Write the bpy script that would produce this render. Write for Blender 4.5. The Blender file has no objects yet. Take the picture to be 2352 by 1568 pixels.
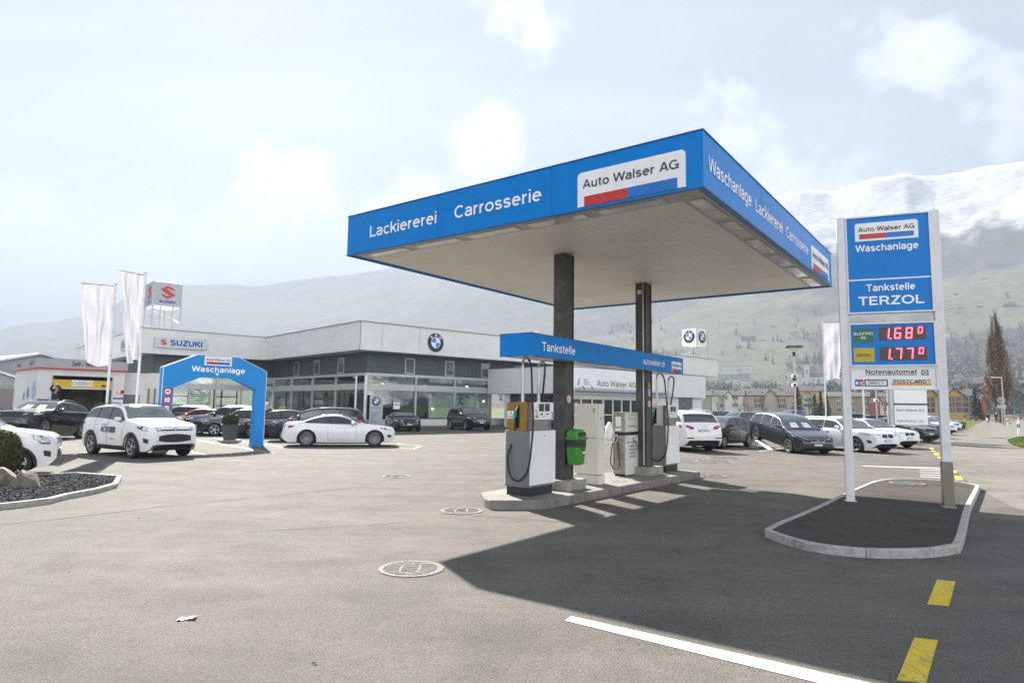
import bpy, bmesh, math, random
from mathutils import Vector, Matrix, noise
from mathutils.bvhtree import BVHTree
R = math.radians
BACK_FILL = 122.0
HAZE_D = 0.00043
random.seed(7)
sc = bpy.context.scene
col = sc.collection
# ---------------------------------------------------------------- camera
EYE = 1.82
PITCH, ROLL = 0.09926863, 0.01397457
FPX = 2592.5 / 4096 * 2352            # focal length in the 2352 px wide survey picture
cf = Vector((0, math.cos(PITCH), math.sin(PITCH)))
cu0 = Vector((0, -math.sin(PITCH), math.cos(PITCH)))
cx_ = math.cos(ROLL) * Vector((1, 0, 0)) + math.sin(ROLL) * cu0
cu = -math.sin(ROLL) * Vector((1, 0, 0)) + math.cos(ROLL) * cu0
cam = bpy.data.cameras.new("camera")
cam.sensor_width = 36.0
cam.lens = 2592.5 / 4096 * 36.0
cam.clip_start = 0.1
cam.clip_end = 30000
co = bpy.data.objects.new("camera", cam)
col.objects.link(co)
M3 = Matrix((cx_, cu, -cf)).transposed()
co.matrix_world = Matrix.Translation((0, 0, EYE)) @ M3.to_4x4()
sc.camera = co
# ---------------------------------------------------------------- render settings
sc.render.engine = 'CYCLES'
sc.view_settings.view_transform = 'Standard'
sc.view_settings.look = 'None'
sc.view_settings.gamma = 1
sc.view_settings.exposure = 2.75
try:
    sc.cycles.use_denoising = True
    sc.cycles.denoiser = 'OPENIMAGEDENOISE'
except Exception:
    pass
sc.cycles.max_bounces = 6
sc.cycles.diffuse_bounces = 4
sc.cycles.glossy_bounces = 3
sc.cycles.transmission_bounces = 6
sc.cycles.transparent_max_bounces = 8
sc.cycles.volume_bounces = 0
sc.cycles.caustics_reflective = False
sc.cycles.caustics_refractive = False
sc.cycles.sample_clamp_indirect = 6
# ---------------------------------------------------------------- sun
SUN_AZ, SUN_EL = -24.9, 37.2
sunv = Vector((math.sin(R(SUN_AZ)) * math.cos(R(SUN_EL)), math.cos(R(SUN_AZ)) * math.cos(R(SUN_EL)), math.sin(R(SUN_EL))))
sl = bpy.data.lights.new("sun", 'SUN')
sl.energy = 5.0
sl.angle = R(0.55)
sl.color = (1.0, 0.955, 0.88)
so = bpy.data.objects.new("sun", sl)
col.objects.link(so)
so.rotation_euler = sunv.to_track_quat('Z', 'Y').to_euler()
so.location = (-10, 20, 40)
# ---------------------------------------------------------------- survey helpers (pixel of the survey picture -> point)
def ray(x, y):
    return cf + cx_ * ((x - 1176) / FPX) - cu * ((y - 784) / FPX)
def g(x, y, z=0.0):
    d = ray(x, y)
    return Vector((0, 0, EYE)) + d * ((z - EYE) / d.z)
def at(x, y, dep):
    d = ray(x, y)
    return Vector((0, 0, EYE)) + d * (dep / d.y)
def onpl(x, y, p0, n):
    d = ray(x, y)
    o = Vector((0, 0, EYE))
    return o + d * ((Vector(p0) - o).dot(n) / d.dot(n))
A_, B_ = R(36.5705), R(47.943)
RA, RB = math.pi / 2 - A_, math.pi / 2 - B_      # headings of the forecourt grid and of the showroom grid
e1 = Vector((math.sin(A_), math.cos(A_), 0)); e2 = Vector((-math.cos(A_), math.sin(A_), 0))
b1 = Vector((math.sin(B_), math.cos(B_), 0)); b2 = Vector((-math.cos(B_), math.sin(B_), 0))
def rd(s, t, z=0.0):
    v = e1 * s + e2 * t
    return Vector((v.x, v.y, z))
# ---------------------------------------------------------------- node helpers
def nn(nt, typ, **kw):
    n = nt.nodes.new(typ)
    for k, v in kw.items():
        if k.startswith('i_'):
            key = k[2:]
            key = int(key) if key.isdigit() else key.replace('_', ' ')
            n.inputs[key].default_value = v
        else:
            setattr(n, k, v)
    return n
def ramp(nt, fac, stops):
    r = nt.nodes.new('ShaderNodeValToRGB')
    el = r.color_ramp.elements
    while len(el) < len(stops):
        el.new(0.5)
    for e, (p, c) in zip(el, stops):
        e.position = p
        e.color = (c, c, c, 1) if not hasattr(c, '__len__') else (*c[:3], 1)
    nt.links.new(fac, r.inputs[0])
    return r
def math_(nt, op, a, b=None, c=None):
    n = nt.nodes.new('ShaderNodeMath'); n.operation = op
    for i, v in enumerate((a, b, c)):
        if v is None: continue
        if isinstance(v, (int, float)): n.inputs[i].default_value = v
        else: nt.links.new(v, n.inputs[i])
    return n.outputs[0]
def mixc(nt, fac, a, b, blend='MIX'):
    n = nt.nodes.new('ShaderNodeMix'); n.data_type = 'RGBA'; n.blend_type = blend
    for i, v in ((0, fac), (6, a), (7, b)):
        if isinstance(v, (int, float)): n.inputs[i].default_value = v
        elif isinstance(v, tuple): n.inputs[i].default_value = (*v[:3], 1)
        else: nt.links.new(v, n.inputs[i])
    return n.outputs[2]
# ---------------------------------------------------------------- world: physical sky with procedural clouds
w = bpy.data.worlds.new("World"); sc.world = w; w.use_nodes = True
nt = w.node_tree; nt.nodes.clear()
out = nn(nt, 'ShaderNodeOutputWorld'); bg = nn(nt, 'ShaderNodeBackground'); bg.inputs[1].default_value = 0.05
sky = nn(nt, 'ShaderNodeTexSky', sky_type='NISHITA', sun_disc=False)
sky.sun_elevation = R(SUN_EL); sky.sun_rotation = R(SUN_AZ)
sky.altitude = 450; sky.air_density = 1.0; sky.dust_density = 1.6; sky.ozone_density = 1.2
tc = nn(nt, 'ShaderNodeTexCoord')
sep = nn(nt, 'ShaderNodeSeparateXYZ'); nt.links.new(tc.outputs['Generated'], sep.inputs[0])
zc = math_(nt, 'ADD', math_(nt, 'MAXIMUM', sep.outputs[2], 0.0), 0.16)
cmb = nn(nt, 'ShaderNodeCombineXYZ')
nt.links.new(math_(nt, 'DIVIDE', sep.outputs[0], zc), cmb.inputs[0])
nt.links.new(math_(nt, 'DIVIDE', sep.outputs[1], zc), cmb.inputs[1])
# thin streaked cirrus, drawn out along one wind direction
mp = nn(nt, 'ShaderNodeMapping'); mp.inputs['Rotation'].default_value = (0, 0, R(-28)); mp.inputs['Scale'].default_value = (0.42, 1.5, 1)
nt.links.new(cmb.outputs[0], mp.inputs[0])
n1 = nn(nt, 'ShaderNodeTexNoise', i_Scale=1.5, i_Detail=7.0, i_Roughness=0.62, i_Distortion=0.6); nt.links.new(mp.outputs[0], n1.inputs[0])
cir = ramp(nt, n1.outputs[0], [(0.44, 0.0), (0.56, 0.4), (0.70, 1.0)])
# cumulus banks, low over the mountains
gdir = tc.outputs['Generated']
nz = nn(nt, 'ShaderNodeTexNoise', i_Scale=7.0, i_Detail=9.0, i_Roughness=0.58); nt.links.new(gdir, nz.inputs[0])
nf = nn(nt, 'ShaderNodeTexNoise', i_Scale=26.0, i_Detail=5.0, i_Roughness=0.6); nt.links.new(gdir, nf.inputs[0])
puff = math_(nt, 'ADD', math_(nt, 'MULTIPLY', math_(nt, 'SUBTRACT', nz.outputs[0], 0.5), 0.46), math_(nt, 'MULTIPLY', math_(nt, 'SUBTRACT', nf.outputs[0], 0.5), 0.20))
CLOUDS = [  # survey pixel of the centre, radius in px, flatness
    (1690, 320, 105, 1.0), (1800, 410, 110, 1.0), (1935, 60, 60, .5), (1240, 20, 90, .8), (2110, 130, 95, .5), (2340, 230, 100, 1.0),
    (690, 440, 120, .8), (640, 480, 110, .8), (1090, 350, 100, .8), (985, 430, 80, .8), (120, 590, 190, .7), (330, 620, 160, .6), (520, 540, 110, .6), (880, 520, 120, .7), (1930, 470, 110, .9)]
dens = None
for (px, py, rad, flat) in CLOUDS:
    c = ray(px, py).normalized()
    vs = nn(nt, 'ShaderNodeVectorMath', operation='SUBTRACT'); nt.links.new(gdir, vs.inputs[0]); vs.inputs[1].default_value = c
    vm = nn(nt, 'ShaderNodeVectorMath', operation='MULTIPLY'); nt.links.new(vs.outputs[0], vm.inputs[0]); vm.inputs[1].default_value = (1, 1, 1.0 / flat)
    vl = nn(nt, 'ShaderNodeVectorMath', operation='LENGTH'); nt.links.new(vm.outputs[0], vl.inputs[0])
    r_ = rad / FPX * (c.y)
    t = math_(nt, 'SUBTRACT', r_, vl.outputs['Value'])
    dens = t if dens is None else math_(nt, 'SMOOTH_MAX', dens, t, 0.03)
dens = math_(nt, 'ADD', dens, math_(nt, 'MULTIPLY', puff, 0.62))
cum = ramp(nt, math_(nt, 'ADD', math_(nt, 'MULTIPLY', dens, 7.0), 0.3), [(0.20, 0.0), (0.44, 0.6), (0.85, 1.0)])
inner = ramp(nt, math_(nt, 'ADD', math_(nt, 'MULTIPLY', dens, 5.0), -0.02), [(0.25, 0.0), (0.75, 1.0)])
# forward scattered light in the thin cloud round the sun
sv = nn(nt, 'ShaderNodeVectorMath', operation='DOT_PRODUCT'); nt.links.new(gdir, sv.inputs[0]); sv.inputs[1].default_value = sunv
sd = math_(nt, 'MAXIMUM', sv.outputs['Value'], 0.0)
glow = math_(nt, 'ADD', math_(nt, 'MULTIPLY', math_(nt, 'POWER', sd, 9.0), 1.0), math_(nt, 'MULTIPLY', math_(nt, 'POWER', sd, 60.0), 1.5))
# added fill: unseen clouds opposite the sun, boosted to brighten shaded upright faces
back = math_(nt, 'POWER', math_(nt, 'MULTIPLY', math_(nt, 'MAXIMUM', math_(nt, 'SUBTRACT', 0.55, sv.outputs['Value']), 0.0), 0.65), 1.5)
back = math_(nt, 'MULTIPLY', math_(nt, 'MAXIMUM', back, 0.0), BACK_FILL)
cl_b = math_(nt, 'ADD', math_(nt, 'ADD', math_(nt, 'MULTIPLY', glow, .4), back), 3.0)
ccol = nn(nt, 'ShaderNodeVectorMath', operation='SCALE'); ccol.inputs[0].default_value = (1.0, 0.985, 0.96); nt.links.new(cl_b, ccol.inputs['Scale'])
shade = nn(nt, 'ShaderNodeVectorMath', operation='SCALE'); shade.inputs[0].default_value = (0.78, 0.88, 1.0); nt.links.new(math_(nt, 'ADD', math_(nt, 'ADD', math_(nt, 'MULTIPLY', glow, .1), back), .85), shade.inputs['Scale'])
skyb = mixc(nt, 0.93, sky.outputs[0], (.20, .36, .82))
s1 = mixc(nt, math_(nt, 'MULTIPLY', cir.outputs[0], 0.42), skyb, ccol.outputs[0])
rim = nn(nt, 'ShaderNodeVectorMath', operation='SCALE'); nt.links.new(ccol.outputs[0], rim.inputs[0]); rim.inputs['Scale'].default_value = 1.5
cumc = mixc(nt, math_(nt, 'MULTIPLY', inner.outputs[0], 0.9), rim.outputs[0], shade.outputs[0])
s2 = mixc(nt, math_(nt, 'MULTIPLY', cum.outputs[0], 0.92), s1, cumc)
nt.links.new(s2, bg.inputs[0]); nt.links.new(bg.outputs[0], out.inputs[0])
# ---------------------------------------------------------------- materials
MATS = {}
def mat(name, color, rough=0.6, metal=0.0, var=0.08, scale=6.0, bump=0.0, bscale=40.0, spec=0.5, coat=0.0, emit=None, estr=0.0, object_space=True, dirt=None):
    if name in MATS: return MATS[name]
    m = bpy.data.materials.new(name); m.use_nodes = True
    nt = m.node_tree; p = nt.nodes['Principled BSDF']
    tcn = nn(nt, 'ShaderNodeTexCoord')
    src = tcn.outputs['Object']
    nz = nn(nt, 'ShaderNodeTexNoise', i_Scale=scale, i_Detail=5.0, i_Roughness=0.6); nt.links.new(src, nz.inputs[0])
    lo = tuple(max(0, c * (1 - var * 1.6)) for c in color); hi = tuple(min(1, c * (1 + var * 1.3)) for c in color)
    cr = ramp(nt, nz.outputs[0], [(0.3, lo), (0.7, hi)])
    base = cr.outputs[0]
    if dirt:                                            # (colour, amount, scale): stains with a shape of their own
        dn = nn(nt, 'ShaderNodeTexNoise', i_Scale=dirt[2], i_Detail=8.0, i_Roughness=0.7, i_Distortion=0.8); nt.links.new(src, dn.inputs[0])
        dr = ramp(nt, dn.outputs[0], [(0.52, 0.0), (0.72, 1.0)])
        base = mixc(nt, math_(nt, 'MULTIPLY', dr.outputs[0], dirt[1]), base, dirt[0])
    nt.links.new(base, p.inputs['Base Color'])
    rr = ramp(nt, nz.outputs[0], [(0.3, max(0.02, rough * 0.88)), (0.7, min(1, rough * 1.12))])
    nt.links.new(rr.outputs[0], p.inputs['Roughness'])
    p.inputs['Metallic'].default_value = metal
    p.inputs['Specular IOR Level'].default_value = spec
    if coat:
        p.inputs['Coat Weight'].default_value = coat; p.inputs['Coat Roughness'].default_value = 0.04
    if bump:
        b = nn(nt, 'ShaderNodeBump', i_Strength=bump, i_Distance=0.02)
        bn = nn(nt, 'ShaderNodeTexNoise', i_Scale=bscale, i_Detail=4.0); nt.links.new(src, bn.inputs[0])
        nt.links.new(bn.outputs[0], b.inputs['Height']); nt.links.new(b.outputs[0], p.inputs['Normal'])
    if emit:
        p.inputs['Emission Color'].default_value = (*emit, 1); p.inputs['Emission Strength'].default_value = estr
    MATS[name] = m
    return m
def paint(name, color, metal=0.0, rough=0.32):
    return mat('car_paint_' + name, color, rough, metal, var=0.03, scale=3, coat=1.0, spec=.2)
BLUE = mat('sign_blue', (0.0, 0.195, 0.60), 0.32, spec=.22, var=0.03, scale=2, dirt=((0.02, 0.19, 0.50), .3, 1.5))
SIGNWHITE = mat('sign_white', (0.80, 0.81, 0.82), 0.4, var=0.03, scale=2)
LETWHITE = mat('letter_white', (0.86, 0.87, 0.88), 0.45, var=0.02)
LETBLACK = mat('letter_black', (0.025, 0.027, 0.032), 0.5, var=0.05)
LETGREY = mat('letter_grey', (0.07, 0.08, 0.09), 0.5, var=0.05)
LOGORED = mat('logo_red', (0.52, 0.03, 0.025), 0.4, var=0.04)
LOGOBLUE = mat('logo_blue', (0.01, 0.15, 0.52), 0.4, var=0.04)
NAVY = mat('letter_navy', (0.01, 0.04, 0.36), 0.4, var=0.04)
WHITEMETAL = mat('white_metal', (0.72, 0.73, 0.74), 0.42, var=0.05, scale=1.2, dirt=((0.50, 0.49, 0.46), .35, 2.2))
SOFFIT = mat('soffit_panel', (0.80, 0.77, 0.69), 0.5, var=0.05, scale=.8, dirt=((0.62, 0.58, 0.50), .3, .7))
DARKSTEEL = mat('column_steel', (0.075, 0.075, 0.068), 0.45, metal=0.3, var=0.2, scale=3, dirt=((0.22, 0.21, 0.19), .45, 2.4))
STAINLESS = mat('stainless', (0.50, 0.49, 0.46), 0.33, metal=0.9, var=0.12, scale=5)
GREYPANEL = mat('grey_panel', (0.165, 0.175, 0.18), 0.42, var=0.06, scale=3)
BRASS = mat('brass_panel', (0.36, 0.20, 0.055), 0.36, metal=0.75, var=0.12, scale=4)
GALV = mat('galvanised', (0.45, 0.46, 0.47), 0.45, metal=0.6, var=0.1, scale=8)
ALU = mat('aluminium', (0.50, 0.51, 0.52), 0.38, metal=0.35, var=0.06)
RUBBER = mat('rubber', (0.016, 0.016, 0.017), 0.6, var=0.15, scale=10)
BLACKPL = mat('black_plastic', (0.02, 0.021, 0.023), 0.45, var=0.15, scale=6)
CHROME = mat('chrome', (0.75, 0.76, 0.78), 0.12, metal=1.0, var=0.03)
CONCRETE = mat('concrete', (0.30, 0.285, 0.25), 0.85, var=0.16, scale=4, bump=.35, bscale=30, dirt=((0.15, 0.14, 0.12), .6, 3))
GRANITE = mat('kerb_stone', (0.36, 0.35, 0.33), 0.8, var=0.2, scale=9, bump=.3, bscale=50)
def glassy(name, color, rough=0.06, spec=0.7, bump=0.0, scale=0.35):
    if name in MATS: return MATS[name]
    m = mat(name, color, rough, var=0.25, scale=scale, spec=spec)
    return m
CARGLASS = glassy('car_glass', (0.028, 0.035, 0.038), 0.035, 0.9, scale=2)
SCREENGLASS = glassy('windscreen_glass', (0.085, 0.105, 0.108), 0.04, 1.0, scale=2)
# ---------------------------------------------------------------- mesh builder
class MB:
    def __init__(s): s.v = []; s.f = []; s.m = []; s.cur = 0; s.M = None
    def at(s, M): s.M = M; return s
    def add(s, vs, fs):
        o = len(s.v)
        for p in vs:
            p = Vector(p)
            s.v.append(s.M @ p if s.M is not None else p)
        for f in fs:
            s.f.append([i + o for i in f]); s.m.append(s.cur)
        return s
    def mi(s, i): s.cur = i; return s
    def box(s, c, d, rz=0.0, bevel=0.0):
        x, y, z = (k / 2 for k in d)
        if bevel > 0:
            bm = bmesh.new(); bmesh.ops.create_cube(bm, size=1.0)
            for vv in bm.verts: vv.co = Vector((vv.co.x * d[0], vv.co.y * d[1], vv.co.z * d[2]))
            bmesh.ops.bevel(bm, geom=bm.edges[:], offset=min(bevel, min(d) * .45), segments=2, affect='EDGES', profile=.5)
            vs = [vv.co.copy() for vv in bm.verts]; bm.verts.index_update(); fs = [[q.index for q in f.verts] for f in bm.faces]; bm.free()
        else:
            vs = [Vector(p) for p in ((-x, -y, -z), (x, -y, -z), (x, y, -z), (-x, y, -z), (-x, -y, z), (x, -y, z), (x, y, z), (-x, y, z))]
            fs = [(0, 3, 2, 1), (4, 5, 6, 7), (0, 1, 5, 4), (1, 2, 6, 5), (2, 3, 7, 6), (3, 0, 4, 7)]
        Mz = Matrix.Rotation(rz, 3, 'Z')
        return s.add([Mz @ Vector(p) + Vector(c) for p in vs], fs)
    def bb(s, lo, hi, bevel=0.0):
        return s.box([(a + b) / 2 for a, b in zip(lo, hi)], [abs(b - a) for a, b in zip(lo, hi)], 0, bevel)
    def prism(s, poly, z0, z1, cap=True):          # poly in xy, extruded along z
        n = len(poly)
        vs = [(p[0], p[1], z0) for p in poly] + [(p[0], p[1], z1) for p in poly]
        fs = [(i, (i + 1) % n, n + (i + 1) % n, n + i) for i in range(n)]
        if cap: fs += [tuple(range(n))[::-1], tuple(range(n, 2 * n))]
        return s.add(vs, fs)
    def slab(s, poly, o, r, u, n, t):               # outline poly (a,b) on plane o + a r + b u, thickness t along n
        o, r, u, n = map(Vector, (o, r, u, n)); k = len(poly)
        vs = [o + r * a + u * b for a, b in poly] + [o + r * a + u * b + n * t for a, b in poly]
        fs = [(i, (i + 1) % k, k + (i + 1) % k, k + i) for i in range(k)] + [tuple(range(k))[::-1], tuple(range(k, 2 * k))]
        return s.add(vs, fs)
    def tube(s, pts, r, n=8, cap=True):
        pts = [Vector(p) for p in pts]; rs = r if hasattr(r, '__len__') else [r] * len(pts)
        vs = []; fs = []; ref = None
        for i, p in enumerate(pts):
            t = (pts[min(i + 1, len(pts) - 1)] - pts[max(i - 1, 0)]).normalized()
            if ref is None: ref = t.orthogonal().normalized()
            a = (ref - t * ref.dot(t))
            a = a.normalized() if a.length > 1e-6 else t.orthogonal().normalized()
            ref = a; b = t.cross(a)
            for k in range(n):
                an = 2 * math.pi * k / n
                vs.append(p + (a * math.cos(an) + b * math.sin(an)) * rs[i])
        for i in range(len(pts) - 1):
            for k in range(n):
                fs.append((i * n + k, i * n + (k + 1) % n, (i + 1) * n + (k + 1) % n, (i + 1) * n + k))
        if cap: fs += [tuple(range(n))[::-1], tuple(range((len(pts) - 1) * n, len(pts) * n))]
        return s.add(vs, fs)
    def lathe(s, prof, n=24, axis='Z', c=(0, 0, 0)):   # prof: (radius, height)
        vs = []; fs = []
        for r_, h in prof:
            for k in range(n):
                a = 2 * math.pi * k / n; x, y = r_ * math.cos(a), r_ * math.sin(a)
                p = {'Z': (x, y, h), 'Y': (x, h, y), 'X': (h, x, y)}[axis]
                vs.append(Vector(p) + Vector(c))
        for i in range(len(prof) - 1):
            for k in range(n):
                fs.append((i * n + k, i * n + (k + 1) % n, (i + 1) * n + (k + 1) % n, (i + 1) * n + k))
        return s.add(vs, fs)
    def build(s, name, mats, parent=None, smooth=None):
        me = bpy.data.meshes.new(name); me.from_pydata([tuple(v) for v in s.v], [], s.f)
        ms = mats if isinstance(mats, (list, tuple)) else [mats]
        for m in ms: me.materials.append(m)
        if len(ms) > 1: me.polygons.foreach_set('material_index', s.m)
        bm = bmesh.new(); bm.from_mesh(me); bmesh.ops.recalc_face_normals(bm, faces=bm.faces[:]); bm.to_mesh(me); bm.free()
        if smooth:
            me.polygons.foreach_set('use_smooth', [True] * len(me.polygons)); me.set_sharp_from_angle(angle=R(smooth))
        me.update()
        o = bpy.data.objects.new(name, me); col.objects.link(o)
        if parent is not None: o.parent = parent
        return o
def tag(o, label=None, cat=None, group=None, kind=None):
    if label: o['label'] = label
    if cat: o['category'] = cat
    if group: o['group'] = group
    if kind: o['kind'] = kind
    return o
def thing(name, label, cat, loc=(0, 0, 0), rz=0.0, group=None):
    o = bpy.data.objects.new(name, None); o.empty_display_size = .3; col.objects.link(o)
    o.location = loc; o.rotation_euler = (0, 0, rz)
    return tag(o, label, cat, group)
def copy_tree(o, parent=None):
    c = o.copy(); col.objects.link(c)
    if parent is not None: c.parent = parent
    for ch in list(o.children): copy_tree(ch, c)
    return c
# ---------------------------------------------------------------- lettering: built-in font turned into mesh
_TX = {}
_O = '@29,26,22,22,0,360'; _A = '@25,36,18,13,160,0 43,36 43,0;43,30 24,28 @22,16,15,12,90,270 30,4 43,15'; _N = '10,53 10,0;@28,30,18,18,180,0 46,0'
FACE = {  # upright grotesque drawn with strokes: advance | strokes; @ = elliptic arc (centre, radii, from, to)
 'A': '66|5,1 31,71;61,1 35,71;33,69 33,72;15,23 51,23', 'B': '62|10,30 10,67 34,67 @34,52,16,15,90,-90 10,37;34,37 @36,21,18,16,90,-90 10,5 10,31', 'C': '70|@37,36,29,31,45,315', 'D': '68|10,30 10,67 32,67 @32,36,28,31,90,-90 10,5 10,31',
 'E': '58|53,67 10,67 10,5 54,5;10,37 50,37', 'F': '55|52,67 10,67 10,0;10,36 47,36', 'G': '74|@37,36,30,31,45,332;42,33 66,33 66,2', 'H': '70|10,0 10,72;60,0 60,72;10,37 60,37', 'I': '20|10,0 10,72', 'K': '66|10,0 10,72;60,71 13,30;28,44 61,1', 'L': '54|10,72 10,5 52,5',
 'M': '82|10,0 10,72;72,0 72,72;12,70 41,4;70,70 41,4', 'N': '70|10,0 10,72;60,0 60,72;12,70 58,2', 'O': '76|@38,36,31,31,0,360', 'P': '62|10,0 10,67 35,67 @35,49,18,18,90,-90 10,31', 'R': '66|10,0 10,67 36,67 @36,50,18,17,90,-90 10,33;40,33 58,0', 'S': '64|@32,52,22,15,25,270 @32,21,24,16,90,-155',
 'T': '60|2,67 58,67;30,67 30,0', 'U': '68|10,72 10,28 @34,28,24,23,180,360 58,72', 'W': '94|4,72 23,2;47,71 23,2;47,71 71,2;90,72 71,2', 'V': '66|5,72 33,1;61,72 33,1', 'X': '62|6,72 56,0;56,72 6,0', 'Z': '60|6,67 52,67 8,5 56,5',
 'a': '52|' + _A, '\u00e4': '52|' + _A + ';15,62 15,71;35,62 35,71', 'b': '58|10,72 10,0;@31,26,21,22,0,360', 'c': '52|@30,26,21,22,46,314', 'd': '58|48,72 48,0;@27,26,21,22,0,360', 'e': '56|9,28 47,28 @28,26,20,22,5,312', 'f': '32|30,68 @26,57,11,11,90,180 15,0;3,49 30,49',
 'g': '58|@27,26,21,22,0,360;48,53 48,-2 @28,-3,20,13,0,-155', 'h': '56|10,72 10,0;@28,30,18,18,180,0 46,0', 'i': '20|10,53 10,0;10,63 10,72', 'k': '52|10,72 10,0;46,52 12,20;24,32 48,0', 'l': '20|10,72 10,0', 'm': '84|10,53 10,0;@26,32,16,16,180,0 42,0;@58,32,16,16,180,0 74,0', 'n': '56|' + _N, 'o': '58|' + _O, '\u00f6': '58|' + _O + ';18,62 18,71;40,62 40,71', '\u00d6': '76|@38,36,31,31,0,360;26,77 26,86;50,77 50,86',
 'p': '58|10,53 10,-20;@31,26,21,22,0,360', 'r': '36|10,53 10,0;@31,27,21,21,180,92', 's': '50|@25,37,16,11,20,270 @25,15.5,17,11,90,-155', 't': '32|15,66 15,16 @25,15,10,10,180,285;3,49 30,49', 'u': '56|10,53 10,22 @28,22,18,17,180,360;46,53 46,0', 'v': '50|4,53 25,1;46,53 25,1', 'w': '78|4,53 21,1;39,52 21,1;39,52 57,1;74,53 57,1', 'x': '50|5,53 45,0;45,53 5,0', 'z': '48|5,48 42,48 7,5 44,5',
 '0': '58|@29,36,21,31,0,360', '1': '46|12,55 28,66 28,0', '2': '56|@28,50,20,17,165,-38 9,5 50,5', '3': '56|@27,52,18,15,150,-90;27,37 @27,21,20,16,90,-150', '4': '58|40,0 40,68 6,19 54,19', '5': '56|47,67 15,67 12,37;12,35 @28,22,20,17,125,-150', '6': '58|@29,22,20,17,0,360;@32,36,23,31,55,200', '7': '54|5,67 48,67 20,0', '8': '56|@28,52,17,15,0,360;@28,20,20,15,0,360', '9': '58|@29,50,20,17,0,360;@26,36,23,31,-125,20', '.': '20|10,0 10,10', ':': '20|10,0 10,10;10,40 10,50', '-': '36|4,27 32,27', ' ': '27|'}
def glyphs(s, bold):
    k = (s, bold)
    if k in _TX: return _TX[k]
    hw = .043 + bold; vs = []; fs = []; pen = 0.0
    for ch in s:
        adv, _, strokes = FACE[ch].partition('|')
        for si, st in enumerate(x for x in strokes.split(';') if x):
            P = []
            for tk in st.split():
                if tk[0] == '@':
                    cx, cy, rx, ry, a0, a1 = (float(q) for q in tk[1:].split(',')); n = max(3, int(abs(a1 - a0) / 18))
                    P += [Vector((cx + rx * math.cos(R(a0 + (a1 - a0) * i / n)), cy + ry * math.sin(R(a0 + (a1 - a0) * i / n)))) for i in range(n + 1)]
                else: P.append(Vector([float(q) for q in tk.split(',')]))
            P = [p for i, p in enumerate(P) if i == 0 or (p - P[i - 1]).length > .2]; o = len(vs); n = len(P); ring = (P[0] - P[-1]).length < .2
            for i, p in enumerate(P):
                a = P[i] - P[i - 1] if i else (P[-1] - P[-2] if ring else P[1] - P[0]); b = P[i + 1] - P[i] if i < n - 1 else (P[1] - P[0] if ring else a)
                a, b = a.normalized(), b.normalized(); na, nb = Vector((-a.y, a.x)), Vector((-b.y, b.x)); m = na + nb
                m = m / max(.35, (m.length_squared / 2)) if m.length > .1 else na
                for sg in (-1, 1): vs.append(Vector((pen + p.x / 100 + sg * m.x * hw, p.y / 100 + sg * m.y * hw, (si + .5 * i / n) * .0003)))
            fs += [[o + 2 * i, o + 2 * i + 1, o + 2 * i + 3, o + 2 * i + 2] for i in range(n - 1)]
        pen += float(adv) / 100 + .01 + bold * 1.2
    _TX[k] = (vs, fs); return _TX[k]
def text(mb, s, o, r, u, h=None, w=None, bold=0.02, align='L', n=None, ext=0.004):
    """letters lying on the plane o + r*a + u*b; h = height of a capital, w = total width"""
    vs, fs = glyphs(s, bold)
    o, r, u = Vector(o), Vector(r).normalized(), Vector(u).normalized()
    n = r.cross(u)
    x0 = min(v.x for v in vs); x1 = max(v.x for v in vs)
    sy = (h / 0.72) if h else (w / (x1 - x0)); sx = (w / (x1 - x0)) if w else sy
    off = {'L': 0, 'C': -(x1 - x0) / 2, 'R': -(x1 - x0)}[align]
    pts = [o + r * ((v.x - x0 + off) * sx) + u * (v.y * sy) + n * (ext + v.z) for v in vs]
    mb.add(pts, fs)
    return mb
def lettering(parent, s, o, r, u, mt, name='lettering', **kw):
    mb = MB(); text(mb, s, o, r, u, **kw); return mb.build(name, mt, parent)
def rrect(x0, y0, x1, y1, rad, corners=(1, 1, 1, 1), n=5):   # bl, br, tr, tl
    P = []
    for (cx, cy, a0, on) in ((x0 + rad, y0 + rad, 180, corners[0]), (x1 - rad, y0 + rad, 270, corners[1]), (x1 - rad, y1 - rad, 0, corners[2]), (x0 + rad, y1 - rad, 90, corners[3])):
        if on: P += [(cx + rad * math.cos(R(a0 + 90 * k / n)), cy + rad * math.sin(R(a0 + 90 * k / n))) for k in range(n + 1)]
        else: P.append((cx + (rad if a0 in (270, 0) else -rad), cy + (rad if a0 in (0, 90) else -rad)))
    return P
def dealer_logo(parent, o, r, u, w, h, closed=True):
    """white rounded panel with the dealer's name above a red and blue bar"""
    o, r, u = Vector(o), Vector(r), Vector(u); n = r.cross(u)
    MB().slab(rrect(0, 0, w, h, h * .13, (0, 0, 1, 1)), o, r, u, n, .012).build('logo_panel', SIGNWHITE, parent)
    k = n * .013
    lettering(parent, 'Auto Walser AG', o + k + r * (w * .055) + u * (h * .52), r, u, LETGREY, w=w * .89, h=h * .25, bold=.022)
    b0 = h * (.12 if closed else 0); b1_ = h * (.39 if closed else .285)
    MB().slab([(w * .07, b0), (w * .49, b0), (w * .49, b1_), (w * .07, b1_)], o + k, r, u, n, .004).build('red_bar', LOGORED, parent)
    MB().slab([(w * .49, b0), (w * .93, b0), (w * .93, b1_), (w * .49, b1_)], o + k, r, u, n, .004).build('blue_bar', LOGOBLUE, parent)
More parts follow.
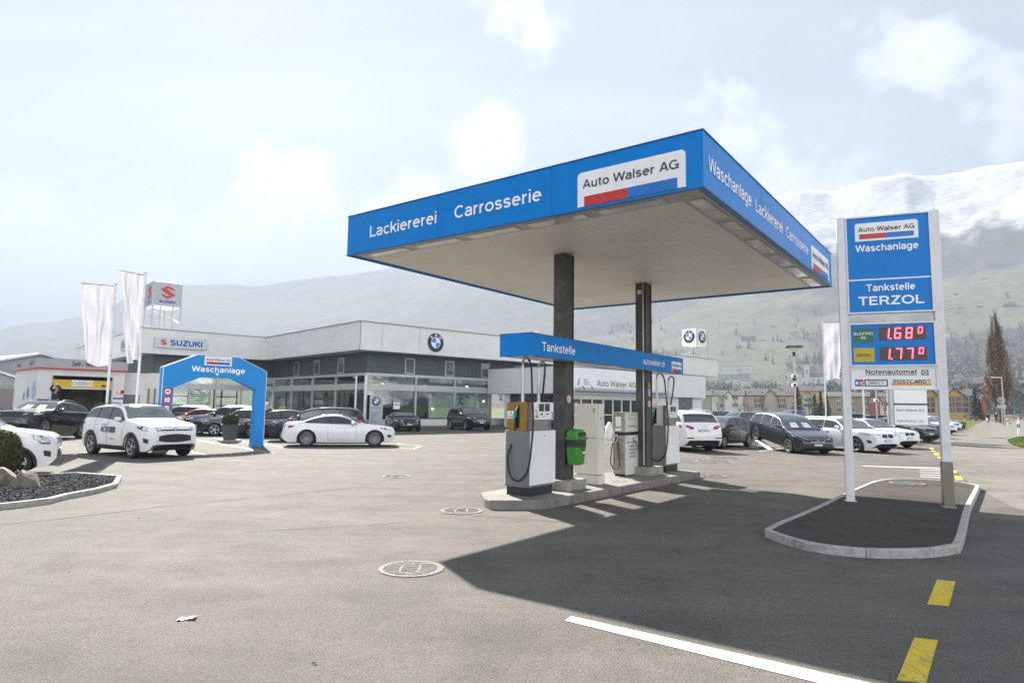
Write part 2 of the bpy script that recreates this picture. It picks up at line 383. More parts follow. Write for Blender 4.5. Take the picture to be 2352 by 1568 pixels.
def roundel(parent, c, r, u, rad):
    """round car-maker's badge: black ring with three white letters round blue and white quarters"""
    c, r, u = Vector(c), Vector(r), Vector(u); n = r.cross(u)
    def disc(r0, r1, a0, a1, t, name, m, k=40):
        P = []
        N = max(3, int(k * abs(a1 - a0) / 360))
        for i in range(N + 1):
            a = R(a0 + (a1 - a0) * i / N); P.append((r1 * math.cos(a), r1 * math.sin(a)))
        mb = MB()
        if r0 == 0 and a1 - a0 < 360: mb.slab([(0, 0)] + P, c, r, u, n, t)
        elif r0 == 0: mb.slab(P[:-1], c, r, u, n, t)
        else:
            Q = [(x * r0 / r1, y * r0 / r1) for x, y in P]
            for i in range(N): mb.slab([P[i], P[i + 1], Q[i + 1], Q[i]], c, r, u, n, t)
        return mb.build(name, m, parent)
    disc(0, rad, 0, 360, .05 * rad, 'badge_ring', LETBLACK)
    disc(.53 * rad, .585 * rad, 0, 360, .07 * rad, 'badge_rim', SIGNWHITE)
    for i in range(4):
        disc(0, .53 * rad, 90 * i, 90 * i + 90, .065 * rad, 'badge_quarter', MATS['badge_blue'] if i in (1, 3) else SIGNWHITE)
    mb = MB()
    for ch, a in (('B', 135), ('M', 90), ('W', 45)):
        q = R(a); rr = (r * math.cos(q) + u * math.sin(q)); tt = (r * math.sin(q) - u * math.cos(q))
        text(mb, ch, c + rr * rad * .665 + n * (.06 * rad), tt, rr, h=.25 * rad, bold=.03, align='C')
    mb.build('badge_lettering', LETWHITE, parent)
mat('badge_blue', (0.01, 0.22, 0.72), 0.35, var=.03)
def s_emblem(parent, c, r, u, h, m=None, name='emblem'):
    """angular S-shaped emblem made of two mirrored halves"""
    c, r, u = Vector(c), Vector(r), Vector(u); n = r.cross(u); k = h / 2
    half = [(-1.05, .35), (0, 1.0), (.62, .52), (1.02, .50), (.60, .22), (.02, .57), (-.23, .40), (.95, -.42), (.52, -.70), (.08, -.37), (-.98, .38)]
    half = [(-1.03, .38), (0.02, 1.0), (1.05, .42), (.62, .40), (.10, .62), (-.17, .45), (1.03, -.38), (.70, -.62)]
    # the outline used: upper bar with a diagonal that runs into the lower bar
    up = [(-1.05, .36), (.0, 1.0), (1.02, .40), (.52, .40), (.06, .64), (-.18, .47), (1.04, -.36), (.0, -1.0), (-1.02, -.40), (-.52, -.40), (-.06, -.64), (.18, -.47)]
    mb = MB(); mb.slab([(a * k * 1.0, b * k) for a, b in up], c, r, u, n, .02 * h + .004)
    return mb.build(name, m or LOGORED, parent)
def leaf_cloud(mb, pts, size, rng, flat=0.0, nmat=1):
    for p in pts:
        s = size * rng.uniform(.6, 1.35)
        a = Vector((rng.gauss(0, 1), rng.gauss(0, 1), rng.gauss(0, 1) * (1 - flat))).normalized()
        b = a.orthogonal().normalized(); b = Matrix.Rotation(rng.uniform(0, 6.28), 3, a) @ b; c = a.cross(b)
        p = Vector(p)
        mb.cur = rng.randrange(nmat)
        mb.add([p + b * s, p + c * s * .55, p - b * s, p - c * s * .55], [(0, 1, 2, 3)])
# ================================================================ the setting: ground, markings, islands, terrain
def asphalt(name, base, warm, grain=1.0):
    m = bpy.data.materials.new(name); m.use_nodes = True; nt = m.node_tree; p = nt.nodes['Principled BSDF']
    src = nn(nt, 'ShaderNodeTexCoord').outputs['Object']
    big = nn(nt, 'ShaderNodeTexNoise', i_Scale=.16, i_Detail=6.0, i_Roughness=.62); nt.links.new(src, big.inputs[0])
    mpn = nn(nt, 'ShaderNodeMapping'); mpn.inputs['Rotation'].default_value = (0, 0, R(35)); mpn.inputs['Scale'].default_value = (.35, 2.2, 1); nt.links.new(src, mpn.inputs[0])
    trk = nn(nt, 'ShaderNodeTexNoise', i_Scale=.55, i_Detail=5.0, i_Roughness=.6, i_Distortion=.4); nt.links.new(mpn.outputs[0], trk.inputs[0])
    fine = nn(nt, 'ShaderNodeTexNoise', i_Scale=55.0, i_Detail=3.0, i_Roughness=.7); nt.links.new(src, fine.inputs[0])
    vor = nn(nt, 'ShaderNodeTexVoronoi', i_Scale=95.0); nt.links.new(src, vor.inputs['Vector'])
    spot = nn(nt, 'ShaderNodeTexNoise', i_Scale=1.7, i_Detail=9.0, i_Roughness=.75, i_Distortion=1.2); nt.links.new(src, spot.inputs[0])
    c1 = ramp(nt, big.outputs[0], [(.3, tuple(c * .86 for c in base)), (.5, base), (.72, warm)]).outputs[0]
    c2 = mixc(nt, 1.0, c1, ramp(nt, trk.outputs[0], [(.3, .82), (.55, 1.0), (.75, 1.16)]).outputs[0], 'MULTIPLY')
    c3 = mixc(nt, 1.0, c2, ramp(nt, fine.outputs[0], [(.25, 1 - .36 * grain), (.5, 1.0), (.8, 1 + .3 * grain)]).outputs[0], 'MULTIPLY')
    cell = ramp(nt, math_(nt, 'FRACT', math_(nt, 'MULTIPLY', vor.outputs['Color'], 7.3)), [(0, 1 - .30 * grain), (.5, 1.0), (1, 1 + .34 * grain)]).outputs[0]
    c3 = mixc(nt, 1.0, c3, cell, 'MULTIPLY')
    mid = nn(nt, 'ShaderNodeTexNoise', i_Scale=1.1, i_Detail=7.0, i_Roughness=.68, i_Distortion=.5); nt.links.new(src, mid.inputs[0])
    c3 = mixc(nt, 1.0, c3, ramp(nt, mid.outputs[0], [(.30, .80), (.5, 1.0), (.70, 1.14)]).outputs[0], 'MULTIPLY')
    drip = nn(nt, 'ShaderNodeTexVoronoi', i_Scale=2.6); nt.links.new(src, drip.inputs['Vector'])
    c3 = mixc(nt, math_(nt, 'MULTIPLY', ramp(nt, drip.outputs['Distance'], [(.03, 1.0), (.09, 0.0)]).outputs[0], .35), c3, tuple(c * .4 for c in base))
    c4 = mixc(nt, math_(nt, 'MULTIPLY', ramp(nt, spot.outputs[0], [(.60, 0.0), (.74, 1.0)]).outputs[0], .38), c3, tuple(c * .55 for c in base))
    nt.links.new(c4, p.inputs['Base Color'])
    nt.links.new(ramp(nt, big.outputs[0], [(.3, .72), (.7, .85)]).outputs[0], p.inputs['Roughness'])
    p.inputs['Specular IOR Level'].default_value = .08
    b = nn(nt, 'ShaderNodeBump', i_Strength=.55, i_Distance=.012)
    nt.links.new(math_(nt, 'ADD', math_(nt, 'MULTIPLY', vor.outputs['Distance'], .8), fine.outputs[0]), b.inputs['Height'])
    nt.links.new(b.outputs[0], p.inputs['Normal'])
    return m
ASPH = asphalt('asphalt', (.142, .133, .118), (.172, .157, .134), .75)
ASPH_D = asphalt('asphalt_dark', (.075, .068, .060), (.095, .085, .072), 1.2)
def field(name, c0, c1, c2, sc_=1.0):
    m = bpy.data.materials.new(name); m.use_nodes = True; nt = m.node_tree; p = nt.nodes['Principled BSDF']
    src = nn(nt, 'ShaderNodeTexCoord').outputs['Object']
    a = nn(nt, 'ShaderNodeTexNoise', i_Scale=.25 * sc_, i_Detail=6.0); nt.links.new(src, a.inputs[0])
    b = nn(nt, 'ShaderNodeTexNoise', i_Scale=9.0 * sc_, i_Detail=6.0, i_Roughness=.7); nt.links.new(src, b.inputs[0])
    k = ramp(nt, a.outputs[0], [(.3, c0), (.5, c1), (.7, c2)]).outputs[0]
    nt.links.new(mixc(nt, 1.0, k, ramp(nt, b.outputs[0], [(.25, .6), (.75, 1.3)]).outputs[0], 'MULTIPLY'), p.inputs['Base Color'])
    p.inputs['Roughness'].default_value = .9; p.inputs['Specular IOR Level'].default_value = .15
    return m
MEADOW = field('meadow', (.075, .10, .035), (.10, .125, .045), (.13, .12, .055))
LAWN = field('lawn', (.055, .10, .012), (.085, .125, .018), (.12, .13, .025), 2.0)
def structure(o): o['kind'] = 'structure'; return o
def sheet(name, pts, z, m):
    mb = MB(); mb.add([(p[0], p[1], z) for p in pts], [tuple(range(len(pts)))])
    return structure(mb.build(name, m))
mb = MB(); N = 48
ring = [(math.sin(6.2832 * k / N), math.cos(6.2832 * k / N)) for k in range(N)]
vs = [(0, 0, -.012)] + [(x * r_, y * r_, -.012) for r_ in (60, 200, 700, 2200, 7000) for x, y in ring]
fs = [(0, 1 + k, 1 + (k + 1) % N) for k in range(N)] + [(1 + j * N + k, 1 + j * N + (k + 1) % N, 1 + (j + 1) * N + (k + 1) % N, 1 + (j + 1) * N + k) for j in range(4) for k in range(N)]
mb.add(vs, fs); structure(mb.build('ground', MEADOW))
sheet('forecourt', [(-120, -40), (60, -40), (60, 10), (98, 130), (62, 130), (30, 80), (-120, 120)], 0.0, ASPH)
def gq(pts, z=0.0): return [g(x, y, z) for x, y in pts]
ASPH_L = asphalt('asphalt_pale', (.190, .178, .157), (.225, .206, .176), .75)
sheet('footpath', gq([(2160, 1012), (2172, 1050), (2207, 1095), (2262, 1130), (2330, 1165), (2520, 1230), (2520, 975), (2335, 962), (2292, 957), (2264, 962.5), (2222, 985)]), .002, ASPH_L)
# lawns
def grass(name, pts, n, h, seed, z=.004):
    rng = random.Random(seed); pts = [Vector((p[0], p[1], 0)) for p in pts]
    s_ = structure(sheet(name, pts, z, LAWN))
    x0, x1 = min(p.x for p in pts), max(p.x for p in pts); y0, y1 = min(p.y for p in pts), max(p.y for p in pts)
    mb = MB(); k = 0
    def ins(x, y):
        c = False
        for i in range(len(pts)):
            a, b = pts[i], pts[i - 1]
            if (a.y > y) != (b.y > y) and x < (b.x - a.x) * (y - a.y) / (b.y - a.y) + a.x: c = not c
        return c
    tries = 0
    while k < n and tries < n * 6:
        tries += 1
        x, y = rng.uniform(x0, x1), rng.uniform(y0, y1)
        if not ins(x, y): continue
        a = rng.uniform(0, 6.28); wd = h * .16; hh = h * rng.uniform(.5, 1.3); k += 1
        dx, dy = math.cos(a) * wd, math.sin(a) * wd; lx, ly = rng.gauss(0, .3) * hh, rng.gauss(0, .3) * hh
        mb.add([(x - dx, y - dy, z), (x + dx, y + dy, z), (x + lx, y + ly, hh)], [(0, 1, 2)])
    o = mb.build('grass', LAWN); o['kind'] = 'stuff'
grass('verge', gq([(2314, 1009), (2338, 1003), (2375, 1001), (2400, 1030), (2368, 1033), (2330, 1024), (2316, 1016)]), 5000, .07, 1)
grass('verge', gq([(2286, 960.5), (2296, 962), (2322, 970), (2326, 973), (2308, 976), (2294, 971)]), 5000, .10, 2)
lawn_l = gq([(2130, 986), (2222, 986), (2246, 972), (2266, 963)])
grass('lawn', [lawn_l[0] + Vector((-40, 6, 0))] + lawn_l + [Vector((118, 172, 0)), Vector((40, 172, 0))], 6000, .12, 3)
# painted markings
def worn(name, c, under=(.14, .135, .125)):
    m = bpy.data.materials.new(name); m.use_nodes = True; nt = m.node_tree; p = nt.nodes['Principled BSDF']
    src = nn(nt, 'ShaderNodeTexCoord').outputs['Object']
    a = nn(nt, 'ShaderNodeTexNoise', i_Scale=5.0, i_Detail=9.0, i_Roughness=.78, i_Distortion=.8); nt.links.new(src, a.inputs[0])
    v = nn(nt, 'ShaderNodeTexVoronoi', feature='DISTANCE_TO_EDGE', i_Scale=7.0); nt.links.new(src, v.inputs['Vector'])
    wear = math_(nt, 'MAXIMUM', ramp(nt, a.outputs[0], [(.52, 0.0), (.66, .75)]).outputs[0], ramp(nt, v.outputs['Distance'], [(.0, .75), (.02, 0.0)]).outputs[0])
    f = nn(nt, 'ShaderNodeTexNoise', i_Scale=60.0, i_Detail=3.0); nt.links.new(src, f.inputs[0])
    k = mixc(nt, 1.0, mixc(nt, wear, c, under), ramp(nt, f.outputs[0], [(.3, .82), (.7, 1.1)]).outputs[0], 'MULTIPLY')
    nt.links.new(k, p.inputs['Base Color']); p.inputs['Roughness'].default_value = .7
    return m
YEL = worn('marking_yellow', (.66, .49, .015)); WHI = worn('marking_white', (.43, .42, .395))
def mark(name, px, m, z=.004):
    return sheet(name, gq(px, z), z, m)
def z4(*pts): return [((2950 + x / 1.5986) / 1.7415, (1750 + y / 1.5986) / 1.7415) for x, y in pts]
mark('white_line', [(1311, 1413), (1694, 1498.7), (1992, 1565), (2120, 1594), (2040, 1606), (1694, 1522), (1297, 1424)], WHI)
for q in ([(1275, 905), (1395, 917), (1352, 1076), (1213, 1062)], [(1130, 1275), (1283, 1292), (1205, 1568), (1017, 1548)], [(1387, 245), (1427, 245), (1446, 269), (1397, 269)],
          [(1379, 208), (1398, 208), (1405, 223), (1385, 225)], [(1255, 98), (1284, 98), (1292, 110), (1258, 110)], [(1227, 63), (1251, 63), (1256, 74), (1229, 74)],
          [(1277, 120), (1308, 120), (1313, 132), (1281, 132)], [(1238, 80), (1262, 80), (1268, 88), (1242, 88)], [(1294, 144), (1330, 144), (1340, 156), (1300, 156)], [(1335, 172), (1366, 172), (1376, 188), (1342, 188)]):
    mark('lane_dash', z4(*q), YEL)
for q in ([(798, 177), (920, 181), (1345, 192), (1345, 202), (920, 187), (798, 182)], [(1165, 203), (1345, 209), (1345, 215), (1165, 207)], [(1165, 217), (1345, 225), (1345, 231), (1165, 221)],
          [(1168, 231), (1345, 239), (1345, 246), (1168, 236)], [(1168, 245), (1345, 254), (1345, 261), (1168, 250)]):
    mark('white_line', z4(*q), WHI)
def strip(a, b, wd=.11, m=None, z=.004, name='bay_line'):
    p, q = g(*a), g(*b); d = (q - p).normalized(); n = Vector((-d.y, d.x, 0)) * wd / 2
    return sheet(name, [p - n, q - n, q + n, p + n], z, m or WHI)
def z2(x, y): return ((600 + x / 2.24) / 1.7415, (1250 + y / 2.24) / 1.7415)
def z3(x, y): return ((1500 + x / 2.8517) / 1.7415, (1250 + y / 2.8517) / 1.7415)
def z7(x, y): return ((2700 + x / 3.92) / 1.7415, (1500 + y / 3.92) / 1.7415)
for a, b in (((400, 1137), (1045, 1248)), ((560, 1118), (1235, 1210)), ((250, 1220), (515, 1278)), ((2210, 1172), (2352, 1186)), ((1240, 1212), (1900, 1221))): strip(z2(*a), z2(*b))
for a, b in (((750, 1312), (1060, 1362)), ((1190, 1325), (1420, 1358)), ((1380, 1290), (1600, 1325)), ((550, 1352), (690, 1369)), ((250, 1490), (530, 1520)), ((530, 1520), (430, 1556)), ((250, 1540), (440, 1556))): strip(z3(*a), z3(*b), .10)
for a, b in (((830, 1172), (1235, 1122)), ((1310, 1195), (1700, 1140))): strip(z7(*a), z7(*b), .10)
strip((262, 1013), (330, 1002)); strip((150, 1010), (190, 1006))
strip((2005, 1044), (2130, 1046), .12)
for k in range(7):                                            # bay lines of the long row on the right
    p = g(2120, 1012) + e1 * (4.6 * k - 5); mb_ = p - b2 * 0
    d = Vector((.30, -.95, 0)); n = Vector((.95, .30, 0)) * .06
    sheet('bay_line', [p - n, p + d * 3 - n, p + d * 3 + n, p + n], .004, WHI)
# word painted on the ground in front of the wash arch
a_, b_ = g(*z2(555, 1292)), g(*z2(1130, 1258)); dr = (b_ - a_).normalized(); upv = Vector((-dr.y, dr.x, 0))
tm = MB(); text(tm, 'W A S C H E N', (a_.x, a_.y, .004), dr, upv, h=.42, w=(b_ - a_).length, bold=.01, ext=0.0)
structure(tm.build('ground_lettering', WHI))
# old joints and cracks in the asphalt
CRACK = mat('crack', (.035, .033, .03), .9, var=.3)
def crack(px, wd, seed, name='asphalt_joint'):
    rng = random.Random(seed); P = gq(px); Q = []
    for a, b in zip(P, P[1:]):
        n = max(2, int((b - a).length / .22))
        Q += [a.lerp(b, k / n) + Vector((rng.gauss(0, .012), rng.gauss(0, .012), 0)) for k in range(n)]
    Q.append(P[-1]); vs = []; fs = []
    for i, p in enumerate(Q):
        t = (Q[min(i + 1, len(Q) - 1)] - Q[max(i - 1, 0)]).normalized(); n = Vector((-t.y, t.x, 0)) * wd * rng.uniform(.25, 1.0)
        vs += [(p - n) + Vector((0, 0, .003)), (p + n) + Vector((0, 0, .003))]
    fs = [(2 * i, 2 * i + 1, 2 * i + 3, 2 * i + 2) for i in range(len(Q) - 1)]
    m = MB(); m.add(vs, fs); structure(m.build(name, CRACK))
crack([(-40, 1209), (150, 1190), (400, 1160), (640, 1137), (830, 1118)], .022, 4)
crack([(380, 1066), (470, 1074), (620, 1080)], .012, 5)
crack([(560, 1222), (700, 1214), (930, 1200)], .010, 6)
crack([(2158, 1015), (2170, 1050), (2205, 1095), (2260, 1130)], .02, 7)
crack([(2110, 1028), (2160, 1046), (2230, 1052)], .012, 8)
crack([(1010, 1180), (1160, 1188), (1300, 1200)], .015, 9)
crack([(1640, 1100), (1760, 1086), (1950, 1082)], .010, 10)
# iron covers
IRON = mat('cast_iron', (.19, .18, .165), .75, spec=.2, var=.25, scale=14)
IRON_D = mat('cast_iron_dark', (.178, .17, .156), .75, spec=.2, var=.25, scale=14)
def cover(px, py, rad, label, ribs=12, z=0.0):
    p = g(px, py, z)
    o = MB().lathe([(rad * 1.09, z), (rad * 1.08, z + .010), (rad * 1.0, z + .012), (0.0001, z + .0122)], 40, c=(0, 0, 0)).build('manhole_cover', IRON, None, 40)
    o.location = (p.x, p.y, 0); tag(o, label, 'manhole cover', 'iron covers set in the asphalt')
    mb = MB()
    for k in range(-ribs, ribs + 1):
        y = k * rad * .92 / ribs; hw = math.sqrt(max(0, (rad * .93) ** 2 - y * y))
        nseg = max(1, int(hw * 2 / .16))
        for j in range(nseg):
            x0 = -hw + (2 * hw) * j / nseg
            if (j + k) % 2: mb.bb((x0, y - .012, z + .012), (x0 + 2 * hw / nseg * .86, y + .012, z + .0185))
    mb.build('tread', IRON_D, o)
    MB().box((0, 0, z + .015), (.10, .05, .008)).build('keyhole', CRACK, o)
cover(945, 1306, .335, 'big round iron manhole cover lying in the sunlit asphalt at the canopy shadow tip', 12)
cover(911, 1094, .33, 'small pale manhole cover on open asphalt in front of the white coupe', 7)
cover(1061, 1173, .34, 'manhole cover lying beside the near end of the concrete pump island', 8)
cover(1664, 1052, .60, 'wide pale cover behind the far pump, the further one of two nearly touching covers', 8)
cover(1640, 1059.5, .60, 'wide pale cover behind the far pump, the nearer one of two nearly touching covers', 8)
cover(1635, 1093, .34, 'slotted drain cover with dark holes at the far end of the pump island', 6)
cover(2084, 1109.5, .36, 'round cover set in the dark surface of the kerbed island under the price sign', 7, .100)
# ---------------------------------------------------------------- traffic island of the price sign
def smooth(P, n=4, closed=True):
    out_ = []; k = len(P)
    for i in range(k if closed else k - 1):
        p0, p1, p2, p3 = (P[(i - 1) % k], P[i], P[(i + 1) % k], P[(i + 2) % k]) if closed else (P[max(i - 1, 0)], P[i], P[i + 1], P[min(i + 2, k - 1)])
        for j in range(n):
            t = j / n
            out_.append(.5 * ((2 * p1) + (p2 - p0) * t + (2 * p0 - 5 * p1 + 4 * p2 - p3) * t * t + (3 * p1 - p0 - 3 * p2 + p3) * t ** 3))
    if not closed: out_.append(P[-1])
    return out_
def inset(P, d):
    Q = []; k = len(P); ar = sum(P[i].x * P[(i + 1) % k].y - P[(i + 1) % k].x * P[i].y for i in range(k)); sgn = 1 if ar > 0 else -1
    for i in range(k):
        t = (P[(i + 1) % k] - P[i - 1]).normalized(); Q.append(P[i] + Vector((-t.y, t.x, 0)) * d * sgn)
    return Q
def kerbed(name, P, wd, h, fill, m_fill, m_kerb, stone=.95):
    Q = inset(P, wd); k = len(P)
    o = MB().add([(p.x, p.y, fill) for p in Q], [tuple(range(k))]).build(name, m_fill)
    mb = MB()
    per = [0.0]
    for i in range(k): per.append(per[-1] + (P[(i + 1) % k] - P[i]).length)
    for i in range(k):
        a, b, c, d = P[i], P[(i + 1) % k], Q[(i + 1) % k], Q[i]
        end = int(per[i] / stone) != int(per[i + 1] / stone)      # a joint between two kerb stones
        if end: b = a.lerp(b, 1 - .012 / max(.03, (b - a).length)); c = d.lerp(c, 1 - .012 / max(.03, (c - d).length))
        e = .015; ai, bi = a.lerp(d, .12), b.lerp(c, .12)
        mb.add([(a.x, a.y, -.02), (b.x, b.y, -.02), (b.x, b.y, h - e), (a.x, a.y, h - e), (ai.x, ai.y, h), (bi.x, bi.y, h), (c.x, c.y, h), (d.x, d.y, h), (c.x, c.y, -.02), (d.x, d.y, -.02)],
               [(0, 1, 2, 3), (3, 2, 5, 4), (4, 5, 6, 7), (6, 8, 9, 7), (1, 8, 6, 5, 2), (0, 3, 4, 7, 9)])
    mb.build('kerb', m_kerb, o)
    return structure(o)
isl = [(3.86, 9.84), (3.69, 9.37), (3.92, 8.62), (4.46, 8.30), (5.16, 8.33), (5.72, 8.57), (6.16, 9.02), (8.41, 12.06), (10.56, 14.85), (11.2, 15.8), (10.97, 16.55), (10.2, 16.95), (9.22, 16.48), (7.68, 14.67), (5.4, 11.75)]
TI = smooth([Vector((x, y, 0)) for x, y in isl], 6)
kerbed('traffic_island', TI, .09, .11, .095, ASPH_D, GRANITE)
# ---------------------------------------------------------------- gravel bed with kerb, lower left
bed = [(-60, 1174), (0, 1170.5), (60, 1164), (119, 1156), (155, 1146), (224, 1133), (270, 1119.5), (280, 1101), (180, 1093), (100, 1097), (-60, 1102)]
BED = gq(bed)
kerbed('gravel_bed', BED, .10, .10, .05, mat('gravel_soil', (.05, .05, .052), .9, var=.4, scale=9, bump=.6), GRANITE, 2.0)
rng = random.Random(11); gm = MB(); BI = inset(BED, .12)
def inside(P, x, y):
    c = False
    for i in range(len(P)):
        a, b = P[i], P[i - 1]
        if (a.y > y) != (b.y > y) and x < (b.x - a.x) * (y - a.y) / (b.y - a.y) + a.x: c = not c
    return c
bx0, bx1 = min(p.x for p in BI), max(p.x for p in BI); by0, by1 = min(p.y for p in BI), max(p.y for p in BI); cnt = 0
for _ in range(60000):
    if cnt > 11000: break
    x, y = rng.uniform(bx0, bx1), rng.uniform(by0, by1)
    if not inside(BI, x, y): continue
    cnt += 1; a = rng.uniform(0, 3.14); l, w_, h_ = rng.uniform(.015, .045), rng.uniform(.010, .024), rng.uniform(.004, .012)
    Mx = Matrix.Translation((x, y, .055 + rng.uniform(0, .03))) @ Matrix.Rotation(a, 4, 'Z') @ Matrix.Rotation(rng.gauss(0, .45), 4, 'X') @ Matrix.Rotation(rng.gauss(0, .45), 4, 'Y')
    gm.at(Mx); gm.mi(rng.choice((0, 0, 0, 1, 1, 2)))
    gm.add([(-l, -w_ * .4, 0), (-l * .3, -w_, 0), (l, -w_ * .3, 0), (l * .5, w_, 0), (-l * .7, w_ * .7, 0), (0, 0, h_)], [(0, 1, 5), (1, 2, 5), (2, 3, 5), (3, 4, 5), (4, 0, 5)])
gv = gm.build('gravel', [mat('slate_dark', (.05, .051, .055), .9, spec=.1, var=.4, scale=30), mat('slate_mid', (.085, .085, .09), .9, spec=.1, var=.3, scale=30), mat('slate_pale', (.14, .14, .145), .9, spec=.1, var=.2, scale=30)])
gv['kind'] = 'stuff'
# ---------------------------------------------------------------- mountains: radial height field read off the skyline
def elev(x, y):
    d = ray(x, y); return math.degrees(math.atan2(d.x, d.y)), math.degrees(math.atan2(d.z, math.hypot(d.x, d.y)))
SKYL = [elev(*p) for p in ((-260, 770), (0, 757), (60, 742), (130, 738), (160, 730), (195, 727), (212, 710), (245, 706), (280, 690), (325, 660), (420, 655), (500, 652), (600, 655), (690, 640), (760, 632), (804, 629),
                          (900, 612), (1050, 590), (1200, 560), (1400, 520), (1600, 480), (1750, 455), (1880, 440), (1960, 428), (2010, 418), (2080, 405), (2150, 408), (2210, 398), (2280, 382), (2352, 372), (2500, 350), (2750, 380))]
RDIST = [(-50, 4300), (-35, 4200), (-28, 3500), (-15, 3300), (0, 2900), (15, 2600), (30, 2500), (50, 2400)]
RD0 = [(-50, 420), (-20, 420), (0, 360), (12, 300), (22, 240), (32, 190), (40, 165), (60, 160)]
def lerp_tab(T, x):
    if x <= T[0][0]: return T[0][1]
    for (a, b), (c, d) in zip(T, T[1:]):
        if x <= c: return b + (d - b) * (x - a) / (c - a)
    return T[-1][1]
def terr_dist(th, ep):
    E = lerp_tab(SKYL, th); D = lerp_tab(RDIST, th); d0 = lerp_tab(RD0, th); emin = -math.degrees(EYE / d0)
    s = max(0, min(1, (ep - emin) / (E - emin)))
    return d0 + (D - d0) * s ** .62
def terr_ep(th, d):
    E = lerp_tab(SKYL, th); D = lerp_tab(RDIST, th); d0 = lerp_tab(RD0, th); emin = -math.degrees(EYE / d0)
    s = max(0, min(1, (d - d0) / (D - d0)))
    return emin + (E - emin) * s ** (1 / .62), s
def terr_z(th, d):
    ep, s = terr_ep(th, d)
    return EYE + d * math.tan(R(ep))
def surf_z(th, d):
    s = terr_ep(th, d)[1]; x, y = math.sin(R(th)) * d, math.cos(R(th)) * d
    return terr_z(th, d) + relief(x, y, s, d) * .55
def ray_dist(th, ep):
    """distance along a line of sight to the slope"""
    d = lerp_tab(RD0, th); D = lerp_tab(RDIST, th); t = math.tan(R(ep))
    while d < D:
        if surf_z(th, d) >= EYE + d * t: return d
        d *= 1.006
    return terr_dist(th, ep)
def terr_px(x, y):
    th, ep = elev(x, y); d = ray_dist(th, ep)
    return Vector((math.sin(R(th)) * d, math.cos(R(th)) * d, surf_z(th, d)))
def fbm(p, o=5): return noise.fractal(Vector(p), 1.0, 2.0, o)
CLEAR = [(20.5, 1470, 5.0, 260, -.75), (16, 1650, 3.5, 200, -.5), (36.5, 1600, 4.5, 190, -.75), (31.5, 1480, 2.0, 160, -.4), (35, 1180, 8, 160, .4), (21, 1950, 7, 230, .35), (34, 2150, 6, 200, .3), (24, 950, 9, 130, -.35)]   # meadows (-) and woods (+): bearing, distance, spreads, weight
def forest_f(x, y):
    th, d = math.degrees(math.atan2(x, y)), math.hypot(x, y)
    return fbm((x / 420 + 3.1, y / 420, 0), 5) * .7 + .35 * fbm((x / 90, y / 90, 5), 4) + sum(k * math.exp(-((th - a) / b) ** 2 - ((d - c) / e) ** 2) for a, c, b, e, k in CLEAR)
def relief(x, y, s, d):
    k = min(1, s * 4) * (d / 1000) * (.16 if x < 0 else .16 + .64 * min(1, x / 700)) * (1 - .55 * s)
    return k * (42 * fbm((x / 650, y / 650, 1.7), 6) + (9 + 14 * s) * (1 - abs(fbm((x / 240, y / 240, 9.3), 5)) * 2))
def hill_cover(x, y, z, s, th):
    """rgb of what covers the slope: meadow, wood, rock or snow"""
    f = forest_f(x, y); fine = fbm((x / 45, y / 45, 2), 4)
    mead = Vector((.098, .105, .060)).lerp(Vector((.15, .128, .090)), min(1, max(0, z / 420 + .25 * fine)))
    wood = Vector((.040, .042, .034)).lerp(Vector((.085, .07, .055)), min(1, max(0, .5 + fine)))
    c = mead.lerp(wood, min(1, max(0, (f + .12) * 5)) if th > 4 else .55 + .45 * min(1, max(0, (f + .12) * 4)))
    if th > 2:
        sn = (z - (430 + 110 * fbm((x / 300, y / 300, 4), 5) + 120 * max(0, f))) / 90 + .8 * fine
        rock = Vector((.30, .295, .295))
        if z > 560: c = c.lerp(rock, .8 * min(1, (z - 560) / 120))
        c = c.lerp(Vector((.70, .71, .73)), min(.95, max(0, sn)) * (.62 + .38 * min(1, max(0, .5 + 2.2 * fbm((x / 120, y / 60, z / 150), 5)))))
    else:
        sn = (z - 900) / 300 + .6 * fine - .7
        c = c.lerp(Vector((.7, .71, .73)), min(.5, max(0, sn)))
    return c
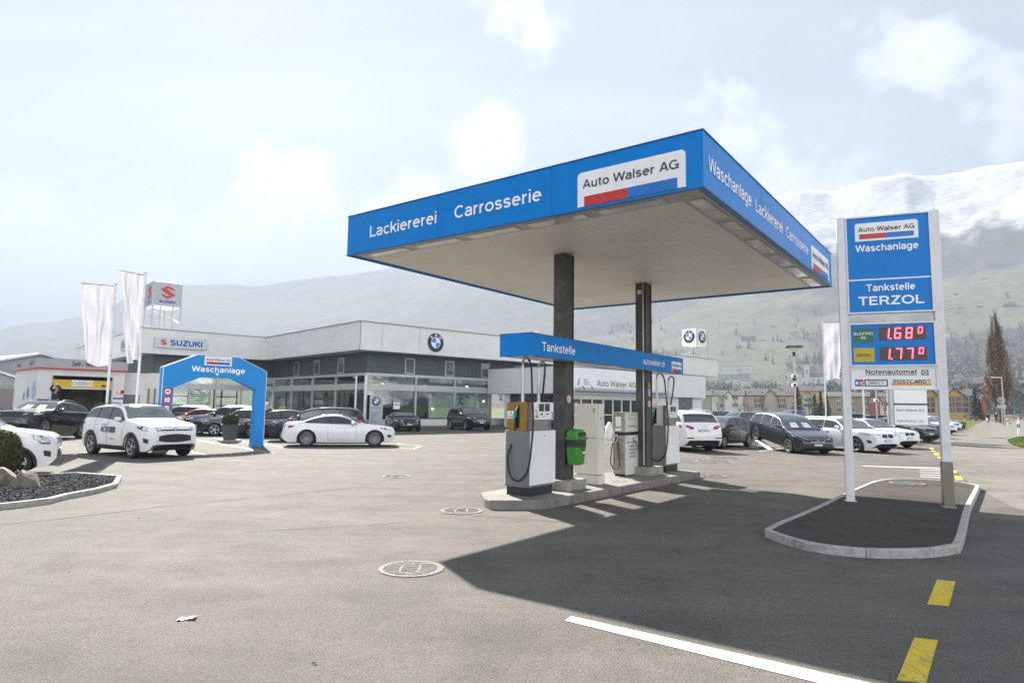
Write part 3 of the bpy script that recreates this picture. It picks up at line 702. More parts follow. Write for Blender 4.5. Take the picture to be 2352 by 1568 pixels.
def build_terrain():
    ths = []; t = -64.0
    while t <= 66: ths.append(t); t += .45 if t < 16 else .24
    ss = [i / 130 for i in range(131)]
    vs = []; cols = []; fs = []
    for i, th in enumerate(ths):
        D = lerp_tab(RDIST, th); d0 = lerp_tab(RD0, th) - 6; st, ct = math.sin(R(th)), math.cos(R(th))
        for s in ss:
            d = d0 + (D - d0) * s ** 1.25; x, y = st * d, ct * d
            z = terr_z(th, d) + relief(x, y, s, d) * .55 * (1 - .6 * max(0, s - .9) * 10 * .5)
            if s == 0: z = -1.5
            vs.append((x, y, z)); cols.append(hill_cover(x, y, z, s, th))
        d = D * 1.25; vs.append((st * d, ct * d, terr_z(th, D) * .55)); cols.append(cols[-1])
    n = len(ss) + 1
    for i in range(len(ths) - 1):
        for j in range(n - 1): fs.append((i * n + j, (i + 1) * n + j, (i + 1) * n + j + 1, i * n + j + 1))
    me = bpy.data.meshes.new('mountains'); me.from_pydata(vs, [], fs)
    at_ = me.color_attributes.new('cover', 'FLOAT_COLOR', 'POINT')
    at_.data.foreach_set('color', [k for c in cols for k in (c.x, c.y, c.z, 1)])
    me.polygons.foreach_set('use_smooth', [True] * len(fs))
    m = bpy.data.materials.new('slope_cover'); m.use_nodes = True; nt = m.node_tree; p = nt.nodes['Principled BSDF']
    ca = nn(nt, 'ShaderNodeVertexColor', layer_name='cover'); src = nn(nt, 'ShaderNodeTexCoord').outputs['Object']
    a = nn(nt, 'ShaderNodeTexNoise', i_Scale=.06, i_Detail=6.0, i_Roughness=.7); nt.links.new(src, a.inputs[0])
    nt.links.new(mixc(nt, 1.0, ca.outputs[0], ramp(nt, a.outputs[0], [(.3, .6), (.5, 1.0), (.72, 1.35)]).outputs[0], 'MULTIPLY'), p.inputs['Base Color'])
    p.inputs['Roughness'].default_value = .95; p.inputs['Specular IOR Level'].default_value = .1
    me.materials.append(m)
    o = bpy.data.objects.new('mountains', me); col.objects.link(o); structure(o)
build_terrain()
# ================================================================ filling station roof, its frame along the road: x away, y left
canopy = thing('canopy', 'big flat blue and white filling station roof on two dark steel columns', 'canopy', rd(8.88, 3.2), RA)
CL, CW, CH, CF = 9.22, 7.85, 5.0, .84
X, Y, Z = Vector((1, 0, 0)), Vector((0, 1, 0)), Vector((0, 0, 1))
MB().bb((.10, .10, CH + .02), (CL - .10, CW - .10, CH + .10)).build('soffit', SOFFIT, canopy)
mb = MB()                                              # narrow boards of the ceiling: raised joints
for k in range(1, 44): mb.bb((.6, .12 + (CW - .24) * k / 44 - .002, CH + .0185), (CL - .6, .12 + (CW - .24) * k / 44 + .003, CH + .0195))
mb.build('board_joints', mat('joint_grey', (.73, .70, .62), .6), canopy)
MB().bb((.10, .10, CH + .10), (CL - .10, CW - .10, CH + CF - .12)).build('roof_deck', GALV, canopy)
# fascia boards
for nm, lo, hi in (('front', (0, 0, CH), (.10, CW, CH + CF)), ('right', (.10, 0, CH), (CL - .1, .10, CH + CF)), ('back', (CL - .10, 0, CH), (CL, CW, CH + CF)), ('left', (.10, CW - .10, CH), (CL - .1, CW, CH + CF))):
    MB().bb(lo, hi, .004).build('fascia', BLUE, canopy)
EDGE = mat('edge_trim', (.012, .10, .30), .35, metal=.2)
mb = MB()
for a in (CH - .018, CH + CF): mb.bb((-.012, -.012, a), (CL + .012, .02, a + .018)); mb.bb((-.012, .02, a), (.02, CW + .012, a + .018)); mb.bb((CL - .02, .02, a), (CL + .012, CW + .012, a + .018)); mb.bb((.02, CW - .02, a), (CL - .02, CW + .012, a + .018))
mb.build('edge_trim', EDGE, canopy)
mb = MB()
for y in (2.6, 5.2): mb.bb((-.0025, y - .005, CH + .01), (.001, y + .005, CH + CF - .02))
for x in (2.94, 5.96): mb.bb((x - .005, -.0025, CH + .01), (x + .005, .001, CH + CF - .02))
mb.build('panel_joint', EDGE, canopy)
# lighting trough under the two street sides
TROUGH = mat('trough', (.48, .46, .41), .5); LAMPGLASS = mat('lamp_glass', (.66, .66, .64), .12, spec=.8, var=.2, scale=1.5); REFL = mat('lamp_reflector', (.8, .8, .8), .15, metal=.9, var=.2, scale=4)
mb = MB(); mb.bb((.12, .12, CH + .006), (CL - .12, .52, CH + .018)); mb.bb((.12, .52, CH + .006), (.52, CW - .12, CH + .018)); mb.build('light_trough', TROUGH, canopy)
for k in range(6):
    x0 = .5 + k * 1.45
    f = MB().bb((x0, .18, CH - .004), (x0 + 1.25, .46, CH + .006)).build('downlight', TROUGH, canopy)
    MB().bb((x0 + .04, .21, CH - .008), (x0 + .62, .43, CH - .004)).build('lamp_glass', LAMPGLASS, f)
    MB().bb((x0 + .66, .21, CH - .008), (x0 + 1.2, .43, CH - .004)).build('reflector', REFL if k > 1 else LAMPGLASS, f)
for k in range(5):
    y0 = .7 + k * 1.4
    f = MB().bb((.18, y0, CH - .004), (.46, y0 + 1.2, CH + .006)).build('downlight', TROUGH, canopy)
    MB().bb((.21, y0 + .04, CH - .008), (.43, y0 + 1.15, CH - .004)).build('lamp_glass', LAMPGLASS, f)
# columns
COLX = [(11.30 - 8.88, 7.02 - 3.2), (15.18 - 8.88, 7.02 - 3.2)]
for i, (cx, cy) in enumerate(COLX):
    mb = MB(); hx, hy = .34, .29
    mb.bb((cx, cy, .36), (cx + .018, cy + hy, CH + .01)); mb.bb((cx + hx - .018, cy, .36), (cx + hx, cy + hy, CH + .01)); mb.bb((cx + .018, cy + .02, .36), (cx + hx - .018, cy + .038, CH + .01)); mb.bb((cx + .018, cy + hy - .038, .36), (cx + hx - .018, cy + hy - .02, CH + .01))
    mb.bb((cx - .03, cy - .03, .36), (cx + hx + .03, cy + hy + .03, .375))
    c = mb.build('column', DARKSTEEL, canopy)
    MB().bb((cx - .2, cy - .2, .158), (cx + hx + .2, cy + hy + .18, .362), .015).build('plinth', CONCRETE, canopy)
    # round no smoking badge on the street side
    s = MB().lathe([(.0001, 0), (.085, 0), (.085, -.006), (.0001, -.006)], 28, 'Y', (cx + .15, cy - .001, 1.98 if i == 0 else 1.93)).build('no_smoking_sign', SIGNWHITE, c, 30)
    zz = 1.98 if i == 0 else 1.93
    mb = MB(); mb.lathe([(.062, -.007), (.078, -.007), (.078, -.0095), (.062, -.0095)], 28, 'Y', (cx + .15, cy - .001, zz))
    mb.slab([(-.058, .05), (-.05, .058), (.058, -.05), (.05, -.058)], (cx + .15, cy - .0075, zz), X, Z, -Y, .003); mb.build('red_ring', LOGORED, s)
    mb = MB(); mb.slab([(-.045, -.008), (.03, -.008), (.03, .008), (-.045, .008)], (cx + .15, cy - .0075, zz - .01), X, Z, -Y, .002); mb.build('cigarette', LETBLACK, s)
    if i == 1:
        w_ = MB().slab([(-.075, 0), (.075, 0), (0, .15)], (cx + .15, cy - .001, 2.34), X, Z, -Y, .006).build('warning_sign', mat('warn_orange', (.75, .30, .01), .4), c)
        lettering(w_, 'EX', (cx + .15, cy - .0075, 2.36), X, Z, LETBLACK, h=.045, bold=.02, align='C')
        MB().bb((cx + .08, cy - .006, 2.12), (cx + .22, cy - .001, 2.30)).build('notice', mat('notice_grey', (.42, .42, .40), .5), c)
        MB().tube([(cx - .045, cy + .06, .40), (cx - .045, cy + .06, CH)], .018, 8).build('cable_pipe', GALV, c, 40)
        MB().bb((cx - .09, cy + .1, 4.72), (cx - .001, cy + .2, 4.82)).build('junction_box', WHITEMETAL, c)
# lettering on the two street sides
k = Vector((-.004, 0, 0))
lettering(canopy, 'Lackiererei', (-.004, CW - .73, CH + .29), -Y, Z, LETWHITE, w=1.89, h=.235, bold=.012)
lettering(canopy, 'Carrosserie', (-.004, CW - 3.08, CH + .30), -Y, Z, LETWHITE, w=1.97, h=.235, bold=.012)
dealer_logo(canopy, (-.002, CW - 5.76, CH + .04), -Y, Z, 1.83, .57, closed=False)
lettering(canopy, 'Waschanlage', (.20, -.004, CH + .29), X, Z, LETWHITE, w=2.10, h=.235, bold=.012)
lettering(canopy, 'Lackiererei', (2.54, -.004, CH + .28), X, Z, LETWHITE, w=1.82, h=.235, bold=.012)
lettering(canopy, 'Carrosserie', (4.63, -.004, CH + .28), X, Z, LETWHITE, w=1.94, h=.235, bold=.012)
dealer_logo(canopy, (6.86, -.002, CH + .04), X, Z, 1.95, .56, closed=False)
# ---------------------------------------------------------------- blue lettered beam hung between the columns
def frame_pt(p, org, rz):
    return Matrix.Rotation(-rz, 3, 'Z') @ (Vector(p) - Vector(org))
beam = thing('lettered_beam', 'long low blue beam lettered Tankstelle, hung below the roof between the steel columns', 'sign', rd(9.75, 6.80), RA)
BL_, BW_, BZ0, BZ1 = 7.30, .72, 2.76, 3.17
for lo, hi in (((0, 0, BZ0), (.02, BW_, BZ1)), ((.02, 0, BZ0), (BL_, .02, BZ1)), ((.02, BW_ - .02, BZ0), (BL_, BW_, BZ1)), ((BL_ - .02, .02, BZ0), (BL_, BW_ - .02, BZ1))):
    MB().bb(lo, hi).build('fascia', BLUE, beam)
MB().bb((.02, .02, BZ1 - .03), (BL_ - .02, BW_ - .02, BZ1 - .01)).build('cover', GALV, beam)
MB().bb((.03, .03, BZ0 + .01), (BL_ - .03, BW_ - .03, BZ0 + .03)).build('underside', SOFFIT, beam)
mb = MB()
for a in (BZ0 - .012, BZ1): mb.bb((-.01, -.01, a), (BL_ + .01, .015, a + .012)); mb.bb((-.01, .015, a), (.015, BW_ + .01, a + .012))
mb.bb((2.55, -.003, BZ0), (2.556, .001, BZ1)); mb.bb((4.9, -.003, BZ0), (4.906, .001, BZ1)); mb.build('edge_trim', EDGE, beam)
mb = MB()
for k in range(4): mb.bb((.5 + k * 1.7, .12, BZ0 - .012), (1.7 + k * 1.7, .3, BZ0 + .01))
mb.build('strip_light', LAMPGLASS, beam)
lettering(beam, 'Tankstelle', (.36, -.004, BZ0 + .11), X, Z, LETWHITE, w=1.22, h=.165, bold=.012)
lettering(beam, 'autowalser.ch', (4.78, -.004, BZ0 + .12), X, Z, LETWHITE, w=1.28, h=.15, bold=.012)
dealer_logo(beam, (6.5, -.002, BZ0 + .03), X, Z, .66, .27, closed=False)
# ---------------------------------------------------------------- concrete island under the pumps
isl_top = .16
P = [rd(*q) for q in ((9.32, 7.48), (9.16, 7.24), (9.55, 6.78), (9.80, 6.56), (10.05, 6.50), (17.0, 6.34), (17.15, 6.42), (17.2, 7.9), (17.0, 8.05), (9.9, 8.05))]
mb = MB(); k = len(P); T = inset(P, .02)
mb.add([(p.x, p.y, -.02) for p in P] + [(p.x, p.y, isl_top - .02) for p in P] + [(p.x, p.y, isl_top) for p in T], [(i, (i + 1) % k, k + (i + 1) % k, k + i) for i in range(k)] + [(k + i, k + (i + 1) % k, 2 * k + (i + 1) % k, 2 * k + i) for i in range(k)] + [tuple(range(2 * k, 3 * k))])
CONC_L = mat('concrete_worn', (.20, .19, .17), .88, var=.2, scale=3, bump=.5, bscale=22, dirt=((.11, .10, .09), .65, 2.2))
pi_ = mb.build('pump_island', CONC_L); tag(pi_, 'long low concrete island with cut corner carrying the fuel pumps', 'pump island')
mb = MB()
for kx in range(14):                                    # joints on the kerb face
    p0 = rd(10.2 + kx * .5, 6.50 - kx * .5 * .023, 0); mb.box((p0.x, p0.y, .07), (.012, .012, .13), RA)
mb.build('kerb_joints', CRACK, pi_)
def hose(mb, pts, r=.019):
    mb.tube(smooth([Vector(p) for p in pts], 6, False), r, 8); return mb
PERF = mat('perforated_plate', (.30, .30, .28), .5, metal=.5, var=.35, scale=60)
DISPL = mat('display', (.05, .055, .05), .25, var=.2, scale=30)
GREENP = mat('nozzle_green', (.01, .27, .12), .35)
def nozzle(parent, p, m=GREENP, turn=0):
    p = Vector(p)
    mb = MB(); mb.tube([p + Vector((0, 0, .0)), p + Vector((-.02, -.015, .11))], [.030, .022], 10); mb.box(p + Vector((-.01, -.0, .03)), (.06, .045, .10), 0, .012)
    mb.tube([p + Vector((-.015, .03, .02)), p + Vector((-.02, .05, -.04)), p + Vector((0, .01, -.12))], .011, 8)
    n = mb.build('nozzle', m, parent, 40)
    MB().tube([p + Vector((-.02, -.015, .11)), p + Vector((-.005, -.045, .20))], [.018, .013], 8).build('spout', ALU, n, 40)
    MB().tube([p + Vector((0, .01, -.12)), p + Vector((0, .02, -.36))], [.024, .026], 10).build('grip', BLACKPL, n, 40)
    MB().tube([p + Vector((0, .02, -.36)), p + Vector((0, .02, -.46))], .03, 10).build('swivel', ALU, n, 40)
    MB().lathe([(.0001, .012), (.036, .010), (.04, 0), (.0001, -.004)], 16, 'X', p + Vector((-.05, .03, -.02))).build('cap', mat('cap_cyan', (.18, .48, .55), .4), n, 40)
def fuel_pump(label, s0, t0, side_m, digits):
    o = thing('fuel_pump', label, 'fuel pump', rd(s0, t0, isl_top), RA, 'fuel pumps on the concrete island')
    W_, D_ = .86, .575
    MB().bb((.03, .03, 0), (W_ - .05, D_ - .03, .16)).build('base', BLACKPL, o)
    MB().bb((0.0, 0.012, .16), (W_ - .02, D_ - .012, 1.20), .006).build('cabinet', GREYPANEL, o)
    f = MB().bb((.005, -.012, .20), (W_, .010, 1.20), .005).build('front_panel', SIGNWHITE, o)
    MB().lathe([(.0001, -.017), (.012, -.016), (.013, -.0125)], 12, 'Y', (.48, 0, 1.11)).build('lock', BLACKPL, f)
    MB().bb((.005, D_ - .010, .20), (W_, D_ + .012, 1.20), .005).build('back_panel', SIGNWHITE, o)
    MB().bb((-.003, .02, .19), (-.001, D_ - .02, .195)).build('seam', CRACK, o)
    MB().bb((.09, .03, 1.20), (W_ - .09, D_ - .04, 1.735), .004).build('head', GREYPANEL, o)
    MB().bb((.10, .018, 1.205), (.62, .030, 1.40)).build('vent_plate', PERF, o)
    d = MB().bb((.09, -.012, 1.41), (.78, .028, 1.74), .006).build('display_panel', SIGNWHITE, o)
    for i, (x0, lab) in enumerate(((.27, MATS_GREEN), (.47, LETBLACK))):
        MB().bb((x0, -.016, 1.57), (x0 + .165, -.0125, 1.715)).build('display', DISPL, d)
        MB().bb((x0, -.019, 1.692), (x0 + .165, -.0165, 1.715)).build('fuel_label', lab if digits[0] == '4' else MATS_GREEN, d)
        MB().bb((.33 + i * .2, -.017, 1.50), (.39 + i * .2, -.0125, 1.53)).build('keypad', BLACKPL, d)
        lettering(d, 'Bleifrei 95' if (i == 0 or digits[0] != '4') else 'Diesel', (x0 + .082, -.0195, 1.697), X, Z, LETWHITE, h=.012, bold=.01, align='C', ext=.001)
    mb = MB(); mb.lathe([(.0001, -.014), (.02, -.0135), (.02, -.0125)], 14, 'Y', (.17, 0, 1.58)); mb.bb((.19, -.0145, 1.645), (.215, -.0125, 1.655)); mb.bb((.69, -.0145, 1.645), (.715, -.0125, 1.655)); mb.build('button', LETBLACK, d)
    MB().lathe([(.014, -.0145), (.02, -.014), (.02, -.0125), (.014, -.0125)], 16, 'Y', (.45, 0, 1.475)).build('seal', LOGORED, d)
    lettering(d, digits[0], (.145, -.0125, 1.43), X, Z, LETBLACK, h=.125, w=.085, bold=.015)
    lettering(d, digits[1], (.685, -.0125, 1.43), X, Z, LETBLACK, h=.125, w=.072, bold=.015)
    # nozzle side
    b = MB(); b.bb((.055, .11, 1.20), (.088, .285, 1.74), .003); b.bb((.055, .395, 1.20), (.088, .585, 1.74), .003); b.bb((.055, .285, 1.68), (.088, .395, 1.74)); b.bb((.055, .285, 1.20), (.088, .395, 1.25))
    b = b.build('nozzle_panel', side_m, o)
    MB().bb((.089, .285, 1.25), (.0905, .395, 1.68)).build('nozzle_slot', BLACKPL, o)
    s_ = MB().bb((.0505, .41, 1.42), (.0545, .57, 1.57)).build('sticker', SIGNWHITE, b)
    mb = MB()
    for cy, cz, m_ in ((.525, 1.455, 0), (.455, 1.455, 0)):
        mb.lathe([(.022, -.0), (.028, 0)], 16, 'X', (.0495, cy, cz)); mb.slab([(-.02, .016), (-.016, .02), (.02, -.016), (.016, -.02)], (.0498, cy, cz), -Y, Z, -X, .001)
    mb.build('pictogram', LOGORED, s_)
    mb = MB(); mb.slab([(-.006, -.02), (.008, -.02), (.012, 0), (0, .02), (-.012, .002)], (.0498, .49, 1.53), -Y, Z, -X, .001); mb.slab([(0, -.034), (.032, 0), (0, .034), (-.032, 0), (-.028, 0), (0, .03), (.028, 0), (0, -.03)], (.0498, .49, 1.53), -Y, Z, -X, .001); mb.build('flame', LETBLACK, s_)
    nozzle(o, (.045, .37, 1.47))
    # stand pipes with the hoses hung over them
    for q, (px, py, top) in enumerate(((.25, .36, 2.50), (.42, .10, 2.42))):
        mb = MB(); mb.tube([(px, py, 1.73), (px, py, 1.76)], .05, 14); mb.tube([(px, py, 1.74), (px, py, 2.06)], .033, 12); mb.tube([(px, py, 2.06), (px, py, 2.09)], .040, 12)
        mb.tube(smooth([Vector((px, py, 2.08)), Vector((px, py, 2.3)), Vector((px, py, top)), Vector((px - .02, py - .05, top + .075)), Vector((px - .05, py - .13, top + .085)), Vector((px - .07, py - .19, top + .03))], 5, False), .025, 12)
        mb.build('stand_pipe', STAINLESS, o, 40)
    mb = MB(); hose(mb, [(.18, .17, 2.55), (.155, .10, 2.42), (.10, .035, 2.0), (.03, -.045, 1.4), (-.05, -.07, .95), (-.075, -.02, .52), (-.08, .12, .32), (-.085, .27, .285), (-.08, .41, .42), (-.07, .455, .72), (.0, .43, .92), (.045, .39, 1.03)])
    mb.build('hose', RUBBER, o, 60)
    mb = MB(); hose(mb, [(.35, -.09, 2.47), (.36, -.07, 2.25), (.42, .0, 1.95), (.47, .06, 1.76)], .019); mb.build('hose', RUBBER, o, 60)
    return o
MATS_GREEN = mat('label_green', (.01, .22, .08), .4)
fuel_pump('fuel pump with brass coloured nozzle side, numbered 4 and 3, at the near end', 9.98, 6.956, BRASS, '43')
fuel_pump('fuel pump with bare steel nozzle side, numbered 2 and 1, at the far end', 16.21, 6.95, STAINLESS, '21')
# ---------------------------------------------------------------- two-stroke dispenser
o = thing('two_stroke_dispenser', 'small worn steel dispenser of two-stroke mix with black lettering, beside the far column', 'fuel dispenser', rd(14.48, 7.27, isl_top), RA)
RUSTY = mat('stained_steel', (.36, .33, .27), .45, metal=.6, var=.25, scale=3, dirt=((.28, .19, .08), .55, 3))
OFFW = mat('enamel_worn', (.66, .66, .63), .4, var=.06, scale=3, dirt=((.40, .30, .18), .35, 3.5))
MB().bb((.04, .04, 0), (.64, .30, .05)).build('base', BLACKPL, o)
MB().bb((0, 0, .05), (.70, .33, .985), .008).build('lower_cabinet', RUSTY, o)
lp = MB().bb((.01, -.012, .03), (.715, -.001, .985)).build('lower_panel', OFFW, o)
MB().bb((.02, .02, .985), (.68, .30, 1.055)).build('gap', BLACKPL, o)
u_ = MB().bb((0, 0, 1.06), (.70, .33, 1.55), .008).build('upper_cabinet', MATS['brass_panel'] if False else RUSTY, o)
up_ = MB().bb((.01, -.012, 1.07), (.695, -.001, 1.54)).build('upper_panel', OFFW, o)
MB().slab(rrect(.08, 1.20, .23, 1.44, .02), (-.006, .33, 0), -Y, Z, -X, .004).build('window_plate', SIGNWHITE, u_)
MB().slab(rrect(.07, 1.09, .24, 1.155, .01), (-.006, .33, 0), -Y, Z, -X, .004).build('label_plate', SIGNWHITE, u_)
mb = MB(); text(mb, '2 - TAKT', (.36, -.013, 1.455), X, Z, h=.05, w=.27, bold=.0, align='C'); text(mb, 'self-service', (.36, -.013, 1.36), X, Z, h=.045, w=.38, bold=.0, align='C'); mb.build('lettering', LOGORED, up_)
mb = MB(); text(mb, '1:50 Mofa', (.36, -.013, 1.185), X, Z, h=.05, w=.38, bold=.005, align='C'); mb.build('lettering', LETBLACK, up_)
mb = MB()
for sx, (tx, wd) in enumerate((('1:25 2-TK Rasen-', .66), ('m\u00e4her', .26), ('- Motors\u00e4ge', .52), ('- Garten-', .40), ('ger\u00e4te', .28))):
    text(mb, tx, (.37 + (.0 if sx != 2 else .05), -.013, .785 - sx * .085), X, Z, h=.05, w=wd, bold=.005, align='C')
mb.build('lettering', LETBLACK, lp)
mb = MB(); mb.tube([(-.03, .27, 1.0), (-.06, .30, .80)], .028, 8); mb.tube([(-.02, .2, .98), (-.05, .18, .86), (-.05, .26, .78)], .012, 8); mb.box((-.03, .24, .98), (.07, .09, .06), 0, .01); mb.build('nozzle', ALU, o, 40)
mb = MB(); hose(mb, [(-.06, .30, .80), (-.08, .33, .60), (-.10, .34, .34), (-.10, .27, .20), (-.10, .18, .17), (-.09, .10, .30), (-.06, .15, .60), (-.03, .20, .85), (0, .24, .95)], .014); mb.build('hose', RUBBER, o, 60)
mb = MB(); hose(mb, [(.40, -.02, .93), (.46, -.05, .80), (.62, -.08, .70), (.78, -.10, .72), (.86, -.06, .90), (.87, -.03, 1.2), (.83, .0, 1.35)], .010); mb.build('air_hose', mat('hose_blue', (.03, .10, .16), .4), o, 60)
mb = MB(); rng = random.Random(3); mb.lathe([(.0001, 1.30), (.05, 1.28), (.10, 1.2), (.13, 1.05), (.12, .92), (.07, .84), (.0001, .82)], 14, 'Z', (.02, .42, 0)); mb.v = [Vector((v.x + .03 * fbm((v.x * 9, v.y * 9, v.z * 9), 3), v.y + .03 * fbm((v.x * 9 + 5, v.y * 9, v.z * 9), 3), v.z)) for v in mb.v]
bag = mb.build('plastic_bag', mat('bag_white', (.78, .79, .81), .35, bump=.4, bscale=9), None, 80); bag.matrix_world = Matrix.Translation(rd(14.48, 7.27, isl_top)) @ Matrix.Rotation(RA, 4, 'Z'); tag(bag, 'crumpled white plastic bag hanging behind the two-stroke dispenser', 'bag')
# ---------------------------------------------------------------- cream cabinet
CREAM = mat('cream_enamel', (.68, .65, .58), .42, var=.04, scale=2, dirt=((.5, .46, .38), .3, 3))
o = thing('utility_cabinet', 'tall cream metal cabinet with rounded door between the green bin and two-stroke dispenser', 'cabinet', rd(12.56, 6.94, isl_top), RA)
MB().bb((0, 0, .20), (.27, .60, 1.74), .012).build('cabinet', CREAM, o)
MB().bb((-.006, -.006, 0), (.28, .62, .19)).build('plinth', CREAM, o)
d = MB().bb((-.04, .03, 1.0), (-.001, .60, 1.73), .02).build('door', CREAM, o)
d2 = MB().bb((-.006, .18, .30), (-.001, .46, .52), .002).build('hatch', CREAM, o)
MB().lathe([(.0001, -.012), (.013, -.011), (.013, -.007)], 12, 'X', (0, .32, .46)).build('lock', BLACKPL, d2)
mb = MB()
for k in range(5): mb.bb((-.0425, .06, 1.62 - k * .02), (-.0405, .12, 1.628 - k * .02))
mb.build('vent', CRACK, d)
MB().bb((.02, -.004, .98), (.25, -.001, .985)).build('seam', CRACK, o)
mb = MB()
for cx, cz in ((.09, 1.42), (.15, 1.42)): mb.lathe([(.020, -.003), (.026, -.003), (.026, -.001), (.02, -.001)], 16, 'Y', (cx, 0, cz))
mb.build('pictogram', LOGORED, o)
MB().lathe([(.0001, -.006), (.012, -.005), (.012, -.001)], 12, 'Y', (.18, 0, 1.25)).build('lock', BLACKPL, o)
lamp_ = MB().box((.02, .56, 1.77), (.05, .04, .05), 0, .01).build('indicator_lamp', mat('lamp_red', (.7, .12, .02), .4), o)
# ---------------------------------------------------------------- green litter bin on the near column
o = thing('litter_bin', 'bright green plastic litter bin with black liner, hung on the near column', 'litter bin', rd(11.29, 6.72, 0), RA)
GREENBIN = mat('bin_green', (.045, .24, .035), .38, var=.08, scale=5, dirt=((.03, .14, .03), .3, 5))
def rbox(mb, x0, x1, y0, y1, levels, rad=.05):
    rows = []
    for z, k in levels:
        cx, cy = (x0 + x1) / 2, (y0 + y1) / 2; rows.append([(cx + (a - cx) * k, cy + (b - cy) * k, z) for a, b in rrect(x0, y0, x1, y1, rad)])
    n = len(rows[0]); vs = [p for r_ in rows for p in r_]
    fs = [(i * n + j, i * n + (j + 1) % n, (i + 1) * n + (j + 1) % n, (i + 1) * n + j) for i in range(len(rows) - 1) for j in range(n)] + [tuple(range(n))[::-1], tuple(range((len(rows) - 1) * n, len(rows) * n))]
    return mb.add(vs, fs)
rbox(MB(), 0, .37, 0, .28, [(.66, .70), (.68, .80), (.74, .88), (1.02, 1.0), (1.03, 1.0)]).build('bin_body', GREENBIN, o, 40)
rbox(MB(), -.004, .374, -.004, .284, [(1.02, 1.01), (1.06, 1.03), (1.12, 1.035), (1.20, 1.01)]).build('liner', mat('liner_black', (.02, .02, .022), .3, bump=.9, bscale=26), o, 40)
mb = rbox(MB(), -.03, .40, -.03, .29, [(1.17, 1.0), (1.205, 1.02), (1.215, .97)]); rbox(mb, -.01, .38, -.0, .28, [(1.21, .98), (1.27, .95), (1.33, .86), (1.365, .70), (1.375, .45)])
hd = mb.build('hood', GREENBIN, o, 40)
MB().slab(rrect(.06, 1.235, .31, 1.32, .03), (0, -.012, 0), X, Z, -Y, .012).build('mouth', mat('bin_inside', (.012, .06, .012), .6), hd)
MB().slab(rrect(.2, .885, .30, .925, .004), (0, -.007, 0), X, Z, -Y, .004).build('sticker', SIGNWHITE, o)
MB().lathe([(.045, -.012), (.055, -.012), (.055, -.002), (.045, -.002)], 24, 'Y', (.24, 0, 1.0)).build('emblem', mat('bin_dark', (.02, .11, .02), .4), o)
MB().lathe([(.0001, .163), (.2, .163), (.2, .165), (.0001, .168)], 24).build('drain_grate', IRON, tag(thing('drain_cover', 'small slotted drain cover set in the island top near the cream cabinet', 'drain cover', rd(13.55, 6.95, 0), RA)), 30)
# ================================================================ price sign on two posts
L1, R2 = Vector((6.44, 12.63, 0)), Vector((8.05, 11.96, 0))
pdv = (R2 - L1).normalized(); PRZ = math.atan2(pdv.y, pdv.x)
py_ = thing('price_sign', 'tall blue and white price sign on two white posts on the kerbed island', 'price sign', (L1.x, L1.y, .10), PRZ)
k_ = .958; PW = 1.744; zo = -.10
POST = mat('post_white', (.70, .70, .71), .38, var=.04, scale=2, dirt=((.42, .40, .38), .4, 5))
for x0 in (0, PW - .148):
    p = MB().bb((x0, 0, 0), (x0 + .148, .15, 5.64 + zo), .008).build('post', POST, py_)
    MB().bb((x0 - .03, -.03, 0), (x0 + .178, .18, .012)).build('foot_plate', GALV, p)
    MB().tube([(x0 + .07 + .02 * math.cos(a), .07, 5.66 + zo + .03 * math.sin(a)) for a in [i * .55 for i in range(7)]], .005, 6).build('lifting_eye', GALV if x0 == 0 else LOGORED, p)
MB().bb((PW - .160, -.012, .0), (PW + .012, .165, .82), .004).build('post_cover', mat('cover_brown', (.21, .185, .15), .4, metal=.25, var=.06), py_)
def pbox(name, z0, z1, m):
    o = MB().bb((.150, .015, z0 + zo), (PW - .150, .135, z1 + zo)).build(name, m, py_)
    mb = MB(); t = .028
    mb.bb((.149, -.012, z0 + zo), (PW - .149, .014, z0 + t + zo)); mb.bb((.149, -.012, z1 - t + zo), (PW - .149, .014, z1 + zo)); mb.bb((.149, -.012, z0 + t + zo), (.149 + t, .014, z1 - t + zo)); mb.bb((PW - .149 - t, -.012, z0 + t + zo), (PW - .149, .014, z1 - t + zo))
    mb.build('frame', WHITEMETAL, o)
    return o
def zx(x): return x * k_
def ptext(par, s, x0, z, m, **kw): return lettering(par, s, (zx(x0), .0135, z + zo), X, Z, m, **kw)
a = pbox('name_panel', 3.70, 5.625, BLUE)
MB().bb((.178, .011, 4.352 + zo), (PW - .178, .0145, 4.378 + zo)).build('divider', SIGNWHITE, a)
dealer_logo(a, (zx(.335), .0145, 5.13 + zo), X, Z, zx(1.12), .36)
ptext(a, 'Waschanlage', .335, 4.925, LETWHITE, w=zx(1.115), h=.135, bold=.02)
ptext(a, 'Tankstelle', .505, 4.135, LETWHITE, w=zx(.86), h=.135, bold=.02)
ptext(a, 'TERZOL', .355, 3.865, LETWHITE, w=zx(1.145), h=.165, bold=.025)
b = pbox('price_panel', 2.675, 3.515, BLUE)
gl = MB().bb((zx(.232), .011, 3.145 + zo), (zx(.596), .0145, 3.405 + zo)).build('grade_plate', mat('grade_green', (.005, .125, .045), .35, var=.12, scale=4), b)
lettering(gl, 'BLEIFREI', (zx(.414), .010, 3.285 + zo), X, Z, mat('plate_letter', (.80, .82, .80), .5), h=.052, w=.325, bold=.015, align='C')
lettering(gl, '95', (zx(.414), .010, 3.205 + zo), X, Z, MATS['plate_letter'], h=.052, w=.09, bold=.015, align='C')
yl = MB().bb((zx(.230), .011, 2.765 + zo), (zx(.600), .0145, 3.035 + zo)).build('grade_plate', mat('grade_yellow', (.50, .37, .005), .35, var=.06, scale=4), b)
lettering(yl, 'DIESEL', (zx(.415), .010, 2.865 + zo), X, Z, LETBLACK, h=.055, w=.255, bold=.015, align='C')
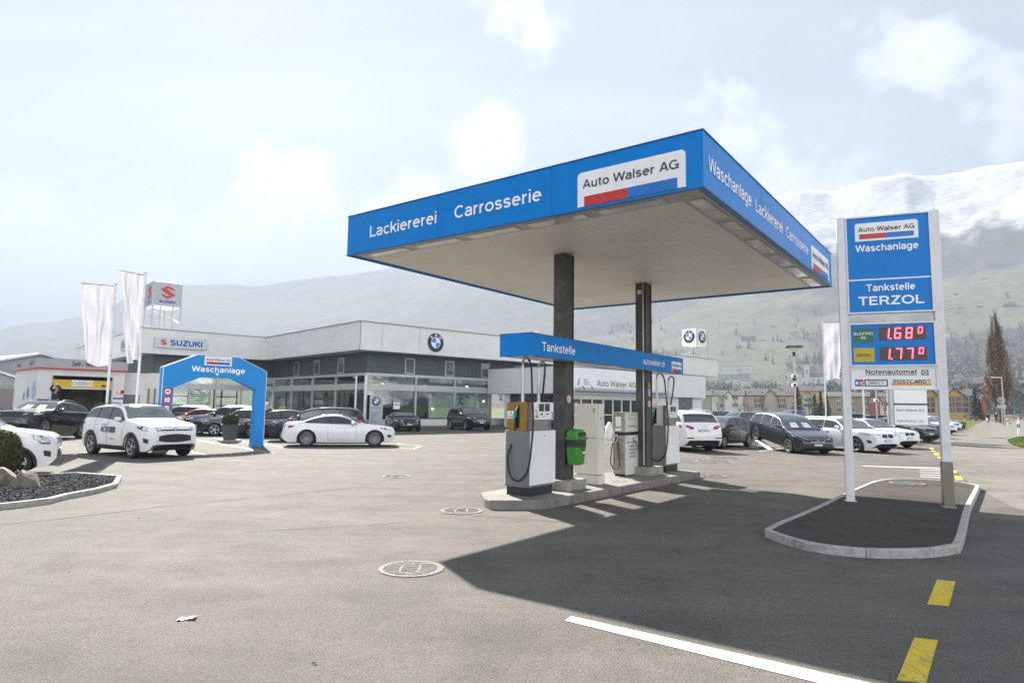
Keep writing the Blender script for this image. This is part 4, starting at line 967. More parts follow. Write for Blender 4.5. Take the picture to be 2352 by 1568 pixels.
LEDP = mat('led_screen', (.055, .022, .020), .3, var=.1, scale=40)
LEDR = mat('led_red', (.6, .02, .04), .4, emit=(1.0, .03, .06), estr=2.6)
SEG = {'0': 'abcdef', '1': 'bc', '6': 'acdefg', '7': 'abc', '8': 'abcdefg'}
def digit(mb, ch, x0, z0, w_, h_, t=.017):
    sl_ = .10
    def P(a, b_): return (a + b_ * sl_, b_)
    g_ = t * .28
    S = {'a': [(g_, h_ - t), (w_ - g_, h_ - t), (w_ - g_, h_), (g_, h_)], 'd': [(g_, 0), (w_ - g_, 0), (w_ - g_, t), (g_, t)], 'g': [(g_, h_ / 2 - t / 2), (w_ - g_, h_ / 2 - t / 2), (w_ - g_, h_ / 2 + t / 2), (g_, h_ / 2 + t / 2)],
         'f': [(0, h_ / 2 + g_), (t, h_ / 2 + g_), (t, h_ - g_), (0, h_ - g_)], 'e': [(0, g_), (t, g_), (t, h_ / 2 - g_), (0, h_ / 2 - g_)], 'b': [(w_ - t, h_ / 2 + g_), (w_, h_ / 2 + g_), (w_, h_ - g_), (w_ - t, h_ - g_)], 'c': [(w_ - t, g_), (w_, g_), (w_, h_ / 2 - g_), (w_ - t, h_ / 2 - g_)]}
    for s in SEG[ch]: mb.slab([P(*q) for q in S[s]], (x0, .0085, z0), X, Z, -Y, .003)
for z0, s in ((3.18, '1680'), (2.79, '1770')):
    sc_ = MB().bb((zx(.694), .010, z0 - .005 + zo), (zx(1.506), .0145, z0 + .252 + zo)).build('price_screen', LEDP, b)
    mb = MB(); zz = z0 + .022 + zo
    digit(mb, s[0], zx(.80), zz, .06, .20); mb.box((zx(.895), .0085, zz + .004), (.02, .003, .024))
    digit(mb, s[1], zx(.955), zz, .105, .205); digit(mb, s[2], zx(1.15), zz, .105, .205); digit(mb, s[3], zx(1.365), zz + .09, .072, .12, .012)
    mb.build('price_digits', LEDR, sc_)
c = pbox('payment_panel', 2.23, 2.665, SIGNWHITE)
ptext(c, 'Notenautomat', .428, 2.525, LETBLACK, w=zx(.89), h=.088, bold=.02)
MB().bb((zx(.428), .0115, 2.503 + zo), (zx(1.318), .0145, 2.511 + zo)).build('underline', LETBLACK, c)
e = MB().bb((zx(1.39), .0115, 2.50 + zo), (zx(1.515), .0145, 2.60 + zo)).build('crest', mat('crest_grey', (.17, .17, .17), .5, var=.6, scale=60), c)
MB().lathe([(.022, .009), (.036, .009), (.036, .0114), (.022, .0114)], 20, 'Y', (zx(1.452), 0, 2.55 + zo)).build('crest_ring', SIGNWHITE, e)
z0, z1 = 2.292 + zo, 2.425 + zo
q = MB().slab(rrect(zx(.232), z0, zx(.31), z1, .012, (1, 0, 0, 1)), (0, .0145, 0), X, Z, -Y, .003).build('card_logo', LOGOBLUE, c)
MB().slab(rrect(zx(.31), z0, zx(.386), z1, .012, (0, 1, 1, 0)), (0, .0145, 0), X, Z, -Y, .003).build('card_logo', LOGORED, c)
mb = MB(); text(mb, 'e', (zx(.246), .011, z0 + .035), X, Z, h=.075, w=.052, bold=.04); text(mb, 'c', (zx(.322), .011, z0 + .035), X, Z, h=.075, w=.052, bold=.04); mb.build('card_lettering', SIGNWHITE, q)
q = MB().slab(rrect(zx(.402), z0, zx(.812), z1, .014), (0, .0145, 0), X, Z, -Y, .003).build('card_logo', LETBLACK, c)
MB().slab(rrect(zx(.425), z0 + .02, zx(.79), z1 - .02, .005), (0, .0112, 0), X, Z, -Y, .002).build('card_field', SIGNWHITE, q)
lettering(q, 'DIRECT', (zx(.608), .0088, z0 + .037), X, Z, LETBLACK, w=.265, h=.062, bold=.015, align='C', ext=.0008)
q = MB().bb((zx(.875), .0115, 2.312 + zo), (zx(1.55), .0145, 2.358 + zo)).build('orange_bar', mat('bar_orange', (.68, .30, .01), .4), c)
ptext(c, 'POSTCARD', .91, 2.355, LETBLACK, w=zx(.565), h=.062, bold=.035)
mb = MB(); mb.box((zx(1.515), .0115, 2.405 + zo), (.046, .002, .046)); pc = mb.build('card_cross', LOGORED, c)
mb = MB(); mb.box((zx(1.515), .0102, 2.405 + zo), (.032, .0006, .011)); mb.box((zx(1.515), .0095, 2.405 + zo), (.011, .0006, .032)); mb.build('cross', SIGNWHITE, pc)
# ================================================================ showroom (frame: x along its street front, y to the left rear)
KB = Vector((-11.437, 48.6, 0))
def inB(px, py, x=None, y=None):
    q = onpl(px, py, KB + b1 * (x or 0) + b2 * (y or 0), b1 if x is not None else b2)
    return ((q - KB).dot(b1), (q - KB).dot(b2), q.z)
sh = thing('showroom_building', 'long low car showroom with white ribbed metal band, dark green walls and big windows', 'building', KB, RB)
CLAD = mat('white_cladding', (.70, .71, .71), .5, var=.04, scale=.5, dirt=((.46, .46, .44), .35, .8))
RIBM = mat('cladding_rib', (.66, .67, .67), .5, var=.05)
GREENW = mat('green_wall', (.066, .092, .096), .5, var=.12, scale=.6)
WALLW = mat('render_white', (.66, .66, .64), .7, var=.05, scale=1.2, dirt=((.50, .49, .46), .3, 1.5))
FLOORI = mat('showroom_floor', (.22, .22, .22), .35, var=.08)
INNER = mat('interior_grey', (.26, .255, .25), .8, var=.2, scale=.8)
def pane_glass(name, tint, refl, rough=.02):
    m = bpy.data.materials.new(name); m.use_nodes = True; nt = m.node_tree; nt.nodes.clear()
    o_ = nn(nt, 'ShaderNodeOutputMaterial'); t = nn(nt, 'ShaderNodeBsdfTransparent'); t.inputs[0].default_value = (*tint, 1)
    gl = nn(nt, 'ShaderNodeBsdfGlossy', i_Roughness=rough); gl.inputs[0].default_value = (.9, .95, .95, 1)
    lw = nn(nt, 'ShaderNodeFresnel', i_IOR=1.5); src = nn(nt, 'ShaderNodeTexCoord').outputs['Object']
    nz = nn(nt, 'ShaderNodeTexNoise', i_Scale=.9, i_Detail=2.0); nt.links.new(src, nz.inputs[0]); bp = nn(nt, 'ShaderNodeBump', i_Strength=.05, i_Distance=.1); nt.links.new(nz.outputs[0], bp.inputs['Height'])
    nt.links.new(bp.outputs[0], gl.inputs['Normal'])
    mx = nn(nt, 'ShaderNodeMixShader'); nt.links.new(math_(nt, 'ADD', lw.outputs[0], refl), mx.inputs[0]); nt.links.new(t.outputs[0], mx.inputs[1]); nt.links.new(gl.outputs[0], mx.inputs[2]); nt.links.new(mx.outputs[0], o_.inputs[0])
    MATS[name] = m; return m
SHOPGLASS = pane_glass('shop_glass', (.60, .68, .66), .05)
ZF0, ZF1 = 5.90, 8.05
XE, YI, XS, YS = 50.9, 18.4, -10.6, 51.0
outer = [(0, 0), (XE, 0), (XE, 30), (12, 60), (XS, YS), (XS, YI), (0, YI)]
MB().prism(outer, ZF0, ZF1).build('fascia', CLAD, sh)
mb = MB(); rib = MB()
for (ax, ay), (bx, by) in (((0, 0), (XE, 0)), ((0, 0), (0, YI)), ((XS, YI), (0, YI)), ((XS, YI), (XS, YS))):
    dx, dy = bx - ax, by - ay; ln = math.hypot(dx, dy); nx_, ny_ = (0, -1) if dy == 0 else (-1, 0)
    mb.box(((ax + bx) / 2 + nx_ * .02, (ay + by) / 2 + ny_ * .02, ZF1 + .03), (abs(dx) + .08 if dx else .14, abs(dy) + .08 if dy else .14, .06))
    s = 5.4 if (ay, by) == (0, 0) else .3
    while s < ln - .1:
        rib.box((ax + dx / ln * s + nx_ * .012, ay + dy / ln * s + ny_ * .006, (ZF0 + ZF1) / 2 - .02), (.05 if dx else .014, .05 if dy else .014, ZF1 - ZF0 - .08)); s += .30
mb.build('roof_edge', mat('edge_grey', (.33, .33, .32), .55, dirt=((.16, .15, .14), .5, 1.5)), sh)
rib.build('cladding_ribs', RIBM, sh)
mb = MB()
for x in (1.9, 5.3): mb.bb((x - .012, -.004, ZF0 + .02), (x + .012, .002, ZF1 - .02))
mb.bb((-.012, -.012, ZF0), (.03, .03, ZF1)); mb.build('panel_joint', mat('joint_dark', (.22, .22, .22), .6), sh)
# upper wall, set back under the band
wall_line = [(50.0, 1.5), (1.5, 1.5), (1.5, 19.7), (-9.4, 19.7), (-9.4, 50.0)]
def run(z0, z1, off, th, name, m, segs=(0, 1, 2, 3), lim=None):
    mb = MB()
    for i in segs:
        (ax, ay), (bx, by) = wall_line[i], wall_line[i + 1]
        if ay == by:
            x0, x1 = min(ax, bx), max(ax, bx)
            if i == 0: x0 -= off
            mb.bb((x0, ay - off, z0), (x1, ay - off + th, z1))
        else:
            y0, y1 = min(ay, by), max(ay, by)
            y0 = y0 - off + (th if True else 0); y1 = y1 - off
            mb.bb((ax - off, y0, z0), (ax - off + th, y1, z1))
    return mb.build(name, m, sh)
run(4.27, ZF0 - .002, 0, .2, 'upper_wall', GREENW)
mb = MB()
for i in range(4):
    (ax, ay), (bx, by) = wall_line[i], wall_line[i + 1]; ln = math.hypot(bx - ax, by - ay); s = .2
    while s < min(ln, 40):
        x, y = ax + (bx - ax) / ln * s, ay + (by - ay) / ln * s
        mb.box((x - (.012 if ax == bx else 0), y - (.012 if ay == by else 0), 5.08), (.02 if ax == bx else .035, .02 if ay == by else .035, 1.6)); s += .42
mb.build('wall_ribs', mat('green_rib', (.048, .068, .072), .5), sh)
run(4.05, 4.268, .10, .30, 'ledge', ALU); run(2.95, 3.44, .02, .16, 'spandrel', ALU); run(.10, .63, .02, .2, 'sill', WALLW); run(-.05, .10, -.02, .2, 'base', CONCRETE)
MB().prism([(1.7, 1.7), (49.8, 1.7), (49.8, 29), (10, 49), (-9.2, 49.8), (-9.2, 19.9), (1.7, 19.9)], .0, .06).build('floor', FLOORI, sh)
# glazing, pane by pane between the mullions
FX = [1.5, 6.07, 10.07, 14.2]; LY = [1.5, 6.5, 10.9, 15.3, 19.5]; SX = [-9.4, -8.6, -6.2, -3.9, -1.6, .2, 1.5]
def bay(axis, a, b, off, zs):
    for z0, z1 in zs:
        f = MB()
        if axis == 'x': f.bb((a + .07, off + .05, z0), (b - .07, off + .062, z1))
        else: f.bb((off + .05, a + .07, z0), (off + .062, b - .07, z1))
        f.build('window', SHOPGLASS, sh)
for a, b in zip(FX, FX[1:]): bay('x', a, b, 1.5, ((3.442, 4.048), (.632, 2.948)))
for a, b in zip(LY, LY[1:]): bay('y', a, b, 1.5, ((3.442, 4.048), (.632, 2.948)))
for a, b in zip(SX, SX[1:]): bay('x', a, b, 19.7, ((3.442, 4.048), (.632, 2.948)))
for x in FX[1:]: MB().bb((x - .07, 1.40, .1), (x + .07, 1.62, 4.05)).build('mullion', ALU, sh)
for y in LY[1:]: MB().bb((1.40, y - .07, .1), (1.62, y + .07, 4.05)).build('mullion', ALU, sh)
for x in SX[1:-1]: MB().bb((x - .05, 19.62, .1), (x + .05, 19.80, 4.05)).build('mullion', ALU, sh)
MB().tube([(1.42, 1.42, 0), (1.42, 1.42, 4.06)], .13, 16).build('corner_column', WHITEMETAL, sh, 40)
for x0, x1 in ((1.0, .2), ): MB().tube([(.95, 2.1, 0), (.95, 2.1, 4.05)], .08, 12).build('post', WHITEMETAL, sh, 40)
# small windows in the green wall
def upw(axis, a, b, z0=4.33, z1=5.62):
    mb = MB(); t = .07
    if axis == 'x':
        for lo, hi in (((a, 1.44, z0), (b, 1.56, z0 + t)), ((a, 1.44, z1 - t), (b, 1.56, z1)), ((a, 1.44, z0 + t), (a + t, 1.56, z1 - t)), ((b - t, 1.44, z0 + t), (b, 1.56, z1 - t))): mb.bb(lo, hi)
        w_ = mb.build('window', ALU, sh); MB().bb((a + t, 1.465, z0 + t), (b - t, 1.475, z1 - t)).build('pane', UPGLASS, w_)
    else:
        for lo, hi in (((1.44, a, z0), (1.56, b, z0 + t)), ((1.44, a, z1 - t), (1.56, b, z1)), ((1.44, a, z0 + t), (1.56, a + t, z1 - t)), ((1.44, b - t, z0 + t), (1.56, b, z1 - t))): mb.bb(lo, hi)
        w_ = mb.build('window', ALU, sh); MB().bb((1.465, a + t, z0 + t), (1.475, b - t, z1 - t)).build('pane', UPGLASS, w_)
UPGLASS = glassy('upper_glass', (.10, .11, .115), .05, .8, scale=1.5)
for a in (4.97, 9.02, 13.06, 17.1, 21.2, 25.3): upw('x', a, a + .94)
for a in (5.19, 9.67, 13.94): upw('y', a, a + 1.08)
# rooms behind the glass
mb = MB(); mb.bb((1.7, 9.5, .06), (13, 9.7, 5.0)); mb.bb((9.5, 9.7, .06), (9.7, 30, 5.0)); mb.build('inner_wall', INNER, sh)
MB().bb((1.7, 1.8, 3.6), (49, 29, 3.7)).build('inner_ceiling', mat('ceiling_in', (.45, .45, .44), .8), sh)
MB().bb((-9.2, 24.5, .06), (1.6, 24.6, 4.2)).build('workshop_wall', mat('wall_glow', (.70, .69, .62), .7, emit=(1.0, .95, .82), estr=.16), sh)  # wall itself emits: room light put into its material
mb = MB()
for x in (-8.0, -6.5, -5.0, -2.6, -1.9, -.4): mb.bb((x, 24.36, .1), (x + .12, 24.48, 3.6))
for z in (.5, 1.4, 2.3, 3.2): mb.bb((-8.0, 24.38, z), (-5.0, 24.46, z + .09)); mb.bb((-2.6, 24.38, z), (-.3, 24.46, z + .09))
mb.build('door_bars', mat('door_red', (.35, .03, .03), .5), sh)
mb = MB()
for k in range(16): mb.bb((-4.8, 24.34, .3 + k * .2), (-2.9, 24.44, .42 + k * .2))
mb.build('shutter', WALLW, sh)
spot = mat('spot_warm', (.9, .8, .6), .4, emit=(1.0, .78, .45), estr=9.0)
for x, y, z in ((4.6, 4.2, 3.45), (2.9, 8.2, 3.45), (3.2, 12.5, 3.4), (12.8, 3.2, 3.5), (15.5, 4.0, 2.2), (8.6, 2.6, 1.45), (5.2, 3.6, 5.3 - 1.9), (9.4, 5.0, 3.4)):
    MB().lathe([(.0001, 0), (.055, -.01), (.07, .04), (.03, .10)], 12, 'Z', (x, y, z)).build('spotlight', spot, sh, 40)
# banners and boards standing behind the glass
for x, y, w_, h_, m in ((2.3, 17.2, .8, 2.0, mat('board_blue', (.12, .26, .45), .5)), (2.4, 15.9, .35, 2.1, mat('board_sand', (.45, .34, .18), .5)), (2.2, 12.9, .25, 2.2, MATS['board_sand'])):
    MB().bb((x, y, .06), (x + .06, y + w_, h_)).build('display_board', m, sh)
# things fixed to the front: badge, lettered boxes
roundel(sh, (6.90, -.02, 6.93), X, Z, .78)
sgn = thing('brand_board', 'long silver board with blue letters on the white band above the wash arch', 'sign', KB + b1 * 0, RB, 'silver lettered boards on the showroom')
SILVER = mat('sign_silver', (.42, .44, .47), .35, metal=.55, var=.08, scale=1)
MB().slab(rrect(-9.67, 6.46, -5.41, 7.40, .06), (0, YI - .02, 0), X, Z, -Y, .16).build('board', SILVER, sgn)
s_emblem(sgn, (-8.95, YI - .185, 6.93), X, Z, .58)
lettering(sgn, 'SUZUKI', (-8.42, YI - .185, 6.70), X, Z, NAVY, w=2.65, h=.46, bold=.05)
sg2 = thing('brand_board', 'silver lettered board on the left return of the showroom, half hidden behind the flags', 'sign', KB, RB, 'silver lettered boards on the showroom')
MB().slab(rrect(0, 6.40, 4.6, 7.40, .06), (XS - .02, 25.6, 0), -Y, Z, -X, .16).build('board', SILVER, sg2)
s_emblem(sg2, (XS - .185, 24.9, 6.90), -Y, Z, .58)
lettering(sg2, 'SUZUKI', (XS - .185, 24.3, 6.68), -Y, Z, NAVY, w=2.8, h=.46, bold=.05)
for (x, y) in ((1.28, 3.1), (2.4, 1.28), (1.7, 1.25)):
    o = MB().box((x, y, 3.93), (.10, .10, .10), 0, .02).build('camera', SIGNWHITE, sh); MB().lathe([(.0001, 3.80), (.04, 3.82), (.05, 3.87)], 12, 'Z', (x, y, 0)).build('lens_dome', BLACKPL, o, 40)
# ---------------------------------------------------------------- flat roofed entrance wing
an = thing('entrance_wing', 'low white flat-roofed entrance wing with olive lettering, behind the fuel pumps', 'building', KB, RB)
AX0, AX1, AY = 13.76, 35.0, -7.8
MB().bb((AX0, AY, 2.90), (AX1, 1.38, 5.08)).build('fascia', CLAD, an)
MB().bb((AX0 - .03, AY - .03, 5.08), (AX1 + .03, 1.38, 5.13)).build('roof_edge', MATS['edge_grey'], an)
mb = MB(); x = 24.2
while x < AX1: mb.box((x, AY - .01, 3.98), (.05, .03, 2.1)); x += .3
y = AY + .3
mb.build('cladding_ribs', RIBM, an)
MB().bb((15.1, AY - .09, 3.42), (23.55, AY - .005, 5.02)).build('name_board', SIGNWHITE, an)
lettering(an, 'Auto Walser AG', (18.0, AY - .10, 3.60), X, Z, mat('letter_olive', (.20, .20, .13), .5, metal=.2), w=5.3, h=.50, bold=.015)
sm = MB(); text(sm, 'BMW', (16.35, AY - .10, 4.02), X, Z, h=.12, bold=.01); text(sm, 'Premium', (16.35, AY - .10, 3.84), X, Z, h=.12, bold=.01); text(sm, 'Selection', (16.35, AY - .10, 3.66), X, Z, h=.12, bold=.01); sm.build('small_lettering', LETGREY, an)
MB().slab([(0, 0), (.25, .05), (.34, .62), (.09, .57)], (15.55, AY - .095, 3.58), X, Z, -Y, .01).build('swoosh', mat('swoosh_blue', (.25, .42, .65), .4), an)
pipe = MB().tube([(15.1, AY - .35, 3.17), (27.5, AY - .35, 3.17)], .13, 14).build('pipe_rail', mat('pipe_grey', (.32, .35, .40), .4, metal=.4), an, 40)
for x in (16.2, 17.3, 23.6): MB().tube([(x, AY - .35, 3.17), (x, AY - .35, 3.3), (x, AY - .05, 3.6), (x, AY - .05, 4.2)], .035, 8).build('bracket', BLACKPL, an)
MB().bb((AX0 + .6, AY + .6, .02), (AX1 - .3, 1.3, .06)).build('floor', FLOORI, an)
for lo, hi in (((AX0 + .3, -1.2, 0), (AX0 + .6, -.6, 2.9)), ((AX0 + .35, AY + .35, 0), (AX0 + .85, AY + .85, 2.9)), ((25.5, AY + .4, 0), (30.8, AY + .7, 2.9)), ((33.3, AY + .4, 0), (AX1 - .02, AY + .7, 2.9))):
    MB().bb(lo, hi).build('wall', WALLW, an)
MB().bb((30.82, AY + .5, .1), (33.28, AY + .56, 2.88)).build('window', UPGLASS, an)
MB().bb((AX0 + .8, -6.5, .06), (AX0 + 1.0, -1.3, 2.9)).build('inner_wall', INNER, an); MB().bb((15, -1.0, .06), (AX1, -.8, 2.9)).build('inner_wall', INNER, an)
mb = MB(); mb.bb((AX0 + .45, -6.9, .1), (AX0 + .47, -1.2, 2.88)); mb.build('window', SHOPGLASS, an)
for y in (-6.9, -4.9, -3.0): MB().bb((AX0 + .38, y - .06, .05), (AX0 + .52, y + .06, 2.89)).build('mullion', ALU, an)
mb = MB(); mb.bb((15.0, AY + .35, 2.55), (24.5, AY + .55, 2.9)); mb.build('header', WALLW, an)
for i, x in enumerate((15.2, 16.6, 18.0, 19.5, 20.75, 22.0, 23.3)):
    f = MB(); w_ = 1.25 if i > 2 else 1.4; t = .07
    for lo, hi in (((x, AY + .42, .05), (x + t, AY + .52, 2.55)), ((x + w_ - t, AY + .42, .05), (x + w_, AY + .52, 2.55)), ((x + t, AY + .42, 2.48), (x + w_ - t, AY + .52, 2.55)), ((x + t, AY + .42, .05), (x + w_ - t, AY + .52, .25)), ((x + t, AY + .42, 1.15), (x + w_ - t, AY + .52, 1.23))): f.bb(lo, hi)
    f = f.build('glazed_door' if i > 2 else 'window', WHITEMETAL, an)
    MB().bb((x + t, AY + .46, .25), (x + w_ - t, AY + .47, 2.48)).build('pane', SHOPGLASS, f)
# ---------------------------------------------------------------- lattice towers with lit cubes on the roof
def cube_tower(name, label, x0, x1, y0, y1, z0, z1, base, faces, m):
    o = thing(name, label, 'sign tower', KB, RB)
    MB().bb((x0, y0, z0), (x1, y1, z1), .02).build('cube', m, o)
    for x in (x0, x1):
        for y in (y0, y1): MB().bb((x - .05, y - .05, base), (x + .05, y + .05, z1 + .01)).build('leg', GALV, o)
    for fx in (.28, .72):
        for y in (y0, y1): MB().tube([(x0 + (x1 - x0) * fx, y, base), (x0 + (x1 - x0) * fx, y, z0)], .035, 6).build('leg', GALV, o)
    mb = MB(); n = 3
    for (ax, ay, bx, by) in ((x0, y0, x0 + (x1 - x0) * .28, y0), (x0 + (x1 - x0) * .72, y0, x1, y0), (x0, y0, x0, y0 + (y1 - y0) * .35), (x0, y1 - (y1 - y0) * .35, x0, y1), (x1, y0, x1, y1), (x0, y1, x1, y1)):
        for k in range(n):
            za, zb = base + (z0 - base) * k / n, base + (z0 - base) * (k + 1) / n
            p, q = ((ax, ay), (bx, by)) if k % 2 else ((bx, by), (ax, ay)); mb.tube([(*p, za), (*q, zb)], .016, 5)
    mb.tube([(x0, y0, base + .08), (x1, y0, base + .08)], .02, 5); mb.build('braces', GALV, o)
    return o
o = cube_tower('sign_tower', 'grey sign cube with red emblem on a lattice frame beside the flags', -9.55, -7.2, 20.3, 23.0, 10.36, 12.55, 8.06, 2, mat('cube_grey', (.36, .38, .41), .4, metal=.3, var=.05))
s_emblem(o, (-8.36, 20.275, 11.63), X, Z, 1.22); lettering(o, 'SUZUKI', (-9.06, 20.275, 10.66), X, Z, NAVY, w=1.36, h=.2, bold=.06)
s_emblem(o, (-9.575, 21.6, 11.63), -Y, Z, 1.22); lettering(o, 'SUZUKI', (-9.575, 22.3, 10.66), -Y, Z, NAVY, w=1.36, h=.2, bold=.06)
o = cube_tower('sign_tower', 'white sign cube with round badges on a lattice frame above the roof', 47.0, 49.3, .55, 2.75, 9.75, 11.85, 8.06, 2, SIGNWHITE)
roundel(o, (46.97, 1.65, 10.82), -Y, Z, .78); roundel(o, (48.15, .52, 10.82), X, Z, .78)
# roof furniture
o = MB().lathe([(.13, 0), (.13, 1.1), (.17, 1.1), (.17, 1.25), (.0001, 1.3)], 14).build('roof_vent', GALV, None, 40); q = KB + b1 * 20.5 + b2 * 2.0; o.location = (q.x, q.y, 8.05); tag(o, 'short grey pipe vent standing on the showroom roof above the blue beam', 'roof vent')
# ---------------------------------------------------------------- self-service wash building
C1 = at(86, 822, 36.0); SA = R(44); SRZ = math.pi / 2 - SA; ST = C1.z
sw = thing('wash_building', 'low white car wash building lettered Self - Wash with half open yellow door', 'building', (C1.x, C1.y, 0), SRZ)
f_ = 36 / 31.0
def sx(v): return v * f_
def sz(v): return 1.82 + (v - 1.82) * f_
WX, WY = sx(3.90), sx(5.9); T0, T1 = sz(3.36), ST
WBRICK = mat('painted_brick', (.66, .66, .65), .65, var=.05, scale=1.0)
nt = WBRICK.node_tree; bt = nn(nt, 'ShaderNodeTexBrick', i_Scale=3.2); tcb = nn(nt, 'ShaderNodeTexCoord'); mpb = nn(nt, 'ShaderNodeMapping'); mpb.inputs['Rotation'].default_value = (math.pi / 2, 0, math.pi / 2)
nt.links.new(tcb.outputs['Object'], mpb.inputs[0]); nt.links.new(mpb.outputs[0], bt.inputs[0]); bb_ = nn(nt, 'ShaderNodeBump', i_Strength=.5, i_Distance=.02, invert=True); nt.links.new(bt.outputs['Fac'], bb_.inputs['Height']); nt.links.new(bb_.outputs[0], nt.nodes['Principled BSDF'].inputs['Normal'])
D0, D1, DZ = sx(.66), sx(3.31), sz(3.0)
MB().bb((.12, .35, 0), (.30, WY, T0)).build('side_wall', WBRICK, sw)
mb = MB(); mb.bb((.12, .15, 0), (D0, .35, T0)); mb.bb((D1, .15, 0), (WX - .1, .35, T0)); mb.bb((D0, .15, DZ), (D1, .35, T0)); mb.build('front_wall', WALLW, sw)
MB().bb((WX - .28, .35, 0), (WX - .1, WY, T0)).build('side_wall', WALLW, sw); MB().bb((.3, WY - .2, 0), (WX - .3, WY, T0)).build('back_wall', INNER, sw)
BAND = mat('band_grey', (.36, .37, .38), .45, metal=.3, var=.06, scale=.7)
MB().bb((0, 0, T0), (WX, WY + .1, T1)).build('roof_band', BAND, sw)
mb = MB(); mb.bb((-.01, -.01, T0 - .06), (WX + .01, WY, T0 + .015)); mb.build('red_strip', LOGORED, sw)
mb = MB()
for k in range(1, 6): mb.bb((-.006, -.006, T0 + (T1 - T0) * k / 6 - .006), (WX + .006, WY, T0 + (T1 - T0) * k / 6 + .006))
mb.bb((-.02, -.02, T1), (WX + .02, WY, T1 + .03)); mb.build('band_grooves', mat('band_groove', (.26, .27, .28), .5), sw)
lettering(sw, 'Self - Wash', (sx(1.42), -.012, T0 + .15), X, Z, LETBLACK, w=sx(1.08), h=.24, bold=.03)
lettering(sw, 'Self', (-.012, sx(1.6), T0 + .16), -Y, Z, LETGREY, w=.9, h=.22, bold=.03); lettering(sw, 'Wash', (-.012, sx(4.9), T0 + .16), -Y, Z, LETGREY, w=1.1, h=.22, bold=.03)
YELD = mat('door_yellow', (.62, .44, .005), .42, var=.06, scale=1.5)
dr_ = MB().bb((D0 + .02, .20, sz(2.42)), (D1 - .02, .26, DZ - .22)).build('roller_door', YELD, sw)
MB().bb((D0 + .02, .18, sz(2.40) - .05), (D1 - .02, .28, sz(2.42))).build('door_rail', ALU, dr_)
n_ = MB().bb((sx(1.50), .17, sz(2.50)), (sx(2.42), .19, sz(2.80))).build('notice_board', SIGNWHITE, dr_)
mb = MB()
for k, wd in enumerate((.45, .6, .7, .5)): mb.bb((sx(1.96) - wd / 2, .165, sz(2.72) - k * .065), (sx(1.96) + wd / 2, .168, sz(2.72) - k * .065 + .022))
mb.build('notice_print', LETGREY, n_)
mb = MB()
for cx in (sx(1.60), sx(2.32)): mb.lathe([(.075, .16), (.10, .16), (.10, .169), (.075, .169)], 20, 'Y', (cx, 0, sz(2.645)))
mb.build('speed_ring', LOGORED, n_)
MB().bb((sx(2.80), .17, sz(2.50)), (sx(2.98), .19, sz(2.60))).build('vent', BLACKPL, dr_)
mb = MB(); mb.bb((D0, .14, 0), (D0 + .06, .36, DZ)); mb.bb((D1 - .06, .14, 0), (D1, .36, DZ)); mb.build('door_frame', GALV, sw)
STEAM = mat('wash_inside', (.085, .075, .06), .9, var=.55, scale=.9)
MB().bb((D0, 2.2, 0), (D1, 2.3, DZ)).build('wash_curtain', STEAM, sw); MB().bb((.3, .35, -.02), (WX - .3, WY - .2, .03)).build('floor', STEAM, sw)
# bubbles painted on the brick side, notice boards, signal lamp, annex door
BUB = mat('bubble_blue', (.10, .22, .55), .5, var=.5, scale=3); BUB2 = mat('bubble_pale', (.35, .50, .72), .5, var=.3, scale=3)
for i, (yy, zz, rr) in enumerate(((.95, 2.35, .55), (2.5, 2.2, .36), (3.6, 2.0, .25), (1.5, 1.35, .42), (1.15, 1.45, .42), (2.1, .95, .25), (4.4, 1.0, .18), (4.0, 1.1, .14))):
    MB().lathe([(.0001, -.006), (rr * .9, -.006), (rr, 0)], 24, 'X', (.12, yy, zz)).build('painted_bubble', BUB if i % 3 else BUB2, sw)
for x0, x1, z0, z1 in ((.16, sx(.62), sz(1.25), sz(1.85)), (sx(3.34), WX - .12, sz(1.2), sz(1.97))):
    b_ = MB().bb((x0, .12, z0), (x1, .148, z1)).build('tariff_board', SIGNWHITE, sw)
    MB().bb((x0, .115, z1 - .10), (x1, .119, z1)).build('tariff_header', mat('header_violet', (.06, .06, .22), .5), b_)
    mb = MB()
    for k in range(5): mb.bb((x0 + .04, .116, z1 - .18 - k * .09), (x1 - .06 - .05 * (k % 2), .119, z1 - .165 - k * .09))
    mb.build('tariff_print', mat('print_grey', (.35, .36, .42), .5), b_)
s_ = MB().box((sx(3.66), .10, sz(2.27)), (.36, .10, .16), 0, .03).build('signal', BLACKPL, sw)
MB().lathe([(.0001, .035), (.05, .04), (.06, .05)], 16, 'Y', (sx(3.66) - .09, 0, sz(2.27))).build('signal_lamp', mat('signal_red', (.7, .02, .01), .4, emit=(1, .05, .02), estr=2.5), s_)
MB().bb((WX - .1, .9, 0), (WX + 2.1, WY, sz(3.30))).build('side_annex', WALLW, sw); MB().bb((WX + .1, .87, 0), (WX + 1.0, .9, 2.2)).build('annex_door', mat('door_taupe', (.16, .15, .14), .6), sw)
mb = MB(); mb.tube([(WX + 1.5, .84, .4), (WX + 1.5, .84, 2.6)], .05, 8); mb.tube([(WX + 1.85, .84, .4), (WX + 1.85, .84, 2.6)], .05, 8); mb.build('pipe', GREYPANEL, sw)
